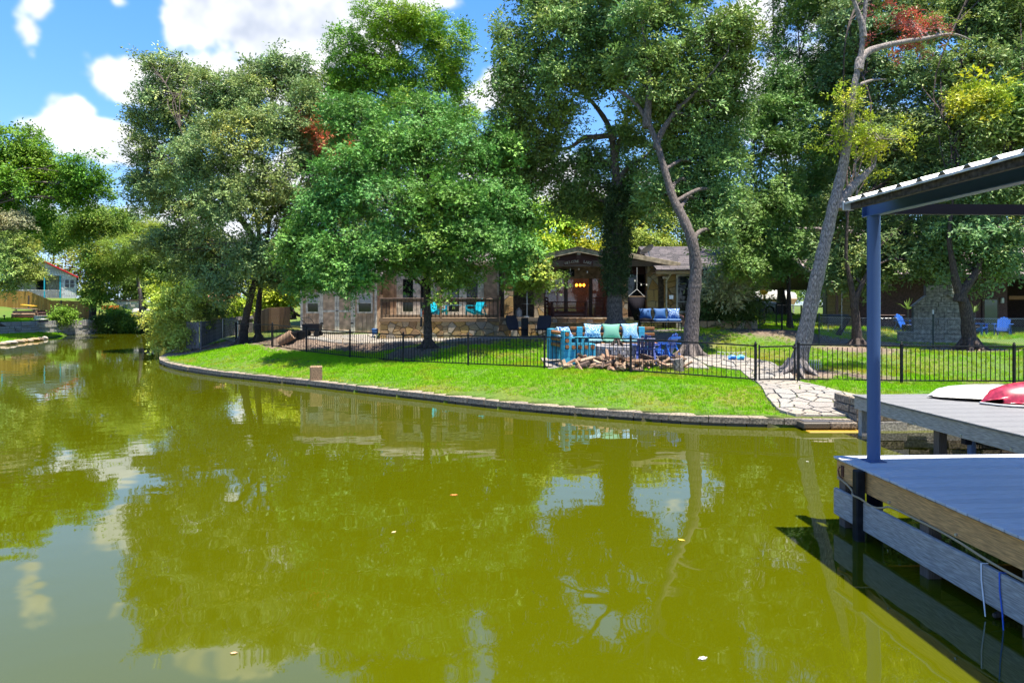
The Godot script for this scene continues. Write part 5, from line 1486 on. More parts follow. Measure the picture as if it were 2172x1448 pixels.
	for k in [[760, 440, 47, dark, 130, 130, "behind the garden shed"], [980, 440, 50, red, 120, 110, "behind the deck wing of the house"], [1800, 380, 44, dark, 130, 150, "behind the leaning trunk"], [1980, 420, 46, dark, 140, 150, "behind the pale neighbour roof"], [2150, 380, 46, dark, 120, 190, "at the right edge over the canopy roof"], [1660, 480, 46, red, 110, 110, "behind the parked car"], [610, 560, 46, Color(0.1, 0.15, 0.02), 90, 70, "behind the brown board fence"]]:
		tree("background_tree", "dark leafy background tree %s" % k[6], "tree", "dark trees in the background",
			[[path([[k[0], 670], [k[0] - 6, 540], [k[0], k[1]]], k[2]), 0.35, 0.12]], M.bark_dark,
			[bl(k[0] - k[4] * 0.5, k[1] + 10, k[2], k[4] * 0.6, k[5] * 0.65), bl(k[0] + k[4] * 0.5, k[1] + 20, k[2] + 1, k[4] * 0.6, k[5] * 0.65), bl(k[0], k[1] - k[5] * 0.5, k[2] + 1, k[4] * 0.6, k[5] * 0.55), bl(k[0], k[1] + k[5] * 0.6, k[2] - 1, k[4] * 0.8, k[5] * 0.45)], "broad", k[3], 0.55, {"leaf": 1.35, "twigs": 5})
	tree("background_tree", "glowing lime green tree behind the brown board fence", "tree", "",
		[[path([[590, 690], [588, 640], [590, 600]], 42), 0.1, 0.06]], M.bark_dark, [bl(580, 640, 42, 26, 22, 1.0, lime), bl(615, 615, 42, 30, 25, 1.0, lime), bl(505, 655, 42, 14, 14, 1.0, lime), bl(555, 625, 43, 26, 25, 1.0, lime)], "broad", lime, 0.9)
	# --- far shore
	tree("broadleaf_tree", "big bright green tree at the far left shore", "tree", "",
		[[path([[-40, 690], [-35, 600], [-20, 500], [0, 400]], 50), 0.5, 0.15]], M.bark_mid,
		[bl(20, 315, 52, 70, 60), bl(70, 345, 52, 45, 50), bl(-60, 370, 52, 110, 100), bl(105, 385, 52, 60, 50), bl(165, 370, 51, 55, 40, 0.8), bl(200, 400, 51, 32, 35, 0.7), bl(40, 415, 51, 90, 60), bl(150, 425, 51, 55, 25, 0.7), bl(60, 480, 52, 55, 35, 0.7)], "broad", Color(0.07, 0.16, 0.012), 0.75, {"leaf": 1.1, "twigs": 7})
	tree("broadleaf_tree", "pale feathery tree overhanging the left stone wall", "tree", "",
		[[path([[-30, 680], [-28, 600], [-10, 540], [20, 500]], 49), 0.2, 0.08]], M.bark_pale,
		[bl(15, 480, 49, 45, 40, 0.6, Color(0.15, 0.17, 0.1)), bl(45, 530, 49, 35, 40, 0.6), bl(10, 560, 48, 45, 45, 0.7), bl(0, 610, 48, 30, 22, 0.5), bl(60, 575, 48.5, 25, 25, 0.6)], "oak", Color(0.14, 0.21, 0.05), 1.0)
	tree("broadleaf_tree", "dark trunk tree at the end of the limestone wall", "tree", "",
		[[path([[197, 702], [196, 660], [200, 610], [205, 540], [210, 470]], 61.5), 0.4, 0.15]], M.bark_dark,
		[bl(165, 495, 62, 60, 40), bl(215, 480, 62, 70, 42), bl(205, 560, 61, 32, 42), bl(225, 580, 60.5, 38, 42), bl(120, 495, 64, 55, 40), bl(205, 630, 60.5, 28, 24, 0.9)], "broad", Color(0.075, 0.145, 0.02), 0.65, {"leaf": 1.25, "twigs": 6})
	tree("broadleaf_tree", "yellow green mimosa arching over the narrow channel", "tree", "",
		[[path([[300, 672], [296, 620], [285, 570], [270, 540]], 66), 0.25, 0.1]], M.bark_mid,
		[bl(260, 525, 60, 60, 24, 0.9), bl(300, 545, 60, 42, 20, 0.9), bl(245, 560, 60, 45, 20, 0.8), bl(290, 580, 61, 42, 22, 0.8), bl(320, 500, 64, 40, 40, 0.9)], "fine", Color(0.15, 0.22, 0.03), 0.9, {"leaf": 1.3})
	for k in [[300, 580, 76, 70, 55, "straight above the head of the channel"], [370, 570, 60, 60, 60, "behind the big pale bush"], [110, 480, 84, 80, 60, "behind the white metal house"], [260, 470, 84, 90, 40, "far behind the mimosa"], [420, 540, 56, 60, 80, "behind the reddish far roof"], [20, 470, 84, 90, 70, "at the far left edge behind the bright tree"]]:
		tree("background_tree", "dark green woodland tree %s" % k[5], "tree", "woods across the channel",
			[[path([[k[0], 655], [k[0] + 4, 600], [k[0], k[1]]], k[2]), 0.3, 0.1]], M.bark_dark,
			[bl(k[0] - k[3] * 0.4, k[1], k[2], k[3] * 0.6, k[4] * 0.8), bl(k[0] + k[3] * 0.4, k[1] + 8, k[2] + 1, k[3] * 0.6, k[4] * 0.8), bl(k[0], k[1] + k[4] * 0.6, k[2] - 1, k[3] * 0.8, k[4] * 0.4)], "broad", Color(0.06, 0.11, 0.02), 0.6, {"leaf": 1.5, "twigs": 5})
	for k in 19:
		var x := -260.0 + k * 145.0 + rr(-30, 30)
		var z := rr(78.0, 100.0)
		tree("distant_tree", "far green tree in the belt of woods behind the houses", "tree", "belt of distant trees", [[path([[x, 650], [x + 3, 600], [x, 560]], z), 0.3, 0.1]], M.bark_dark,
			[bl(x - 40, 585, z, 60, 45), bl(x + 45, 590, z + 1, 60, 42), bl(x, 630, z - 1, 90, 22), bl(x + 5, 545, z, 50, 35)], "broad", Color(rr(0.07, 0.12), rr(0.14, 0.18), 0.025), 0.42, {"leaf": 1.9, "twigs": 4})
	# --- shrubs
	tree("shrub", "big pale green bush spilling over the water beside the grey fence", "bush", "",
		[[path([[385, 732], [383, 700], [380, 670]], 34.6), 0.07, 0.04]], M.bark_mid,
		[bl(368, 655, 34.4, 46, 40), bl(345, 690, 34.2, 26, 36), bl(412, 640, 35, 36, 30), bl(362, 622, 35, 34, 18, 0.8, lime), bl(376, 708, 34, 18, 28), bl(445, 660, 36, 38, 28, 0.9, Color(0.13, 0.18, 0.04)), bl(352, 725, 34.2, 14, 14, 0.8)], "oak", Color(0.26, 0.33, 0.06), 1.0, {"leaf": 0.9, "twigs": 7})
	tree("shrub", "dense glossy bush at the water below the orange bench", "bush", "",
		[[path([[252, 702], [252, 690], [252, 680]], 62), 0.06, 0.04]], M.bark_dark, [bl(252, 682, 61.5, 22, 23), bl(268, 690, 61.5, 16, 16), bl(240, 668, 62, 12, 12, 1.0, bright)], "broad", Color(0.09, 0.17, 0.02), 1.1, {"leaf": 1.0})
	tree("shrub", "dark bush right of the limestone wall end", "bush", "",
		[[path([[218, 706], [218, 695], [218, 688]], 60.5), 0.06, 0.04]], M.bark_dark, [bl(218, 690, 60.5, 18, 18), bl(232, 696, 60.8, 14, 14)], "broad", Color(0.05, 0.1, 0.02), 1.1, {"leaf": 1.0})
	tree("shrub", "low green bush on the bank above the limestone wall", "bush", "",
		[[path([[128, 680], [128, 672], [128, 668]], 57), 0.05, 0.03]], M.bark_dark, [bl(128, 670, 57, 12, 8), bl(139, 672, 57, 8, 7)], "broad", Color(0.09, 0.17, 0.015), 1.2, {"leaf": 0.9})
	tree("shrub", "clipped dark bush under the left half of the wing window", "bush", "",
		[[path([[1513, 686], [1513, 670], [1513, 655]], 30.9), 0.05, 0.03]], M.bark_dark, [bl(1513, 652, 30.9, 20, 26), bl(1518, 668, 30.9, 17, 16)], "oak", Color(0.045, 0.08, 0.02), 1.5, {"leaf": 0.8})
	tree("shrub", "larger clipped dark bush at the house corner", "bush", "",
		[[path([[1568, 686], [1568, 670], [1568, 650]], 30.9), 0.06, 0.03]], M.bark_dark, [bl(1562, 650, 30.9, 24, 30), bl(1578, 645, 30.9, 20, 26), bl(1568, 668, 30.9, 25, 18)], "oak", Color(0.05, 0.09, 0.02), 1.5, {"leaf": 0.8})
	tree("shrub", "pale flowering shrub in front of the wing window", "bush", "",
		[[path([[1535, 688], [1533, 650], [1530, 620]], 30.6), 0.04, 0.03]], M.bark_mid, [bl(1525, 605, 30.5, 28, 22, 0.8), bl(1555, 598, 30.6, 25, 18, 0.8), bl(1540, 625, 30.5, 26, 14, 0.6)], "big", Color(0.24, 0.29, 0.17), 0.9)
	# ivy on the porch oak
	var ivy := thing("ivy", "dark ivy wrapped round the trunk of the porch oak", "ivy", at(1308, 600, 28.4))
	var ts := []
	var tc := PackedColorArray()
	for k in 520:
		var y := rr(395, 622)
		var w := 30.0 * (1.0 - absf(y - 530.0) / 190.0 * 0.6)
		var a := rr(0, TAU)
		var p := at(1308 + cos(a) * w * rr(0.6, 1.0) + (y - 530) * -0.02, y, 28.4 + sin(a) * w / 51.0 * rr(0.7, 1.0)) - ivy.position
		ts.append(Transform3D(Basis.from_euler(Vector3(rr(0, 6), rr(0, 6), rr(0, 6))).scaled(Vector3.ONE * rr(0.4, 0.8)), p))
		var b := rr(0.7, 1.3)
		tc.append(Color(0.075 * b, 0.115 * b, 0.045 * b))
	multi("leaves", sprays.broad[0], M.leaf_gloss, ts, tc, ivy)

# ---------------------------------------------------------------- grass and other ground cover
func paved(x: float, z: float) -> bool:
	return Geometry2D.is_point_in_polygon(Vector2(x, z), path_outline) or Geometry2D.is_point_in_polygon(Vector2(x, z), patio_outline) or Geometry2D.is_point_in_polygon(Vector2(x, z), walk_outline)

func make_grass() -> void:
	var g := Geo.new()
	g.colored = true
	for k in 16:
		var a := rr(0, TAU)
		var p := Vector3(cos(a), 0, sin(a)) * rr(0.0, 0.09)
		var l := Vector3(rr(-1, 1), 0, rr(-1, 1)) * 0.03
		var h := rr(0.03, 0.075)
		var sd := Vector3(cos(a * 3), 0, sin(a * 3)) * 0.006
		var v := rr(0.75, 1.3)
		g.col = Color(v * rr(0.85, 1.25), v, v)
		g.tri(p - sd, p + sd, p + l + Vector3(0, h, 0))
	var tuft := g.mesh()
	var ts := []
	var tc := PackedColorArray()
	var put := func(x: float, z: float, thin: float, s: float) -> void:
		var d := shore_distance(x, z)
		if d < 0.3 or paved(x, z): return
		var b := bare(x, z)
		if rng.randf() < b * 1.3 + thin: return
		var y := ground(x, z, d)
		var patch := noise.get_noise_2d(x * 30 + 33, z * 30) + 0.6 * noise.get_noise_2d(x * 110, z * 110 + 70)
		var near_wall := smoothstep(1.6, 0.3, d) * (0.55 + patch * 1.3)
		var yard := smoothstep(4.5, 6.0, d) * 0.4
		var dry := clampf(patch * 1.0 - 0.1 + near_wall * 0.5 + yard, 0.0, 1.0)
		if dry > 0.55 and rng.randf() < 0.5: return
		ts.append(Transform3D(Basis(Vector3.UP, rr(0, TAU)).scaled(Vector3(s, s * rr(0.7, 1.25), s)), Vector3(x, y - 0.004, -z)))
		var v := rr(0.8, 1.22)
		tc.append(Color(0.22 * v + dry * 0.22, 0.5 * v - dry * 0.1, 0.004 + dry * 0.03))
	for k in 30000:      # the open lawn along the wall
		var u := rng.randf()
		var x := rr(-18.5, 12.0)
		var z0: float = 14.2 if x > 5 else 14.6 - (x - 5) * 0.72 - 0.6
		put.call(x, z0 + pow(u, 0.8) * 7.5, 0.0, 1.0)
	for k in 26000:      # the shaded yard behind the fence
		put.call(rr(-9.0, 20.0), rr(18.5, 31.0), 0.12, 1.1)
	for k in 7000:       # the far banks
		put.call(rr(-42, -31), rr(38, 60), 0.0, 2.2)
	for k in 3000:
		put.call(rr(8, 26), rr(30, 48), 0.0, 2.4)
	var o := multi("grass", tuft, M.grass, ts, tc, self)
	tag(o, "bright green lawn grass along the sea wall and yard", "grass", "", "stuff")
	# fallen leaves and bark lying under the trees
	var lg := Geo.new()
	lg.colored = true
	lg.tri(Vector3(0, 0, 0), Vector3(0.03, 0.012, 0.05), Vector3(0, 0.004, 0.11))
	lg.tri(Vector3(0, 0, 0), Vector3(0, 0.004, 0.11), Vector3(-0.03, 0.012, 0.05))
	ts = []
	tc = PackedColorArray()
	for k in 9000:
		var x := rr(-18.0, 20.0)
		var z := rr(16.0, 36.0)
		if bare(x, z) < 0.35 or shore_distance(x, z) < 0.4 or paved(x, z): continue
		ts.append(Transform3D(Basis.from_euler(Vector3(rr(-0.4, 0.4), rr(0, TAU), rr(-0.4, 0.4))).scaled(Vector3.ONE * rr(0.6, 1.5)), Vector3(x, ground(x, z) + 0.02, -z)))
		var v := rr(0.5, 1.5)
		tc.append(Color(0.28 * v, 0.19 * v, 0.13 * v))
	tag(multi("leaf_litter", lg.mesh(), M.grass, ts, tc, self), "brown fallen leaves scattered under the yard trees", "leaf litter", "", "stuff")

# ---------------------------------------------------------------- furniture and small things
func adirondack(called: String, label: String, where: Vector3, turn: float, m: Material, group := "") -> Node3D:   # faces local +z
	var t := thing(called, label, "chair", where, turn, group)
	for s in [-1.0, 1.0]:
		var side := Geo.new()   # long sloping leg rail, from the front foot to the back on the ground
		side.bar(Vector3(s * 0.24, 0.36, 0.36), Vector3(s * 0.24, 0.05, -0.52), 0.03, 0.11, 0.006)
		part("side_rail", side.mesh(), m, t)
		board("leg", Vector3(s * 0.29, 0.0, 0.33), Vector3(s * 0.29, 0.56, 0.33), 0.1, 0.03, m, t, 0.006, Vector3.RIGHT)
		board("arm_brace", Vector3(s * 0.27, 0.02, -0.5), Vector3(s * 0.25, 0.56, -0.24), 0.07, 0.03, m, t, 0.006)
		var arm := Geo.new()
		arm.prism([Vector2(-0.07, -0.4), Vector2(0.05, -0.4), Vector2(0.085, 0.3), Vector2(0.05, 0.4), Vector2(-0.05, 0.4), Vector2(-0.085, 0.3)], 0.026, Transform3D(Basis(Vector3.RIGHT, PI / 2), Vector3(s * 0.34, 0.59, 0.03)), 0.005)
		part("arm", arm.mesh(), m, t)
	for k in 5:
		board("seat_slat", Vector3(-0.26, 0.395 - k * 0.038, 0.34 - k * 0.115), Vector3(0.26, 0.395 - k * 0.038, 0.34 - k * 0.115), 0.1, 0.022, m, t)
	for k in 5:
		var x := (k - 2) * 0.105
		var top: float = 0.78 - absf(k - 2) * absf(k - 2) * 0.035
		var pts := []
		for q in 7:
			var a := PI * q / 6.0
			pts.append(Vector2(cos(a) * 0.05, top - 0.05 + sin(a) * 0.05))
		pts.append(Vector2(-0.045, 0.0)); pts.append(Vector2(0.045, 0.0))
		var g := Geo.new()
		g.prism(pts, 0.022, Transform3D.IDENTITY, 0.005)
		part("back_slat", g.mesh(), m, t, Transform3D(Basis(Vector3.RIGHT, -0.42) * Basis(Vector3.UP, -x * 0.5), Vector3(x, 0.2, -0.14 + absf(x) * 0.12)))
	for y in [0.3, 0.62]:
		board("back_rail", Vector3(-0.27, 0.2 + y * 0.91, -0.17 - y * 0.41), Vector3(0.27, 0.2 + y * 0.91, -0.17 - y * 0.41), 0.03, 0.07, m, t)
	return t

func print_tex(kind: String) -> ImageTexture:     # woven print of a cushion
	var n := 128
	var im := Image.create(n, n, false, Image.FORMAT_RGB8)
	for j in n:
		for i in n:
			var u := float(i) / n
			var v := float(j) / n
			var c: Color
			if kind == "scroll":
				var a := sin(u * 38.0 + 4.0 * noise.get_noise_2d(i * 3.0, j * 3.0)) * sin(v * 34.0 + 5.0 * noise.get_noise_2d(i * 3.0 + 500, j * 3.0))
				c = Color(0.75, 0.85, 0.88) if a > 0.12 else Color(0.28, 0.52, 0.66)
				if v > 0.68 and noise.get_noise_2d(i * 4.0, j * 4.0 + 90) > -0.1: c = Color(0.16, 0.4, 0.58)
			elif kind == "medallion":
				var q := Vector2(fposmod(u * 3.0, 1.0) - 0.5, fposmod(v * 2.5 + (0.5 if int(u * 3.0) % 2 else 0.0), 1.0) - 0.5)
				var r := q.length() * 2.0
				var w := sin(r * 16.0 + 3.0 * cos(atan2(q.y, q.x) * 6.0))
				c = Color(0.82, 0.92, 0.96) if w > 0.35 else Color(0.03, 0.38, 0.62)
			else:
				var a := sin(u * 50.0 + 9.0 * noise.get_noise_2d(i * 2.0, j * 2.0)) + sin(v * 44.0 + 9.0 * noise.get_noise_2d(i * 2.0, j * 2.0 + 300))
				c = Color(0.8, 0.88, 0.95) if a > 0.75 else Color(0.08, 0.3, 0.58)
			im.set_pixel(i, j, c)
	return ImageTexture.create_from_image(im)

func cloth(tex: ImageTexture) -> StandardMaterial3D:
	var m := StandardMaterial3D.new()
	m.albedo_texture = tex
	m.roughness = 0.85
	return m

func pillow_mesh(w: float, h: float, d: float) -> ArrayMesh:   # stands on its lower edge, thickness along z
	var g := Geo.new()
	g.mapped = true
	var n := 14
	var f := func(i: int, j: int, s: float) -> Vector3:
		var u := float(i) / n * 2 - 1
		var v := float(j) / n * 2 - 1
		var e := pow(maxf(0, 1 - u * u), 0.5) * pow(maxf(0, 1 - v * v), 0.5)
		var pinch := 1.0 - 0.09 * (1 - absf(u)) * absf(v) - 0.09 * (1 - absf(v)) * absf(u)
		return Vector3(u * w / 2 * (1 - 0.1 * (1 - v * v) * (1 if absf(u) > 0.99 else 0) ) * pinch, h / 2 + v * h / 2 * pinch, s * (e * d / 2 + 0.002))
	for s in [1.0, -1.0]:
		for i in n:
			for j in n:
				var p := [f.call(i, j, s), f.call(i + 1, j, s), f.call(i + 1, j + 1, s), f.call(i, j + 1, s)]
				var nn := func(a: int, b: int) -> Vector3:
					var du: Vector3 = f.call(mini(a + 1, n), b, s) - f.call(maxi(a - 1, 0), b, s)
					var dv: Vector3 = f.call(a, mini(b + 1, n), s) - f.call(a, maxi(b - 1, 0), s)
					return du.cross(dv).normalized() * s
				var ns := [nn.call(i, j), nn.call(i + 1, j), nn.call(i + 1, j + 1), nn.call(i, j + 1)]
				var ws := [Vector2(i, n - j) / n, Vector2(i + 1, n - j) / n, Vector2(i + 1, n - j - 1) / n, Vector2(i, n - j - 1) / n]
				for tr in ([[0, 1, 2], [0, 2, 3]] if s > 0 else [[0, 2, 1], [0, 3, 2]]):
					g.tri(p[tr[0]], p[tr[1]], p[tr[2]], ns[tr[0]], ns[tr[1]], ns[tr[2]])
					g.uv.append(ws[tr[0]]); g.uv.append(ws[tr[2]]); g.uv.append(ws[tr[1]])
	return g.mesh()

func pillow(label: String, where: Vector3, turn: float, tilt: float, m: Material, w := 0.56, h := 0.5, group := "", roll := 0.0) -> void:
	var o := part("pillow", pillow_mesh(w, h, 0.2), m, self, Transform3D(Basis(Vector3.UP, turn) * Basis(Vector3.RIGHT, tilt) * Basis(Vector3.BACK, roll), where))
	tag(o, label, "pillow", group)

func hollow_block(parent: Node, c: Vector3, w: float, h: float, d: float, m: Material) -> void:   # concrete block with its hole facing z
	var g := Geo.new()
	var e := 0.035
	g.box(c + Vector3(0, h / 2 - e / 2, 0), Vector3(w, e, d), Basis.IDENTITY, 0.004); g.box(c - Vector3(0, h / 2 - e / 2, 0), Vector3(w, e, d), Basis.IDENTITY, 0.004)
	g.box(c + Vector3(w / 2 - e / 2, 0, 0), Vector3(e, h - 2 * e, d)); g.box(c - Vector3(w / 2 - e / 2, 0, 0), Vector3(e, h - 2 * e, d))
	part("block", g.mesh(), m, parent)

func make_yard() -> void:
	var gy := 0.8
	# --- bench of turquoise blocks, its near arm: end-on to the camera, timbers running back
	var b1 := thing("block_bench", "turquoise concrete block bench seen end on, brown timbers through its holes", "bench", Vector3(1.72, gy, -20.75), 0.19)
	var tq := [M.turquoise, M.turquoise2]
	for end in [0.0, -1.75]:
		for k in 4:
			for c in 2: box_part("block", Vector3(0.1 + k * 0.2, 0.1 + c * 0.2, end), Vector3(0.195, 0.195, 0.39), tq[(k + c) % 2], b1, 0.008)
			hollow_block(b1, Vector3(0.1 + k * 0.2, 0.5, end), 0.195, 0.195, 0.39, tq[k % 2])
			if k < 3 and k != 1: hollow_block(b1, Vector3(0.1 + k * 0.2, 0.7, end), 0.195, 0.195, 0.39, tq[(k + 1) % 2])
		hollow_block(b1, Vector3(0.3, 0.7, end), 0.195, 0.195, 0.39, tq[0])
		hollow_block(b1, Vector3(-0.1, 0.9, end), 0.195, 0.195, 0.39, tq[1])
		for c in 4: box_part("block", Vector3(-0.1, 0.1 + c * 0.2, end), Vector3(0.195, 0.195, 0.39), tq[c % 2], b1, 0.008) if c < 2 else hollow_block(b1, Vector3(-0.1, 0.1 + c * 0.2, end), 0.195, 0.195, 0.39, tq[c % 2])
	for q in [[0.1, 0.5], [0.3, 0.5], [0.5, 0.5], [0.7, 0.5], [-0.1, 0.9], [-0.1, 0.7], [-0.1, 0.52]]:
		tube_part("timber", [Vector3(q[0], q[1], 0.24), Vector3(q[0], q[1], -2.0)], [0.058, 0.058], M.timber, b1, 10)
	# --- the far arm of the bench, facing the camera
	var b2 := thing("block_bench", "turquoise block bench facing the lake behind the fire pit with a row of cushions", "bench", Vector3(2.2, gy + 0.03, -23.0), -0.02)
	for x in [0.1, 2.2]:
		for c in 2: box_part("block", Vector3(x, 0.1 + c * 0.2, 0.0), Vector3(0.2, 0.195, 0.8), tq[c], b2, 0.008)
		for c in 3: box_part("block", Vector3(x, 0.5 + c * 0.2, -0.28), Vector3(0.2, 0.195, 0.2), tq[c % 2], b2, 0.008)
	for q in [[0.44, 0.3], [0.44, 0.12], [0.44, -0.08], [0.75, -0.3], [0.95, -0.3]]:
		board("timber", Vector3(-0.22, q[0], q[1]), Vector3(2.65, q[0], q[1]), 0.09, 0.09, M.timber, b2, 0.01)
	var scroll := cloth(print_tex("scroll")); var medal := cloth(print_tex("medallion")); var vine := cloth(print_tex("vine"))
	for k in [[0.5, vine, "patterned blue seat cushion at the left end of the far bench"], [1.17, M.mint, "mint seat cushion in the middle of the far bench"], [1.84, M.cushion_pale, "pale blue seat cushion at the right end of the far bench"]]:
		var cg := Geo.new()
		cg.box(Vector3.ZERO, Vector3(0.62, 0.12, 0.56), Basis.IDENTITY, 0.05)
		tag(part("seat_cushion", cg.mesh(), k[1] if not k[1] is StandardMaterial3D or k[1].albedo_texture != vine.albedo_texture else M.cushion_pale, self, Transform3D(Basis.IDENTITY, b2.position + Vector3(k[0], 0.56, 0.1))), k[2], "cushion")
	pillow("pale blue scroll patterned pillow on the far bench", b2.position + Vector3(0.52, 0.6, -0.02), 0.05, -0.28, scroll, 0.62, 0.52, "", -0.06)
	pillow("plain mint green pillow between two patterned pillows", b2.position + Vector3(1.16, 0.6, 0.0), 0.0, -0.26, M.mint, 0.62, 0.52)
	pillow("blue and white medallion pillow on the far bench", b2.position + Vector3(1.8, 0.6, -0.02), -0.06, -0.28, medal, 0.58, 0.54, "", 0.05)
	var bt := b1.transform
	pillow("pale blue pillow leaning at the back of the near bench", bt * Vector3(0.08, 0.62, -1.35), 1.5, -0.2, scroll, 0.5, 0.46)
	pillow("blue leaf patterned pillow with mint edge on the near bench", bt * Vector3(0.24, 0.6, -0.75), 0.9, -0.45, vine, 0.56, 0.54)
	# --- fire pit ring
	var fp := thing("fire_pit", "round grey stone block fire pit in the middle of the patio", "fire pit", Vector3(3.42, gy - 0.03, -21.75))
	for c in 4:
		var n := 20
		for k in n:
			var a := TAU * (k + 0.5 * (c % 2)) / n
			var r := 0.76
			var o := part("block", box_mesh(Vector3(0.232 + rr(-0.004, 0.004), 0.128, 0.2), 0.014), M.pit[rng.randi() % 3], fp, Transform3D(Basis(Vector3.UP, PI / 2 - a), Vector3(cos(a) * r, 0.066 + c * 0.134, sin(a) * r)))
	var ash := Geo.new()
	ash.lathe([Vector2(0.68, 0.3), Vector2(0.4, 0.36), Vector2(0.0, 0.38)], 16)
	part("ash", ash.mesh(), mat(lin(0.06, 0.055, 0.05), 0.95, "fine", Vector3(6, 6, 6)), fp)
	for k in 5:
		var a := k * 1.3
		tag(tube_part("fire_log", [fp.position + Vector3(cos(a) * 0.3 - 0.08, 0.36, sin(a) * 0.3), fp.position + Vector3(-0.08 + cos(a) * 0.03, 0.74, sin(a) * 0.03)], [0.05, 0.04], M.bark_dark, self, 7), "charred log standing in the tepee stacked inside the fire pit", "log", "logs in the fire pit")
	# --- lawn chairs
	adirondack("lawn_chair", "navy slatted lawn chair seen from behind at the fire pit", Vector3(4.08, gy - 0.02, -20.85), PI - 0.15, M.chair_navy)
	adirondack("lawn_chair", "royal blue slatted lawn chair turned sideways beside the curved oak", Vector3(4.72, gy, -21.2), -PI / 2 - 0.8, M.chair_blue)
	# --- firewood heap in front of the patio
	for k in 110:
		var x := rr(1.5, 5.15)
		var z := rr(19.95, 20.6)
		if Vector2(x, z).distance_to(Vector2(1.7, 20.6)) < 0.3: continue
		var h := maxf(0.0, 0.34 - absf(z - 20.35) * 0.7) * rr(0.1, 1.0)
		var p := Vector3(x, ground(x, z) + 0.05 + h, -z)
		var d := Vector3(rr(-1, 1), rr(-0.35, 0.45), rr(-1, 1)).normalized() * rr(0.1, 0.26)
		var r := rr(0.03, 0.075)
		var poly := []
		var sides := 5 if rng.randf() < 0.6 else 8
		for q in sides: poly.append(Vector2(cos(TAU * q / sides), sin(TAU * q / sides)) * r * rr(0.75, 1.15))
		var g := Geo.new()
		g.prism(poly, d.length() * 2, Transform3D(Basis.IDENTITY, Vector3(0, 0, -d.length())), 0.006)
		tag(part("firewood", g.mesh(), M.split[rng.randi() % 4], self, Transform3D(Basis.looking_at(d), p)), "split firewood log in the heap along the fence below the patio", "firewood", "firewood heaped along the fence")
	var st := Geo.new()
	st.tube([Vector3(0, 0, 0), Vector3(0.02, 0.2, 0), Vector3(0, 0.36, 0)], [0.21, 0.19, 0.185], 14)
	tag(part("tree_stump", st.mesh(), M.bark_pale, self, Transform3D(Basis(Vector3.BACK, 0.06), on(1437, 20.2, -0.04))), "pale cut stump at the right end of the firewood heap", "stump")
	var bn := Geo.new()
	bn.tube([Vector3(0, 0, 0), Vector3(0.06, 0.2, 0), Vector3(0.02, 0.4, 0.0), Vector3(0.09, 0.5, 0)], [0.05, 0.05, 0.045, 0.035], 7)
	tag(part("branch", bn.mesh(), M.split[2], self, Transform3D(Basis(Vector3.BACK, -0.25), on(1427, 20.5, 0.02))), "bent pale branch standing up from the firewood heap", "branch")
	# --- white hoop edging and pool floats by the path
	for k in [[1520, 1583, 22.2, "white wire hoop edging beside the flagstone path"], [1708, 1742, 20.3, "white wire hoop edging at the leaning trunk"]]:
		var e := thing("hoop_edging", k[3], "garden edging")
		for q in 7:
			var a := on(lerpf(k[0], k[1], q / 7.0), k[2] - 0.25 * sin(PI * q / 7.0)); var b := on(lerpf(k[0], k[1], (q + 1) / 7.0), k[2] - 0.25 * sin(PI * (q + 1) / 7.0))
			tube_part("hoop", curve([a, a + Vector3(0, 0.24, 0), a.lerp(b, 0.5) + Vector3(0, 0.27, 0), b + Vector3(0, 0.24, 0), b], 3), [0.008, 0.008, 0.008, 0.008, 0.008, 0.008, 0.008, 0.008, 0.008, 0.008, 0.008, 0.008, 0.008], M.white, e, 5)
			tube_part("wire", [a + Vector3(0, 0.15, 0), b + Vector3(0, 0.15, 0)], [0.006, 0.006], M.white, e, 5)
	for k in [[1545, 1561, "blue foam float lying left against the white edging", lin(0.01, 0.14, 0.5)], [1564, 1579, "pale blue foam float lying right against the white edging", lin(0.03, 0.3, 0.6)]]:
		var a := on(k[0], 21.7, 0.09); var b := on(k[1], 21.7, 0.13)
		tag(tube_part("foam_float", [a, a.lerp(b, 0.1), a.lerp(b, 0.5) + Vector3(0, 0.04, 0), a.lerp(b, 0.9), b], [0.03, 0.075, 0.08, 0.075, 0.03], mat(k[3], 0.4), self, 12), k[2], "pool float")
	# --- stone bollard on the lawn edge
	var bo := Geo.new()
	bo.box(Vector3(0, 0.2, 0), Vector3(0.38, 0.46, 0.34), Basis.IDENTITY, 0.025)
	tag(part("stone_post", bo.mesh(), mat(lin(0.46, 0.3, 0.17), 0.9, "weather", Vector3(3, 3, 3), 0.8, true), self, xf(on(670, 21.75, 0.0), 0.25)), "squat brown stone post standing on the sea wall edge", "stone post")

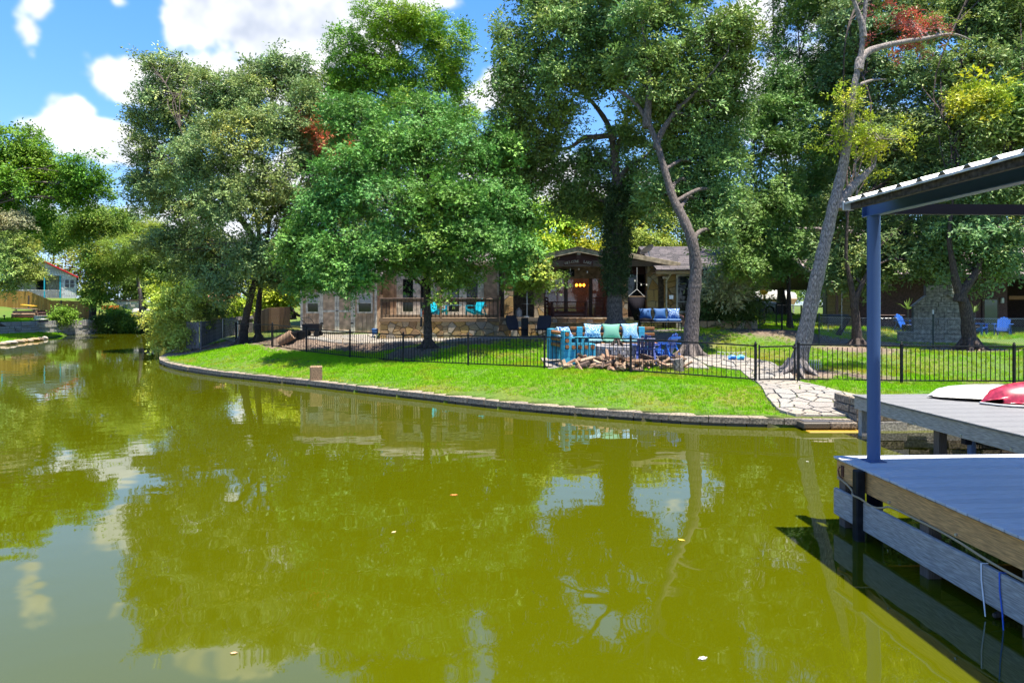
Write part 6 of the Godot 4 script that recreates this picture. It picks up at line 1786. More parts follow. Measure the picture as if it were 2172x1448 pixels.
func sling_chair(label: String, where: Vector3, turn: float) -> void:
	var t := thing("patio_chair", label, "chair", where, turn, "black sling chairs on the patio")
	var prof := curve([Vector2(0.32, 0.36), Vector2(0.1, 0.36), Vector2(-0.12, 0.32), Vector2(-0.24, 0.4), Vector2(-0.34, 0.66), Vector2(-0.42, 0.92)], 4)
	for seat in 2:
		var g := Geo.new()
		var lo := 0 if seat == 0 else 10
		var hi := 11 if seat == 0 else prof.size() - 1
		for i in range(lo, hi):
			var a: Vector2 = prof[i]; var b: Vector2 = prof[i + 1]
			var wa := 0.3 + 0.03 * sin(i * 0.5); var wb := 0.3 + 0.03 * sin((i + 1) * 0.5)
			for th in [0.0, -0.03]:
				g.face([Vector3(-wa, a.y + th, a.x + th), Vector3(wa, a.y + th, a.x + th), Vector3(wb, b.y + th, b.x + th), Vector3(-wb, b.y + th, b.x + th)], (Vector3(0, 1, 0.6) if th == 0.0 else Vector3(0, -1, -0.6)))
			for s in [-1.0, 1.0]: g.face([Vector3(s * wa, a.y, a.x), Vector3(s * wb, b.y, b.x), Vector3(s * wb, b.y - 0.03, b.x - 0.03), Vector3(s * wa, a.y - 0.03, a.x - 0.03)], Vector3(s, 0, 0))
		part("seat" if seat == 0 else "backrest", g.mesh(), M.sling, t)
	for s in [-1.0, 1.0]:
		tube_part("leg", [Vector3(s * 0.27, 0, 0.3), Vector3(s * 0.25, 0.33, 0.26)], [0.014, 0.016], M.black_metal, t, 7)
		tube_part("leg", [Vector3(s * 0.27, 0, -0.3), Vector3(s * 0.25, 0.33, -0.18)], [0.014, 0.016], M.black_metal, t, 7)
		tube_part("frame_rail", [Vector3(s * 0.26, 0.33, 0.28), Vector3(s * 0.26, 0.31, -0.2)], [0.015, 0.015], M.black_metal, t, 7)

func lamp_string(called: String, label: String, pts: Array, drops: int) -> void:
	var t := thing(called, label, "string lights")
	var line := curve(pts, 6)
	var r := []
	for i in line.size(): r.append(0.006)
	tube_part("cable", line, r, M.black_plastic, t, 5)
	var bulb := Geo.new()
	bulb.lathe([Vector2(0.0, -0.13), Vector2(0.026, -0.1), Vector2(0.03, -0.07), Vector2(0.015, -0.03), Vector2(0.013, 0.0)], 10)
	var bm := bulb.mesh()
	var glass := mat(lin(0.72, 0.72, 0.68), 0.15)
	for k in drops:
		var i := int((k + 0.5) / drops * (line.size() - 1))
		part("bulb", bm, glass, t, flat(line[i]))

func make_patio() -> void:
	var fl := 1.98
	sling_chair("black sling chair on the left of the stone steps, turned to the right", on(1098, 28.9, 0.03), 0.75)
	sling_chair("black sling chair next to the steps with sun spots, turned to the left", on(1146, 28.9, 0.03), -0.55)
	var sp := Geo.new()
	sp.lathe([Vector2(0.0, 0.0), Vector2(0.17, 0.0), Vector2(0.17, 0.06), Vector2(0.155, 0.08), Vector2(0.155, 0.82), Vector2(0.14, 0.86), Vector2(0.0, 0.86)], 18)
	tag(part("black_bin", sp.mesh(), M.black_plastic, self, flat(on(1113, 29.6))), "tall round black bin between the two sling chairs", "bin")
	# patio heater
	var ph := thing("patio_heater", "silver mushroom patio heater standing in the left porch bay", "patio heater", Vector3(0.72, fl, -32.7))
	var g := Geo.new()
	g.lathe([Vector2(0.43, 2.02), Vector2(0.4, 2.08), Vector2(0.2, 2.15), Vector2(0.0, 2.18)], 20)
	g.lathe([Vector2(0.0, 2.15), Vector2(0.2, 2.12), Vector2(0.43, 2.02)], 20)
	part("shade", g.mesh(), M.steel, ph)
	g = Geo.new()
	g.lathe([Vector2(0.07, 1.66), Vector2(0.12, 1.75), Vector2(0.13, 1.98), Vector2(0.08, 2.06)], 14)
	part("burner", g.mesh(), M.rust, ph)
	tube_part("pole", [Vector3(0, 0.05, 0), Vector3(0, 1.7, 0)], [0.035, 0.035], M.steel, ph, 12)
	g = Geo.new()
	g.lathe([Vector2(0.28, 0.0), Vector2(0.28, 0.05), Vector2(0.05, 0.09)], 16)
	g.lathe([Vector2(0.02, 0.62), Vector2(0.26, 0.62), Vector2(0.26, 0.64), Vector2(0.02, 0.64)], 16)
	part("base", g.mesh(), M.steel, ph)
	g = Geo.new()
	g.lathe([Vector2(0.13, 0.0), Vector2(0.155, 0.05), Vector2(0.155, 0.3), Vector2(0.11, 0.38), Vector2(0.05, 0.4), Vector2(0.05, 0.46), Vector2(0.0, 0.47)], 16)
	tag(part("gas_bottle", g.mesh(), mat(lin(0.4, 0.44, 0.5), 0.4), self, flat(Vector3(0.33, fl, -32.75))), "pale grey gas bottle beside the patio heater", "gas bottle")
	# picnic table, bench and two side chairs
	var pt := thing("dining_table", "long dark red wooden table on the porch behind its bench", "table", Vector3(2.85, fl, -34.1))
	for k in 5: board("plank", Vector3(-1.05, 0.73, -0.36 + k * 0.18), Vector3(1.05, 0.73, -0.36 + k * 0.18), 0.172, 0.045, M.red_wood, pt)
	for s in [-0.85, 0.85]:
		for z in [-0.3, 0.3]: board("leg", Vector3(s, 0, z), Vector3(s, 0.7, z), 0.09, 0.09, M.red_wood, pt)
		board("apron", Vector3(s, 0.65, -0.34), Vector3(s, 0.65, 0.34), 0.05, 0.1, M.red_wood, pt)
	board("stretcher", Vector3(-0.85, 0.2, 0), Vector3(0.85, 0.2, 0), 0.05, 0.09, M.red_wood, pt)
	var pb := thing("wooden_bench", "long dark red wooden bench at the front of the porch", "bench", Vector3(2.8, fl, -33.05))
	for k in 2: board("plank", Vector3(-0.86, 0.44, -0.09 + k * 0.18), Vector3(0.86, 0.44, -0.09 + k * 0.18), 0.17, 0.045, M.red_wood, pb)
	for s in [-0.78, 0.78]:
		for z in [-0.12, 0.12]: board("leg", Vector3(s, 0, z), Vector3(s, 0.42, z), 0.07, 0.07, M.red_wood, pb)
	board("stretcher", Vector3(-0.78, 0.12, 0), Vector3(0.78, 0.12, 0), 0.04, 0.07, M.beam, pb)
	for k in [[4.3, -0.3, "dark red wooden chair at the right end of the porch table"], [1.7, 0.4, "dark red wooden chair at the left end of the porch table"]]:
		var c := thing("dining_chair", k[2], "chair", Vector3(k[0], fl, -33.7), k[1])
		box_part("seat", Vector3(0, 0.45, 0), Vector3(0.44, 0.04, 0.42), M.red_wood, c, 0.01)
		for x in [-0.19, 0.19]:
			board("leg", Vector3(x, 0, 0.18), Vector3(x, 0.44, 0.18), 0.045, 0.045, M.red_wood, c)
			board("leg", Vector3(x, 0, -0.18), Vector3(x, 1.0, -0.24), 0.045, 0.045, M.red_wood, c)
		for y in [0.62, 0.78, 0.94]: board("back_slat", Vector3(-0.19, y, -0.21), Vector3(0.19, y, -0.23), 0.02, 0.08, M.red_wood, c)
		for x in [-0.19, 0.19]: board("stretcher", Vector3(x, 0.16, -0.18), Vector3(x, 0.16, 0.18), 0.025, 0.04, M.red_wood, c)
	# picture board with a star, and the arched sign
	var pic := thing("wall_picture", "black framed picture with grey lines and a silver blue star above the porch windows", "picture", Vector3(2.78, 4.2, -35.05))
	box_part("board", Vector3.ZERO, Vector3(0.86, 0.36, 0.04), M.black_plastic, pic, 0.008)
	for y in [0.08, 0.02, -0.05, -0.09]: box_part("bar", Vector3(-0.2, y, 0.024), Vector3(0.24, 0.022 if y < 0.05 else 0.045, 0.004), M.blind, pic)
	var star := []
	for k in 10: star.append(Vector2(sin(TAU * k / 10), cos(TAU * k / 10)) * (0.15 if k % 2 == 0 else 0.06))
	var sg := Geo.new()
	sg.prism(star, 0.006, flat(Vector3(0.22, 0.0, 0.021)))
	part("star", sg.mesh(), mat(lin(0.35, 0.38, 0.55), 0.5), pic)
	var sign := thing("welcome_sign", "arched dark red wooden sign lettered WELCOME LAKE on the porch beam", "sign", Vector3(3.1, 4.47, -31.92))
	var arc := []
	for k in 13:
		var u := k / 12.0 * 2 - 1
		arc.append(Vector2(u * 0.68, 0.14 + 0.1 * (1 - u * u)))
	for k in 13:
		var u := 1.0 - k / 12.0 * 2
		arc.append(Vector2(u * 0.68, -0.08 + 0.1 * (1 - u * u)))
	var ag := Geo.new()
	ag.prism(arc, 0.03, Transform3D.IDENTITY, 0.004)
	part("plaque", ag.mesh(), mat(lin(0.09, 0.025, 0.02), 0.7), sign)
	var font := SystemFont.new()
	font.font_names = PackedStringArray(["Droid Serif"])
	var words := "WELCOME  LAKE"
	for k in words.length():
		if words[k] == " ": continue
		var tm := TextMesh.new()
		tm.text = words[k]
		tm.font = font
		tm.font_size = 64
		tm.pixel_size = 0.0026
		tm.depth = 0.012
		var u := (k + 0.5) / words.length() * 2 - 1
		part("letter", tm, M.cream, sign, Transform3D(Basis(Vector3.BACK, -u * 0.28), Vector3(u * 0.63, 0.03 + 0.1 * (1 - u * u), 0.037)))
	var em := Geo.new()
	em.prism([Vector2(-0.12, 0.24), Vector2(0.12, 0.24), Vector2(0.07, 0.33), Vector2(0.1, 0.36), Vector2(0.0, 0.46), Vector2(-0.1, 0.36), Vector2(-0.07, 0.33)], 0.02, Transform3D.IDENTITY, 0.003)
	part("emblem", em.mesh(), M.red_wood, sign)
	# lamp inside the porch room, seen through the glass
	var ch := thing("ceiling_lamp", "amber three bulb lamp glowing inside the porch windows", "lamp", Vector3(3.72, 3.62, -37.2))
	board("bar", Vector3(-0.28, 0.12, 0), Vector3(0.28, 0.12, 0), 0.05, 0.05, M.rust, ch)
	tube_part("stem", [Vector3(0, 0.12, 0), Vector3(0, 0.9, 0)], [0.012, 0.012], M.black_metal, ch, 6)
	var glow := mat(lin(0.9, 0.55, 0.15), 0.5)
	glow.emission_enabled = true
	glow.emission = Color(1.0, 0.55, 0.12)
	glow.emission_energy_multiplier = 5.0
	var bb := Geo.new()
	bb.blob(Vector3.ZERO, Vector3(0.06, 0.075, 0.06), 8, 10)
	for k in 3:
		part("bulb", bb.mesh(), glow, ch, flat(Vector3(-0.2 + k * 0.2, 0.02, 0)))
		var om := OmniLight3D.new()
		om.name = "bulb_light_%d" % k
		om.light_color = Color(1.0, 0.6, 0.25)
		om.light_energy = 0.012
		om.light_size = 0.05
		om.omni_range = 8.0
		om.omni_attenuation = 2.0
		om.shadow_enabled = true
		om.position = Vector3(-0.2 + k * 0.2, 0.02, 0)
		ch.add_child(om)
	lamp_string("string_lights", "string of small bulbs sloping under the porch beam", [Vector3(1.6, 4.15, -32.6), Vector3(2.6, 4.3, -32.2), Vector3(3.4, 4.25, -32.0), Vector3(4.2, 3.65, -32.0), Vector3(5.1, 3.9, -32.1)], 8)
	lamp_string("string_lights", "string of clear bulbs sagging behind the hanging chair", [Vector3(5.5, 4.1, -32.0), Vector3(5.75, 3.75, -31.9), Vector3(6.1, 3.55, -31.9), Vector3(6.45, 3.6, -31.9)], 4)
	# hanging hammock chair
	var hc := thing("hammock_chair", "black cloth hammock chair hanging beside the right stone column", "hammock chair", Vector3(5.75, 1.75, -31.55))
	tube_part("rope", [Vector3(0.03, 2.55, 0), Vector3(0.03, 1.55, 0)], [0.012, 0.012], M.white_cord, hc, 6)
	for s in [-1.0, 1.0]: tube_part("rope", [Vector3(0.03, 1.55, 0), Vector3(s * 0.38, 1.2, 0)], [0.009, 0.009], M.white_cord, hc, 6)
	tube_part("spreader_bar", [Vector3(-0.42, 1.2, 0), Vector3(0.42, 1.2, 0)], [0.018, 0.018], M.rail, hc, 8)
	var sl := Geo.new()
	for i in 14:
		for j in 8:
			var f := func(a: int, b: int) -> Vector3:
				var u := a / 14.0
				var v := b / 8.0 * 2 - 1
				var w := lerpf(0.4, 0.1, pow(u, 1.6))
				return Vector3(v * w, 1.19 - u * 1.1, sin(u * PI) * 0.3 * (1 - v * v) - 0.22 * u * (1 - absf(v)) + 0.1 * u)
			sl.face([f.call(i, j), f.call(i, j + 1), f.call(i + 1, j + 1), f.call(i + 1, j)], Vector3(0, 0.2, 1))
	part("sling", sl.mesh(), M.cloth_black, hc)
	# sofa
	var so := thing("outdoor_sofa", "black metal outdoor sofa with blue seat pads beside the curved oak", "sofa", on(1400, 29.2, 0.02), -0.05)
	for x in [-0.85, -0.3, 0.3, 0.85]:
		tube_part("leg", [Vector3(x, 0, 0.3), Vector3(x, 0.36, 0.3)], [0.018, 0.018], M.black_metal, so, 7)
		tube_part("leg", [Vector3(x, 0, -0.35), Vector3(x, 0.36, -0.35)], [0.018, 0.018], M.black_metal, so, 7)
		tube_part("back_bar", [Vector3(x, 0.36, -0.35), Vector3(x, 0.85, -0.42)], [0.014, 0.014], M.black_metal, so, 7)
	box_part("seat_frame", Vector3(0, 0.36, 0), Vector3(1.8, 0.05, 0.72), M.black_metal, so, 0.01)
	tube_part("back_rail", [Vector3(-0.9, 0.86, -0.42), Vector3(0.9, 0.86, -0.42)], [0.02, 0.02], M.black_metal, so, 8)
	for s in [-1.0, 1.0]: tube_part("arm", curve([Vector3(s * 0.9, 0.2, 0.34), Vector3(s * 0.92, 0.58, 0.36), Vector3(s * 0.92, 0.62, 0.1), Vector3(s * 0.9, 0.64, -0.38)], 3), [0.022, 0.022, 0.022, 0.022, 0.022, 0.022, 0.022, 0.022, 0.022, 0.022], M.red_wood if s > 0 else M.black_metal, so, 7)
	for k in 3: box_part("seat_pad", Vector3(-0.58 + k * 0.58, 0.44, 0.02), Vector3(0.56, 0.12, 0.6), M.cushion_blue if k else M.cloth_black, so, 0.04)
	var sofa_print := cloth(print_tex("vine"))
	for k in [["plain blue pillow at the left of the outdoor sofa", M.cushion_blue, -0.58, 0.0], ["blue pillow in the middle of the outdoor sofa", M.cushion_blue, 0.05, 0.1], ["pale printed blue pillow at the right of the outdoor sofa", sofa_print, 0.62, -0.1]]:
		pillow(k[0], so.transform * Vector3(k[2], 0.5, -0.2), k[3], -0.25, k[1], 0.56, 0.46)
	# satellite dish
	var di := thing("satellite_dish", "grey satellite dish on the roof of the right gable", "satellite dish", Vector3(6.45, 4.82, -32.3))
	g = Geo.new()
	for q in 2: g.lathe([Vector2(0.0, 0.0), Vector2(0.16, 0.02), Vector2(0.3, 0.08), Vector2(0.38, 0.15)] if q == 0 else [Vector2(0.38, 0.15), Vector2(0.3, 0.09), Vector2(0.16, 0.03), Vector2(0.0, 0.01)], 20)
	part("reflector", g.mesh(), mat(lin(0.2, 0.21, 0.22), 0.5), di, Transform3D(Basis(Vector3.BACK, 0.5) * Basis(Vector3.RIGHT, -0.35), Vector3(0, 0.26, 0)))
	tube_part("mast", [Vector3(0.05, -0.2, 0), Vector3(0.05, 0.1, 0), Vector3(0.02, 0.28, -0.02)], [0.025, 0.025, 0.02], M.steel, di, 8)
	tube_part("feed_arm", [Vector3(0.0, 0.2, 0.05), Vector3(-0.3, 0.5, 0.2)], [0.015, 0.012], M.steel, di, 6)
	# on the deck: two teal chairs, table, pot
	adirondack("lawn_chair", "teal slatted chair on the left of the deck facing right", Vector3(-3.6, 1.96, -32.7), 0.95, M.chair_teal)
	adirondack("lawn_chair", "teal slatted chair on the right of the deck facing left", Vector3(-1.75, 1.96, -32.7), -0.75, M.chair_teal)
	var bt := thing("bistro_table", "small black iron table with pale top between the teal deck chairs", "table", Vector3(-2.72, 1.96, -32.9))
	g = Geo.new()
	g.lathe([Vector2(0.0, 0.58), Vector2(0.3, 0.58), Vector2(0.3, 0.61), Vector2(0.0, 0.61)], 18)
	part("table_top", g.mesh(), M.cushion_pale, bt)
	for k in 3:
		var a := TAU * k / 3
		tube_part("leg", curve([Vector3(cos(a) * 0.26, 0, sin(a) * 0.26), Vector3(cos(a) * 0.06, 0.28, sin(a) * 0.06), Vector3(cos(a) * 0.22, 0.58, sin(a) * 0.22)], 4), [0.012, 0.012, 0.012, 0.012, 0.012, 0.012, 0.012, 0.012, 0.012], M.black_metal, bt, 6)
	g = Geo.new()
	g.lathe([Vector2(0.0, 0.0), Vector2(0.17, 0.0), Vector2(0.24, 0.26), Vector2(0.26, 0.26), Vector2(0.26, 0.33), Vector2(0.22, 0.33), Vector2(0.2, 0.28), Vector2(0.0, 0.28)], 18)
	tag(part("flower_pot", g.mesh(), M.terracotta, self, flat(Vector3(-4.1, 1.96, -32.5))), "terracotta pot on the deck behind the dark trunk", "pot")
	# rope of the bird feeder on the trunk side, with a black pole end
	var hf := thing("hanging_strap", "black strap with a pale float hanging beside the dark oak trunk", "strap", at(893.5, 600, 25.4))
	tube_part("strap", [Vector3(0.05, 0.35, 0), Vector3(0, -0.05, 0), Vector3(0, -0.9, 0)], [0.01, 0.012, 0.012], M.black_plastic, hf, 6)
	tube_part("float", [Vector3(0, -0.95, 0), Vector3(0, -1.05, 0), Vector3(0, -1.15, 0), Vector3(0, -1.25, 0)], [0.02, 0.035, 0.035, 0.02], M.kayak_white, hf, 8)
	tube_part("handle", [Vector3(0, -1.28, 0), Vector3(-0.01, -1.62, 0)], [0.03, 0.045], M.black_plastic, hf, 8)
	# by the shed
	for k in [[640, 30.5, 0.27, 0.3, "round black planter tub left of the garden cart"], [618, 30.2, 0.25, 0.42, "dark round tub behind the tilted log section"]]:
		g = Geo.new()
		g.lathe([Vector2(0.0, 0.0), Vector2(k[2] * 0.85, 0.0), Vector2(k[2], k[3]), Vector2(k[2] * 1.06, k[3]), Vector2(k[2] * 1.06, k[3] + 0.05), Vector2(k[2] * 0.92, k[3] + 0.05), Vector2(k[2] * 0.85, k[3] - 0.05), Vector2(0.0, k[3] - 0.05)], 18)
		tag(part("planter_tub", g.mesh(), M.black_plastic, self, flat(on(k[0], k[1], -0.02))), k[4], "tub")
	var gc := thing("garden_cart", "black plastic garden cart with tow handle in front of the shed", "cart", on(662, 30.9, 0.0))
	g = Geo.new()
	for q in [[-1, 0], [1, 0], [0, -1], [0, 1]]:
		var p := Vector3(q[0] * 0.36, 0.4, q[1] * 0.26)
		g.box(p, Vector3(0.03 if q[0] else 0.75, 0.3, 0.03 if q[1] else 0.55), Basis(Vector3.BACK, -q[0] * 0.15) * Basis(Vector3.RIGHT, q[1] * 0.15), 0.01)
	g.box(Vector3(0, 0.26, 0), Vector3(0.66, 0.03, 0.48))
	g.box(Vector3(0, 0.56, 0.28), Vector3(0.84, 0.03, 0.05)); g.box(Vector3(0, 0.56, -0.28), Vector3(0.84, 0.03, 0.05))
	part("tray", g.mesh(), M.black_plastic, gc)
	for x in [-0.26, 0.26]:
		for z in [-0.27, 0.27]:
			g = Geo.new()
			g.tube([Vector3(x, 0.13, z - 0.04), Vector3(x, 0.13, z + 0.04)], [0.13, 0.13], 14)
			part("wheel", g.mesh(), M.tyre, gc)
	tube_part("handle", curve([Vector3(-0.2, 0.55, 0.1), Vector3(-0.5, 0.82, 0.12), Vector3(-0.1, 0.84, 0.12), Vector3(0.1, 0.6, 0.1)], 3), [0.014, 0.014, 0.014, 0.014, 0.014, 0.014, 0.014, 0.014, 0.014, 0.014], M.black_metal, gc, 6)
	g = Geo.new()
	g.tube([Vector3(-0.28, 0.0, 0), Vector3(0.28, 0.36, 0)], [0.22, 0.22], 14)
	tag(part("log_section", g.mesh(), M.split[0], self, flat(on(606, 30.0, 0.12))), "pale tilted log section on the mulch near the fence post", "log")
	var co := thing("drink_cooler", "blue round cooler standing on a white stool at the shed corner", "cooler", on(795, 31.8, 0.0))
	g = Geo.new()
	g.lathe([Vector2(0.0, 0.2), Vector2(0.14, 0.2), Vector2(0.15, 0.42), Vector2(0.16, 0.44), Vector2(0.14, 0.47), Vector2(0.0, 0.48)], 16)
	part("barrel", g.mesh(), M.cushion_blue, co)
	for k in 4: board("leg", Vector3(0.1 * (1 if k % 2 else -1), 0, 0.1 * (1 if k > 1 else -1)), Vector3(0.08 * (1 if k % 2 else -1), 0.2, 0.08 * (1 if k > 1 else -1)), 0.03, 0.03, M.white, co)

func make_far() -> void:
	# utility pole
	var up := thing("utility_pole", "wooden utility pole rising behind the house roof", "utility pole", at(1544, 640, 48))
	tube_part("pole", [Vector3(0, -1, 0), Vector3(0, 8.2, 0)], [0.17, 0.13], M.bark_pale, up, 12)
	board("cross_arm", Vector3(-0.9, 7.7, 0.1), Vector3(0.9, 7.7, 0.1), 0.1, 0.12, M.lumber_grey, up)
	# car on the drive
	var car := thing("parked_car", "white car parked on the drive past the house corner", "car", Vector3(16.4, 1.84, -48.0), 0.0)
	var prof := [Vector2(-2.2, 0.35), Vector2(-1.75, 0.25), Vector2(1.9, 0.25), Vector2(2.2, 0.4), Vector2(2.22, 0.68), Vector2(2.05, 0.86), Vector2(1.0, 1.0), Vector2(0.35, 1.02), Vector2(-1.9, 1.05), Vector2(-2.25, 0.98)]
	var g := Geo.new()
	g.prism(prof, 1.76, Transform3D(Basis.IDENTITY, Vector3(0, 0, -0.88)), 0.06)
	var body := part("body", g.mesh(), M.car_white, car)
	g = Geo.new()
	g.prism([Vector2(-2.1, 1.02), Vector2(0.95, 1.0), Vector2(0.15, 1.48), Vector2(-0.2, 1.52), Vector2(-1.6, 1.5)], 1.5, Transform3D(Basis.IDENTITY, Vector3(0, 0, -0.75)), 0.05)
	part("cabin", g.mesh(), M.car_white, car)
	for q in [[[Vector2(-0.55, 1.06), Vector2(0.72, 1.06), Vector2(0.1, 1.43), Vector2(-0.55, 1.45)]], [[Vector2(-1.7, 1.06), Vector2(-0.65, 1.06), Vector2(-0.65, 1.45), Vector2(-1.45, 1.44)]]]:
		g = Geo.new()
		g.prism(q[0], 0.02, flat(Vector3(0, 0, 0.745)))
		part("window", g.mesh(), mat(lin(0.05, 0.09, 0.14), 0.06), car)
	for x in [-1.4, 1.4]:
		for z in [-0.8, 0.8]:
			g = Geo.new()
			g.tube([Vector3(x, 0.33, z - 0.1), Vector3(x, 0.33, z + 0.11)], [0.34, 0.34], 20)
			var wh := part("wheel", g.mesh(), M.tyre, car)
			g = Geo.new()
			g.tube([Vector3(x, 0.33, z - 0.11), Vector3(x, 0.33, z + 0.118)], [0.2, 0.2], 14)
			part("rim", g.mesh(), M.steel, wh)
	box_part("mirror", Vector3(0.75, 1.08, 0.95), Vector3(0.2, 0.14, 0.12), M.black_plastic, car, 0.03)
	g = Geo.new()
	g.blob(Vector3(2.1, 0.72, 0.66), Vector3(0.12, 0.09, 0.2), 8, 10)
	part("headlight", g.mesh(), M.steel, car)
	# covered boat, yellow buoy, white carport behind
	var bt := thing("covered_boat", "small tan boat under a white cover behind the car", "boat", Vector3(19.6, 2.5, -52), 0.1)
	g = Geo.new()
	for s in 10:
		var u0 := s / 10.0; var u1 := (s + 1) / 10.0
		var f := func(u: float, a: float) -> Vector3:
			var w := 0.9 * pow(sin(PI * (0.12 + 0.76 * u)), 0.7)
			return Vector3(-2.0 + u * 4.0, 0.5 + sin(a) * (0.5 + 0.55 * (1 - u)), cos(a) * w)
		for k in 6: g.face([f.call(u0, PI * k / 6), f.call(u1, PI * k / 6), f.call(u1, PI * (k + 1) / 6), f.call(u0, PI * (k + 1) / 6)], Vector3(0, 0.5 + sin(PI * (k + 0.5) / 6), cos(PI * (k + 0.5) / 6)))
	part("cover", g.mesh(), M.white, bt)
	g = Geo.new()
	g.prism([Vector2(-1.95, 0.52), Vector2(1.95, 0.52), Vector2(1.7, 0.1), Vector2(-1.8, 0.0)], 1.5, Transform3D(Basis.IDENTITY, Vector3(0, 0, -0.75)), 0.1)
	part("hull", g.mesh(), mat(lin(0.45, 0.3, 0.18), 0.5), bt)
	for x in [-1.2, 1.0]: box_part("trailer_beam", Vector3(x, -0.25, 0), Vector3(0.12, 0.6, 1.3), M.rust, bt)
	g = Geo.new()
	g.blob(Vector3.ZERO, Vector3(0.33, 0.33, 0.33), 10, 14)
	g.tube([Vector3(0, -0.3, 0), Vector3(0, -0.9, 0)], [0.06, 0.06], 8)
	tag(part("buoy", g.mesh(), M.yellow, self, flat(at(1621, 616, 50.2))), "round yellow buoy on a stand in front of the covered boat", "buoy")
	var cp := thing("metal_shed", "white slatted metal shed roof behind the covered boat", "shed", Vector3(21.8, 2.2, -56))
	for k in 7:
		box_part("panel", Vector3(0.0 + k * 0.02, 1.0 + k * 0.19, -0.1 * k), Vector3(2.7 - k * 0.24, 0.17, 0.06), M.metal_white, cp, 0.02)
	lean_roof(cp, Vector3(-2.3, 1.7, 0.3), Vector3(0.2, 2.5, 0.3), Vector3(0, 0.3, -2.0), 0.06, M.metal_white)
	for x in [-1.3, 1.3]: board("post", Vector3(x, -0.5, 0), Vector3(x, 1.2, 0), 0.12, 0.12, M.metal_white, cp)
	# tree swing and things by the neighbour's house
	var sw := thing("tree_swing", "dark tilted swing seat on chains under the dark oak", "swing", at(1790, 690, 28))
	g = Geo.new()
	g.box(Vector3.ZERO, Vector3(0.9, 0.06, 0.4), Basis(Vector3.BACK, 1.05), 0.01)
	part("seat", g.mesh(), M.black_plastic, sw)
	for k in [[-0.22, -0.35], [0.3, 0.42]]:
		g = Geo.new()
		for q in 34: g.box(Vector3(k[0] + 0.1, k[1] + q * 0.06, 0.1), Vector3(0.02, 0.05, 0.012) if q % 2 else Vector3(0.012, 0.05, 0.02), Basis.IDENTITY, 0.004)
		part("chain", g.mesh(), M.steel, sw)
	var tb := thing("side_table", "low glass table with dark grey cooler box by the tan wall", "table", on(1772, 32, 0.0))
	box_part("glass_top", Vector3(0, 0.42, 0), Vector3(0.9, 0.02, 0.5), M.pane, tb)
	for x in [-0.38, 0.38]: tube_part("leg", [Vector3(x, 0, 0.15), Vector3(x * 0.8, 0.41, -0.1)], [0.018, 0.018], M.white, tb, 6)
	var cb := Geo.new()
	cb.box(Vector3(0, 0.2, 0), Vector3(1.0, 0.38, 0.55), Basis.IDENTITY, 0.05)
	cb.box(Vector3(0, 0.41, 0), Vector3(1.04, 0.05, 0.59), Basis.IDENTITY, 0.02)
	tag(part("cooler_box", cb.mesh(), mat(lin(0.09, 0.095, 0.1), 0.5), self, flat(on(1772, 32, 0.43))), "dark grey cooler box standing on the low glass table", "cooler")
	adirondack("lawn_chair", "blue slatted chair on the neighbour's gravel patio turned left", on(2128, 32.8, 0.0), -0.75, M.chair_blue)
	adirondack("lawn_chair", "blue slatted chair half hidden behind the forked oak trunk", on(2072, 33.4, 0.0), 0.6, M.chair_blue)
	adirondack("lawn_chair", "blue slatted chair left of the stone fireplace in the shade", on(1922, 33.6, 0.0), 0.5, M.chair_blue)
	var ot := thing("porch_table", "dark table in the shade of the neighbour's porch", "table", on(1880, 34.5, 0.0))
	box_part("table_top", Vector3(0, 0.72, 0), Vector3(1.5, 0.05, 0.8), M.dark_wall, ot, 0.01)
	for x in [-0.65, 0.65]:
		for z in [-0.3, 0.3]: board("leg", Vector3(x, 0, z), Vector3(x, 0.7, z), 0.07, 0.07, M.dark_wall, ot)
	# palms and agaves: blades
	for k in [[1926, 33.2, 1.15, Color(0.12, 0.2, 0.03), "potted palm with arching fronds left of the stone fireplace", 16, 0.75], [2068, 34.0, 1.1, Color(0.1, 0.16, 0.04), "arching palm fronds behind the forked oak", 14, 0.75], [158, 58, 0.35, Color(0.03, 0.07, 0.05), "spiky dark agave on top of the limestone wall", 40, 1.5], [203, 60.3, 0.15, Color(0.035, 0.08, 0.05), "spiky blue green yucca drooping over the end of the limestone wall", 46, 1.7], [1335, 20.35, 0.05, Color(0.09, 0.2, 0.02), "young green weed growing at the fence below the fire pit", 14, 0.32], [1236, 20.45, 0.2, Color(0.06, 0.1, 0.03), "dusty green weed in the firewood heap", 16, 0.42]]:
		var pl := thing("palm" if k[0] > 1800 else ("yucca" if k[0] < 300 else "weed"), k[4], "plant", on(k[0], k[1], 0.0))
		g = Geo.new()
		g.colored = true
		for q in k[5]:
			var a := rr(0, TAU)
			var el := rr(0.25, 1.35)
			var L: float = k[6] * rr(0.7, 1.1)
			var d := Vector3(cos(a) * cos(el), sin(el), sin(a) * cos(el))
			var sd: Vector3 = d.cross(Vector3.UP).normalized() * 0.035 * k[6]
			var v := rr(0.7, 1.4)
			g.col = Color(k[3].r * v, k[3].g * v, k[3].b * v)
			var o := Vector3(0, k[2], 0)
			var p1 := o + d * L * 0.5
			var p2 := o + d * L + Vector3(0, -0.22 * L * cos(el), 0)
			g.tri(o - sd * 0.6, o + sd * 0.6, p1 + sd); g.tri(o - sd * 0.6, p1 + sd, p1 - sd); g.tri(p1 - sd, p1 + sd, p2)
		part("leaves", g.mesh(), M.leaf, pl).set_meta("kind", "stuff")
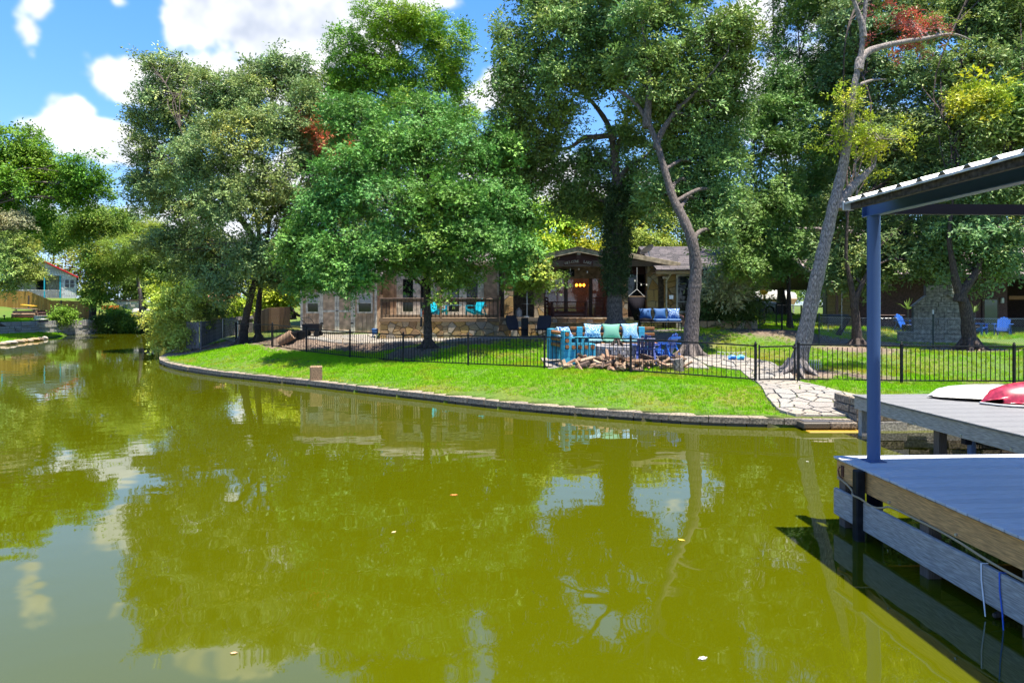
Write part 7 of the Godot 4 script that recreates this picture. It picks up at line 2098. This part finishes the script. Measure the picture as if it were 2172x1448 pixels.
		if k[0] > 1800:
			g = Geo.new()
			g.lathe([Vector2(0.0, 0.0), Vector2(0.2, 0.0), Vector2(0.26, 0.4), Vector2(0.24, 0.42), Vector2(0.0, 0.4)], 14)
			part("pot", g.mesh(), M.black_plastic, pl)
			tube_part("stem", [Vector3(0, 0.4, 0), Vector3(0.02, k[2] + 0.05, 0)], [0.05, 0.03], M.bark_mid, pl, 7)
	# left bank clutter
	var rb := thing("firewood_rack", "rusty log rack stacked with split wood on the left lawn", "log rack", on(52, 57, 0.0), 0.2)
	for s in [-0.75, 0.75]:
		tube_part("leg", [Vector3(s, 0, 0.2), Vector3(s * 0.9, 0.9, 0.1)], [0.03, 0.03], M.black_metal, rb, 6)
		tube_part("leg", [Vector3(s, 0, -0.2), Vector3(s * 0.9, 0.9, -0.1)], [0.03, 0.03], M.black_metal, rb, 6)
	for k in 11: tube_part("log", [Vector3(-0.8 + rr(-0.1, 0.1), 0.25 + (k / 4) * 0.2, -0.2 + (k % 4) * 0.14), Vector3(0.8 + rr(-0.1, 0.1), 0.27 + (k / 4) * 0.2, -0.2 + (k % 4) * 0.14)], [0.1, 0.1], [M.rust, M.split[0], M.red_wood][k % 3], rb, 7)
	board("top_plank", Vector3(-0.9, 0.95, 0.0), Vector3(0.9, 0.9, 0.1), 0.45, 0.06, M.split[2], rb)
	g = Geo.new()
	g.lathe([Vector2(0.36, 0.0), Vector2(0.39, 0.05), Vector2(0.36, 0.15), Vector2(0.39, 0.25), Vector2(0.36, 0.35), Vector2(0.39, 0.48), Vector2(0.34, 0.48), Vector2(0.34, 0.1), Vector2(0.0, 0.1)], 18)
	tag(part("steel_drum", g.mesh(), M.maroon, self, flat(on(86, 58.2, 0.42))), "dark maroon ribbed steel drum behind the galvanized tub", "drum")
	g = Geo.new()
	g.lathe([Vector2(0.58, 0.0), Vector2(0.6, 0.2), Vector2(0.58, 0.22), Vector2(0.6, 0.45), Vector2(0.63, 0.47), Vector2(0.57, 0.46), Vector2(0.55, 0.1), Vector2(0.0, 0.1)], 22)
	tag(part("stock_tank", g.mesh(), M.galv, self, flat(on(89, 57, 0.0))), "round galvanized stock tank on the left lawn", "tub")
	for k in 3: tag(board("landscape_timber", on(62, 54.5, 0.05 + k * 0.001) + Vector3(k * 0.5, 0, 0.02 * k), on(62, 54.5, 0.05) + Vector3(0.48 + k * 0.5, 0, 0.02 * k), 0.16, 0.16, M.lumber_dark, self), "short dark landscape timber lying in a row on top of the limestone wall", "timber", "landscape timbers in a row")
	tag(board("sawhorse_plank", on(46, 59, 1.15), on(74, 59, 1.15), 0.5, 0.08, M.yellow, self), "yellow board leaning flat above the log rack", "plank")
	var lt := thing("path_light", "small black path light at the left edge of the lawn", "path light", on(8, 53.5, 0.0))
	tube_part("stem", [Vector3(0, 0, 0), Vector3(0, 0.4, 0)], [0.04, 0.04], M.black_metal, lt, 8)
	g = Geo.new()
	g.lathe([Vector2(0.0, 0.38), Vector2(0.09, 0.4), Vector2(0.1, 0.46), Vector2(0.0, 0.5)], 12)
	part("cap", g.mesh(), M.black_metal, lt)
	var ob := thing("orange_bench", "bright orange slatted bench beyond the limestone wall", "bench", at(228, 668, 65))
	for k in 3: board("seat_slat", Vector3(-0.8, 0.45, -0.2 + k * 0.16), Vector3(0.85, 0.45, -0.2 + k * 0.16), 0.13, 0.05, M.orange, ob)
	for k in 2: board("back_slat", Vector3(-0.8, 0.62 + k * 0.2, -0.3), Vector3(0.85, 0.62 + k * 0.2, -0.3), 0.04, 0.14, M.orange, ob)
	for x in [-0.7, 0.75]:
		for z in [-0.25, 0.2]: board("leg", Vector3(x, -0.4, z), Vector3(x, 0.44, z), 0.08, 0.08, M.rust, ob)
	tag(tube_part("pvc_pipe", [Vector3(-36.0, -0.3, -60.6), Vector3(-35.95, 0.55, -60.6), Vector3(-36.3, 0.6, -60.7)], [0.04, 0.04, 0.035], M.kayak_white, self, 8), "bent white pipe sticking out of the water by the wall end", "pipe")
	# terraces and boulders at the head of the channel
	var tw := thing("terrace_wall", "low grey block terrace wall beyond the end of the channel", "wall", at(240, 657, 74))
	stone_face(tw, flat(Vector3(0, -0.2, 0)), 3.2, 1.2, 0.5, M.lime, 0.3, "stone", true)
	board("cap_timber", Vector3(-0.2, 1.02, 0.1), Vector3(3.3, 1.02, 0.1), 0.5, 0.12, M.dark_wall, tw)
	for k in 34:
		var px := rr(283, 345)
		var z := rr(63, 72)
		var x := (px - 1086.0) / F * z
		if shore_distance(x, z) < -0.6: continue
		var bg := Geo.new()
		bg.blob(Vector3.ZERO, Vector3(rr(0.22, 0.55), rr(0.14, 0.28), rr(0.2, 0.45)), 5, 8, 0.35, noise, Basis.IDENTITY, true)
		tag(part("boulder", bg.mesh(), M.lime[k % 4], self, xf(Vector3(x, maxf(0.05, ground(x, z)) + 0.06, -z), rr(0, 3))), "pale rounded boulder on the rocky slope at the head of the channel", "boulder", "boulders at the head of the channel")
	for k in [[22, 44.6, 0.5], [38, 46, 0.42], [62, 47.4, 0.38], [72, 48.4, 0.5], [84, 49.2, 0.45], [94, 50.5, 0.3], [10, 43.6, 0.35], [50, 47.0, 0.3]]:
		var bg := Geo.new()
		bg.blob(Vector3.ZERO, Vector3(k[2], 0.14, k[2] * 0.6), 5, 9, 0.35, noise, Basis.IDENTITY, true)
		var p := on(k[0], k[1])
		tag(part("shore_rock", bg.mesh(), M.rock[(k[0] / 3) % 8], self, xf(Vector3(p.x, 0.1, p.z), k[0] * 1.0)), "flat tan rock in the row along the grassy left shore", "rock", "rocks along the left shore")
	var rt := thing("far_roof", "reddish tiled roof edge seen above the big bush", "roof", at(432, 636, 48))
	lean_roof(rt, Vector3(-0.2, -0.5, 0), Vector3(2.0, -0.6, 0), Vector3(0, 1.0, -1.6), 0.1, mat(lin(0.45, 0.19, 0.1), 0.85, "weather", Vector3(2, 2, 2)))
	box_part("wall", Vector3(0.9, -1.5, -0.8), Vector3(1.8, 2.0, 1.2), M.tan_block, rt)
	# leaves floating on the lake
	for k in [[963, 1050, "orange leaf floating on the water near the middle", lin(0.5, 0.17, 0.03), 0.045], [835, 1129, "small tan leaf floating left of the orange one", lin(0.6, 0.42, 0.2), 0.028], [1446, 1146, "yellow leaf floating in front of the dock", lin(0.55, 0.36, 0.03), 0.036], [495, 1386, "pale orange leaf floating at the lower left", lin(0.5, 0.3, 0.15), 0.022], [1491, 1397, "large white leaf floating at the bottom of the water", lin(0.55, 0.52, 0.47), 0.032], [1713, 979, "tiny white petal floating near the dock corner", lin(0.55, 0.52, 0.47), 0.022]]:
		var z: float = EYE * F / (k[1] - 645.0)
		var lf := Geo.new()
		var s: float = k[4]
		
		var pts := [Vector2(0, 1.3), Vector2(0.3, 0.7), Vector2(0.62, 0.5), Vector2(0.5, -0.1), Vector2(0.62, -0.6), Vector2(0.1, -0.75), Vector2(0.05, -1.2), Vector2(-0.05, -1.2), Vector2(-0.3, -0.7), Vector2(-0.65, -0.3), Vector2(-0.5, 0.2), Vector2(-0.6, 0.6), Vector2(-0.25, 0.7)]
		for q in pts.size(): pts[q] *= s
		lf.prism(pts, 0.004, Transform3D(Basis(Vector3.RIGHT, -PI / 2), Vector3(0, 0.004, 0)))
		tag(part("floating_leaf", lf.mesh(), mat(k[3], 0.7), self, xf(Vector3((k[0] - 1086.0) / F * z, 0, -z), k[0])), k[2], "leaf")

func _ready() -> void:
	# --- camera
	var cam := Camera3D.new()
	cam.name = "camera"
	add_child(cam)
	cam.position = Vector3(0, EYE, 0)
	cam.set_frustum(0.1, Vector2(0, -0.0054558), 0.1, 900.0)
	cam.current = true
	# --- sky, sun and exposure
	noise.seed = 3
	noise.frequency = 0.01
	noise.fractal_octaves = 3
	rng.seed = 20240
	var we := WorldEnvironment.new()
	we.name = "world"
	var env := Environment.new()
	env.background_mode = Environment.BG_SKY
	env.sky = Sky.new()
	env.sky.sky_material = make_sky()
	env.background_energy_multiplier = 1.0
	env.tonemap_mode = Environment.TONE_MAPPER_LINEAR
	env.tonemap_exposure = 6.0
	env.sdfgi_enabled = true
	env.ssao_enabled = true
	env.ssil_enabled = true
	we.environment = env
	add_child(we)
	var sun := DirectionalLight3D.new()
	sun.name = "sun"
	sun.light_energy = 0.76
	sun.light_color = Color(1.0, 0.965, 0.9)
	sun.light_angular_distance = 0.5
	sun.shadow_enabled = true
	add_child(sun)
	sun.look_at_from_position(Vector3(0.15, 0.97, 0.12) * 50.0, Vector3.ZERO, Vector3.FORWARD)
	# --- the large structure
	make_materials()
	make_sprays()
	make_ground()
	make_sea_wall()
	paving("path", path_outline, 0.36, M.flag, 0.05)
	paving("patio", patio_outline, 0.42, M.flag, 0.05)
	paving("walkway", walk_outline, 0.6, M.flag, 0.04)
	make_docks()
	make_fences()
	make_house()
	make_trees()
	make_grass()
	# --- the objects
	make_yard()
	make_patio()
	make_far()
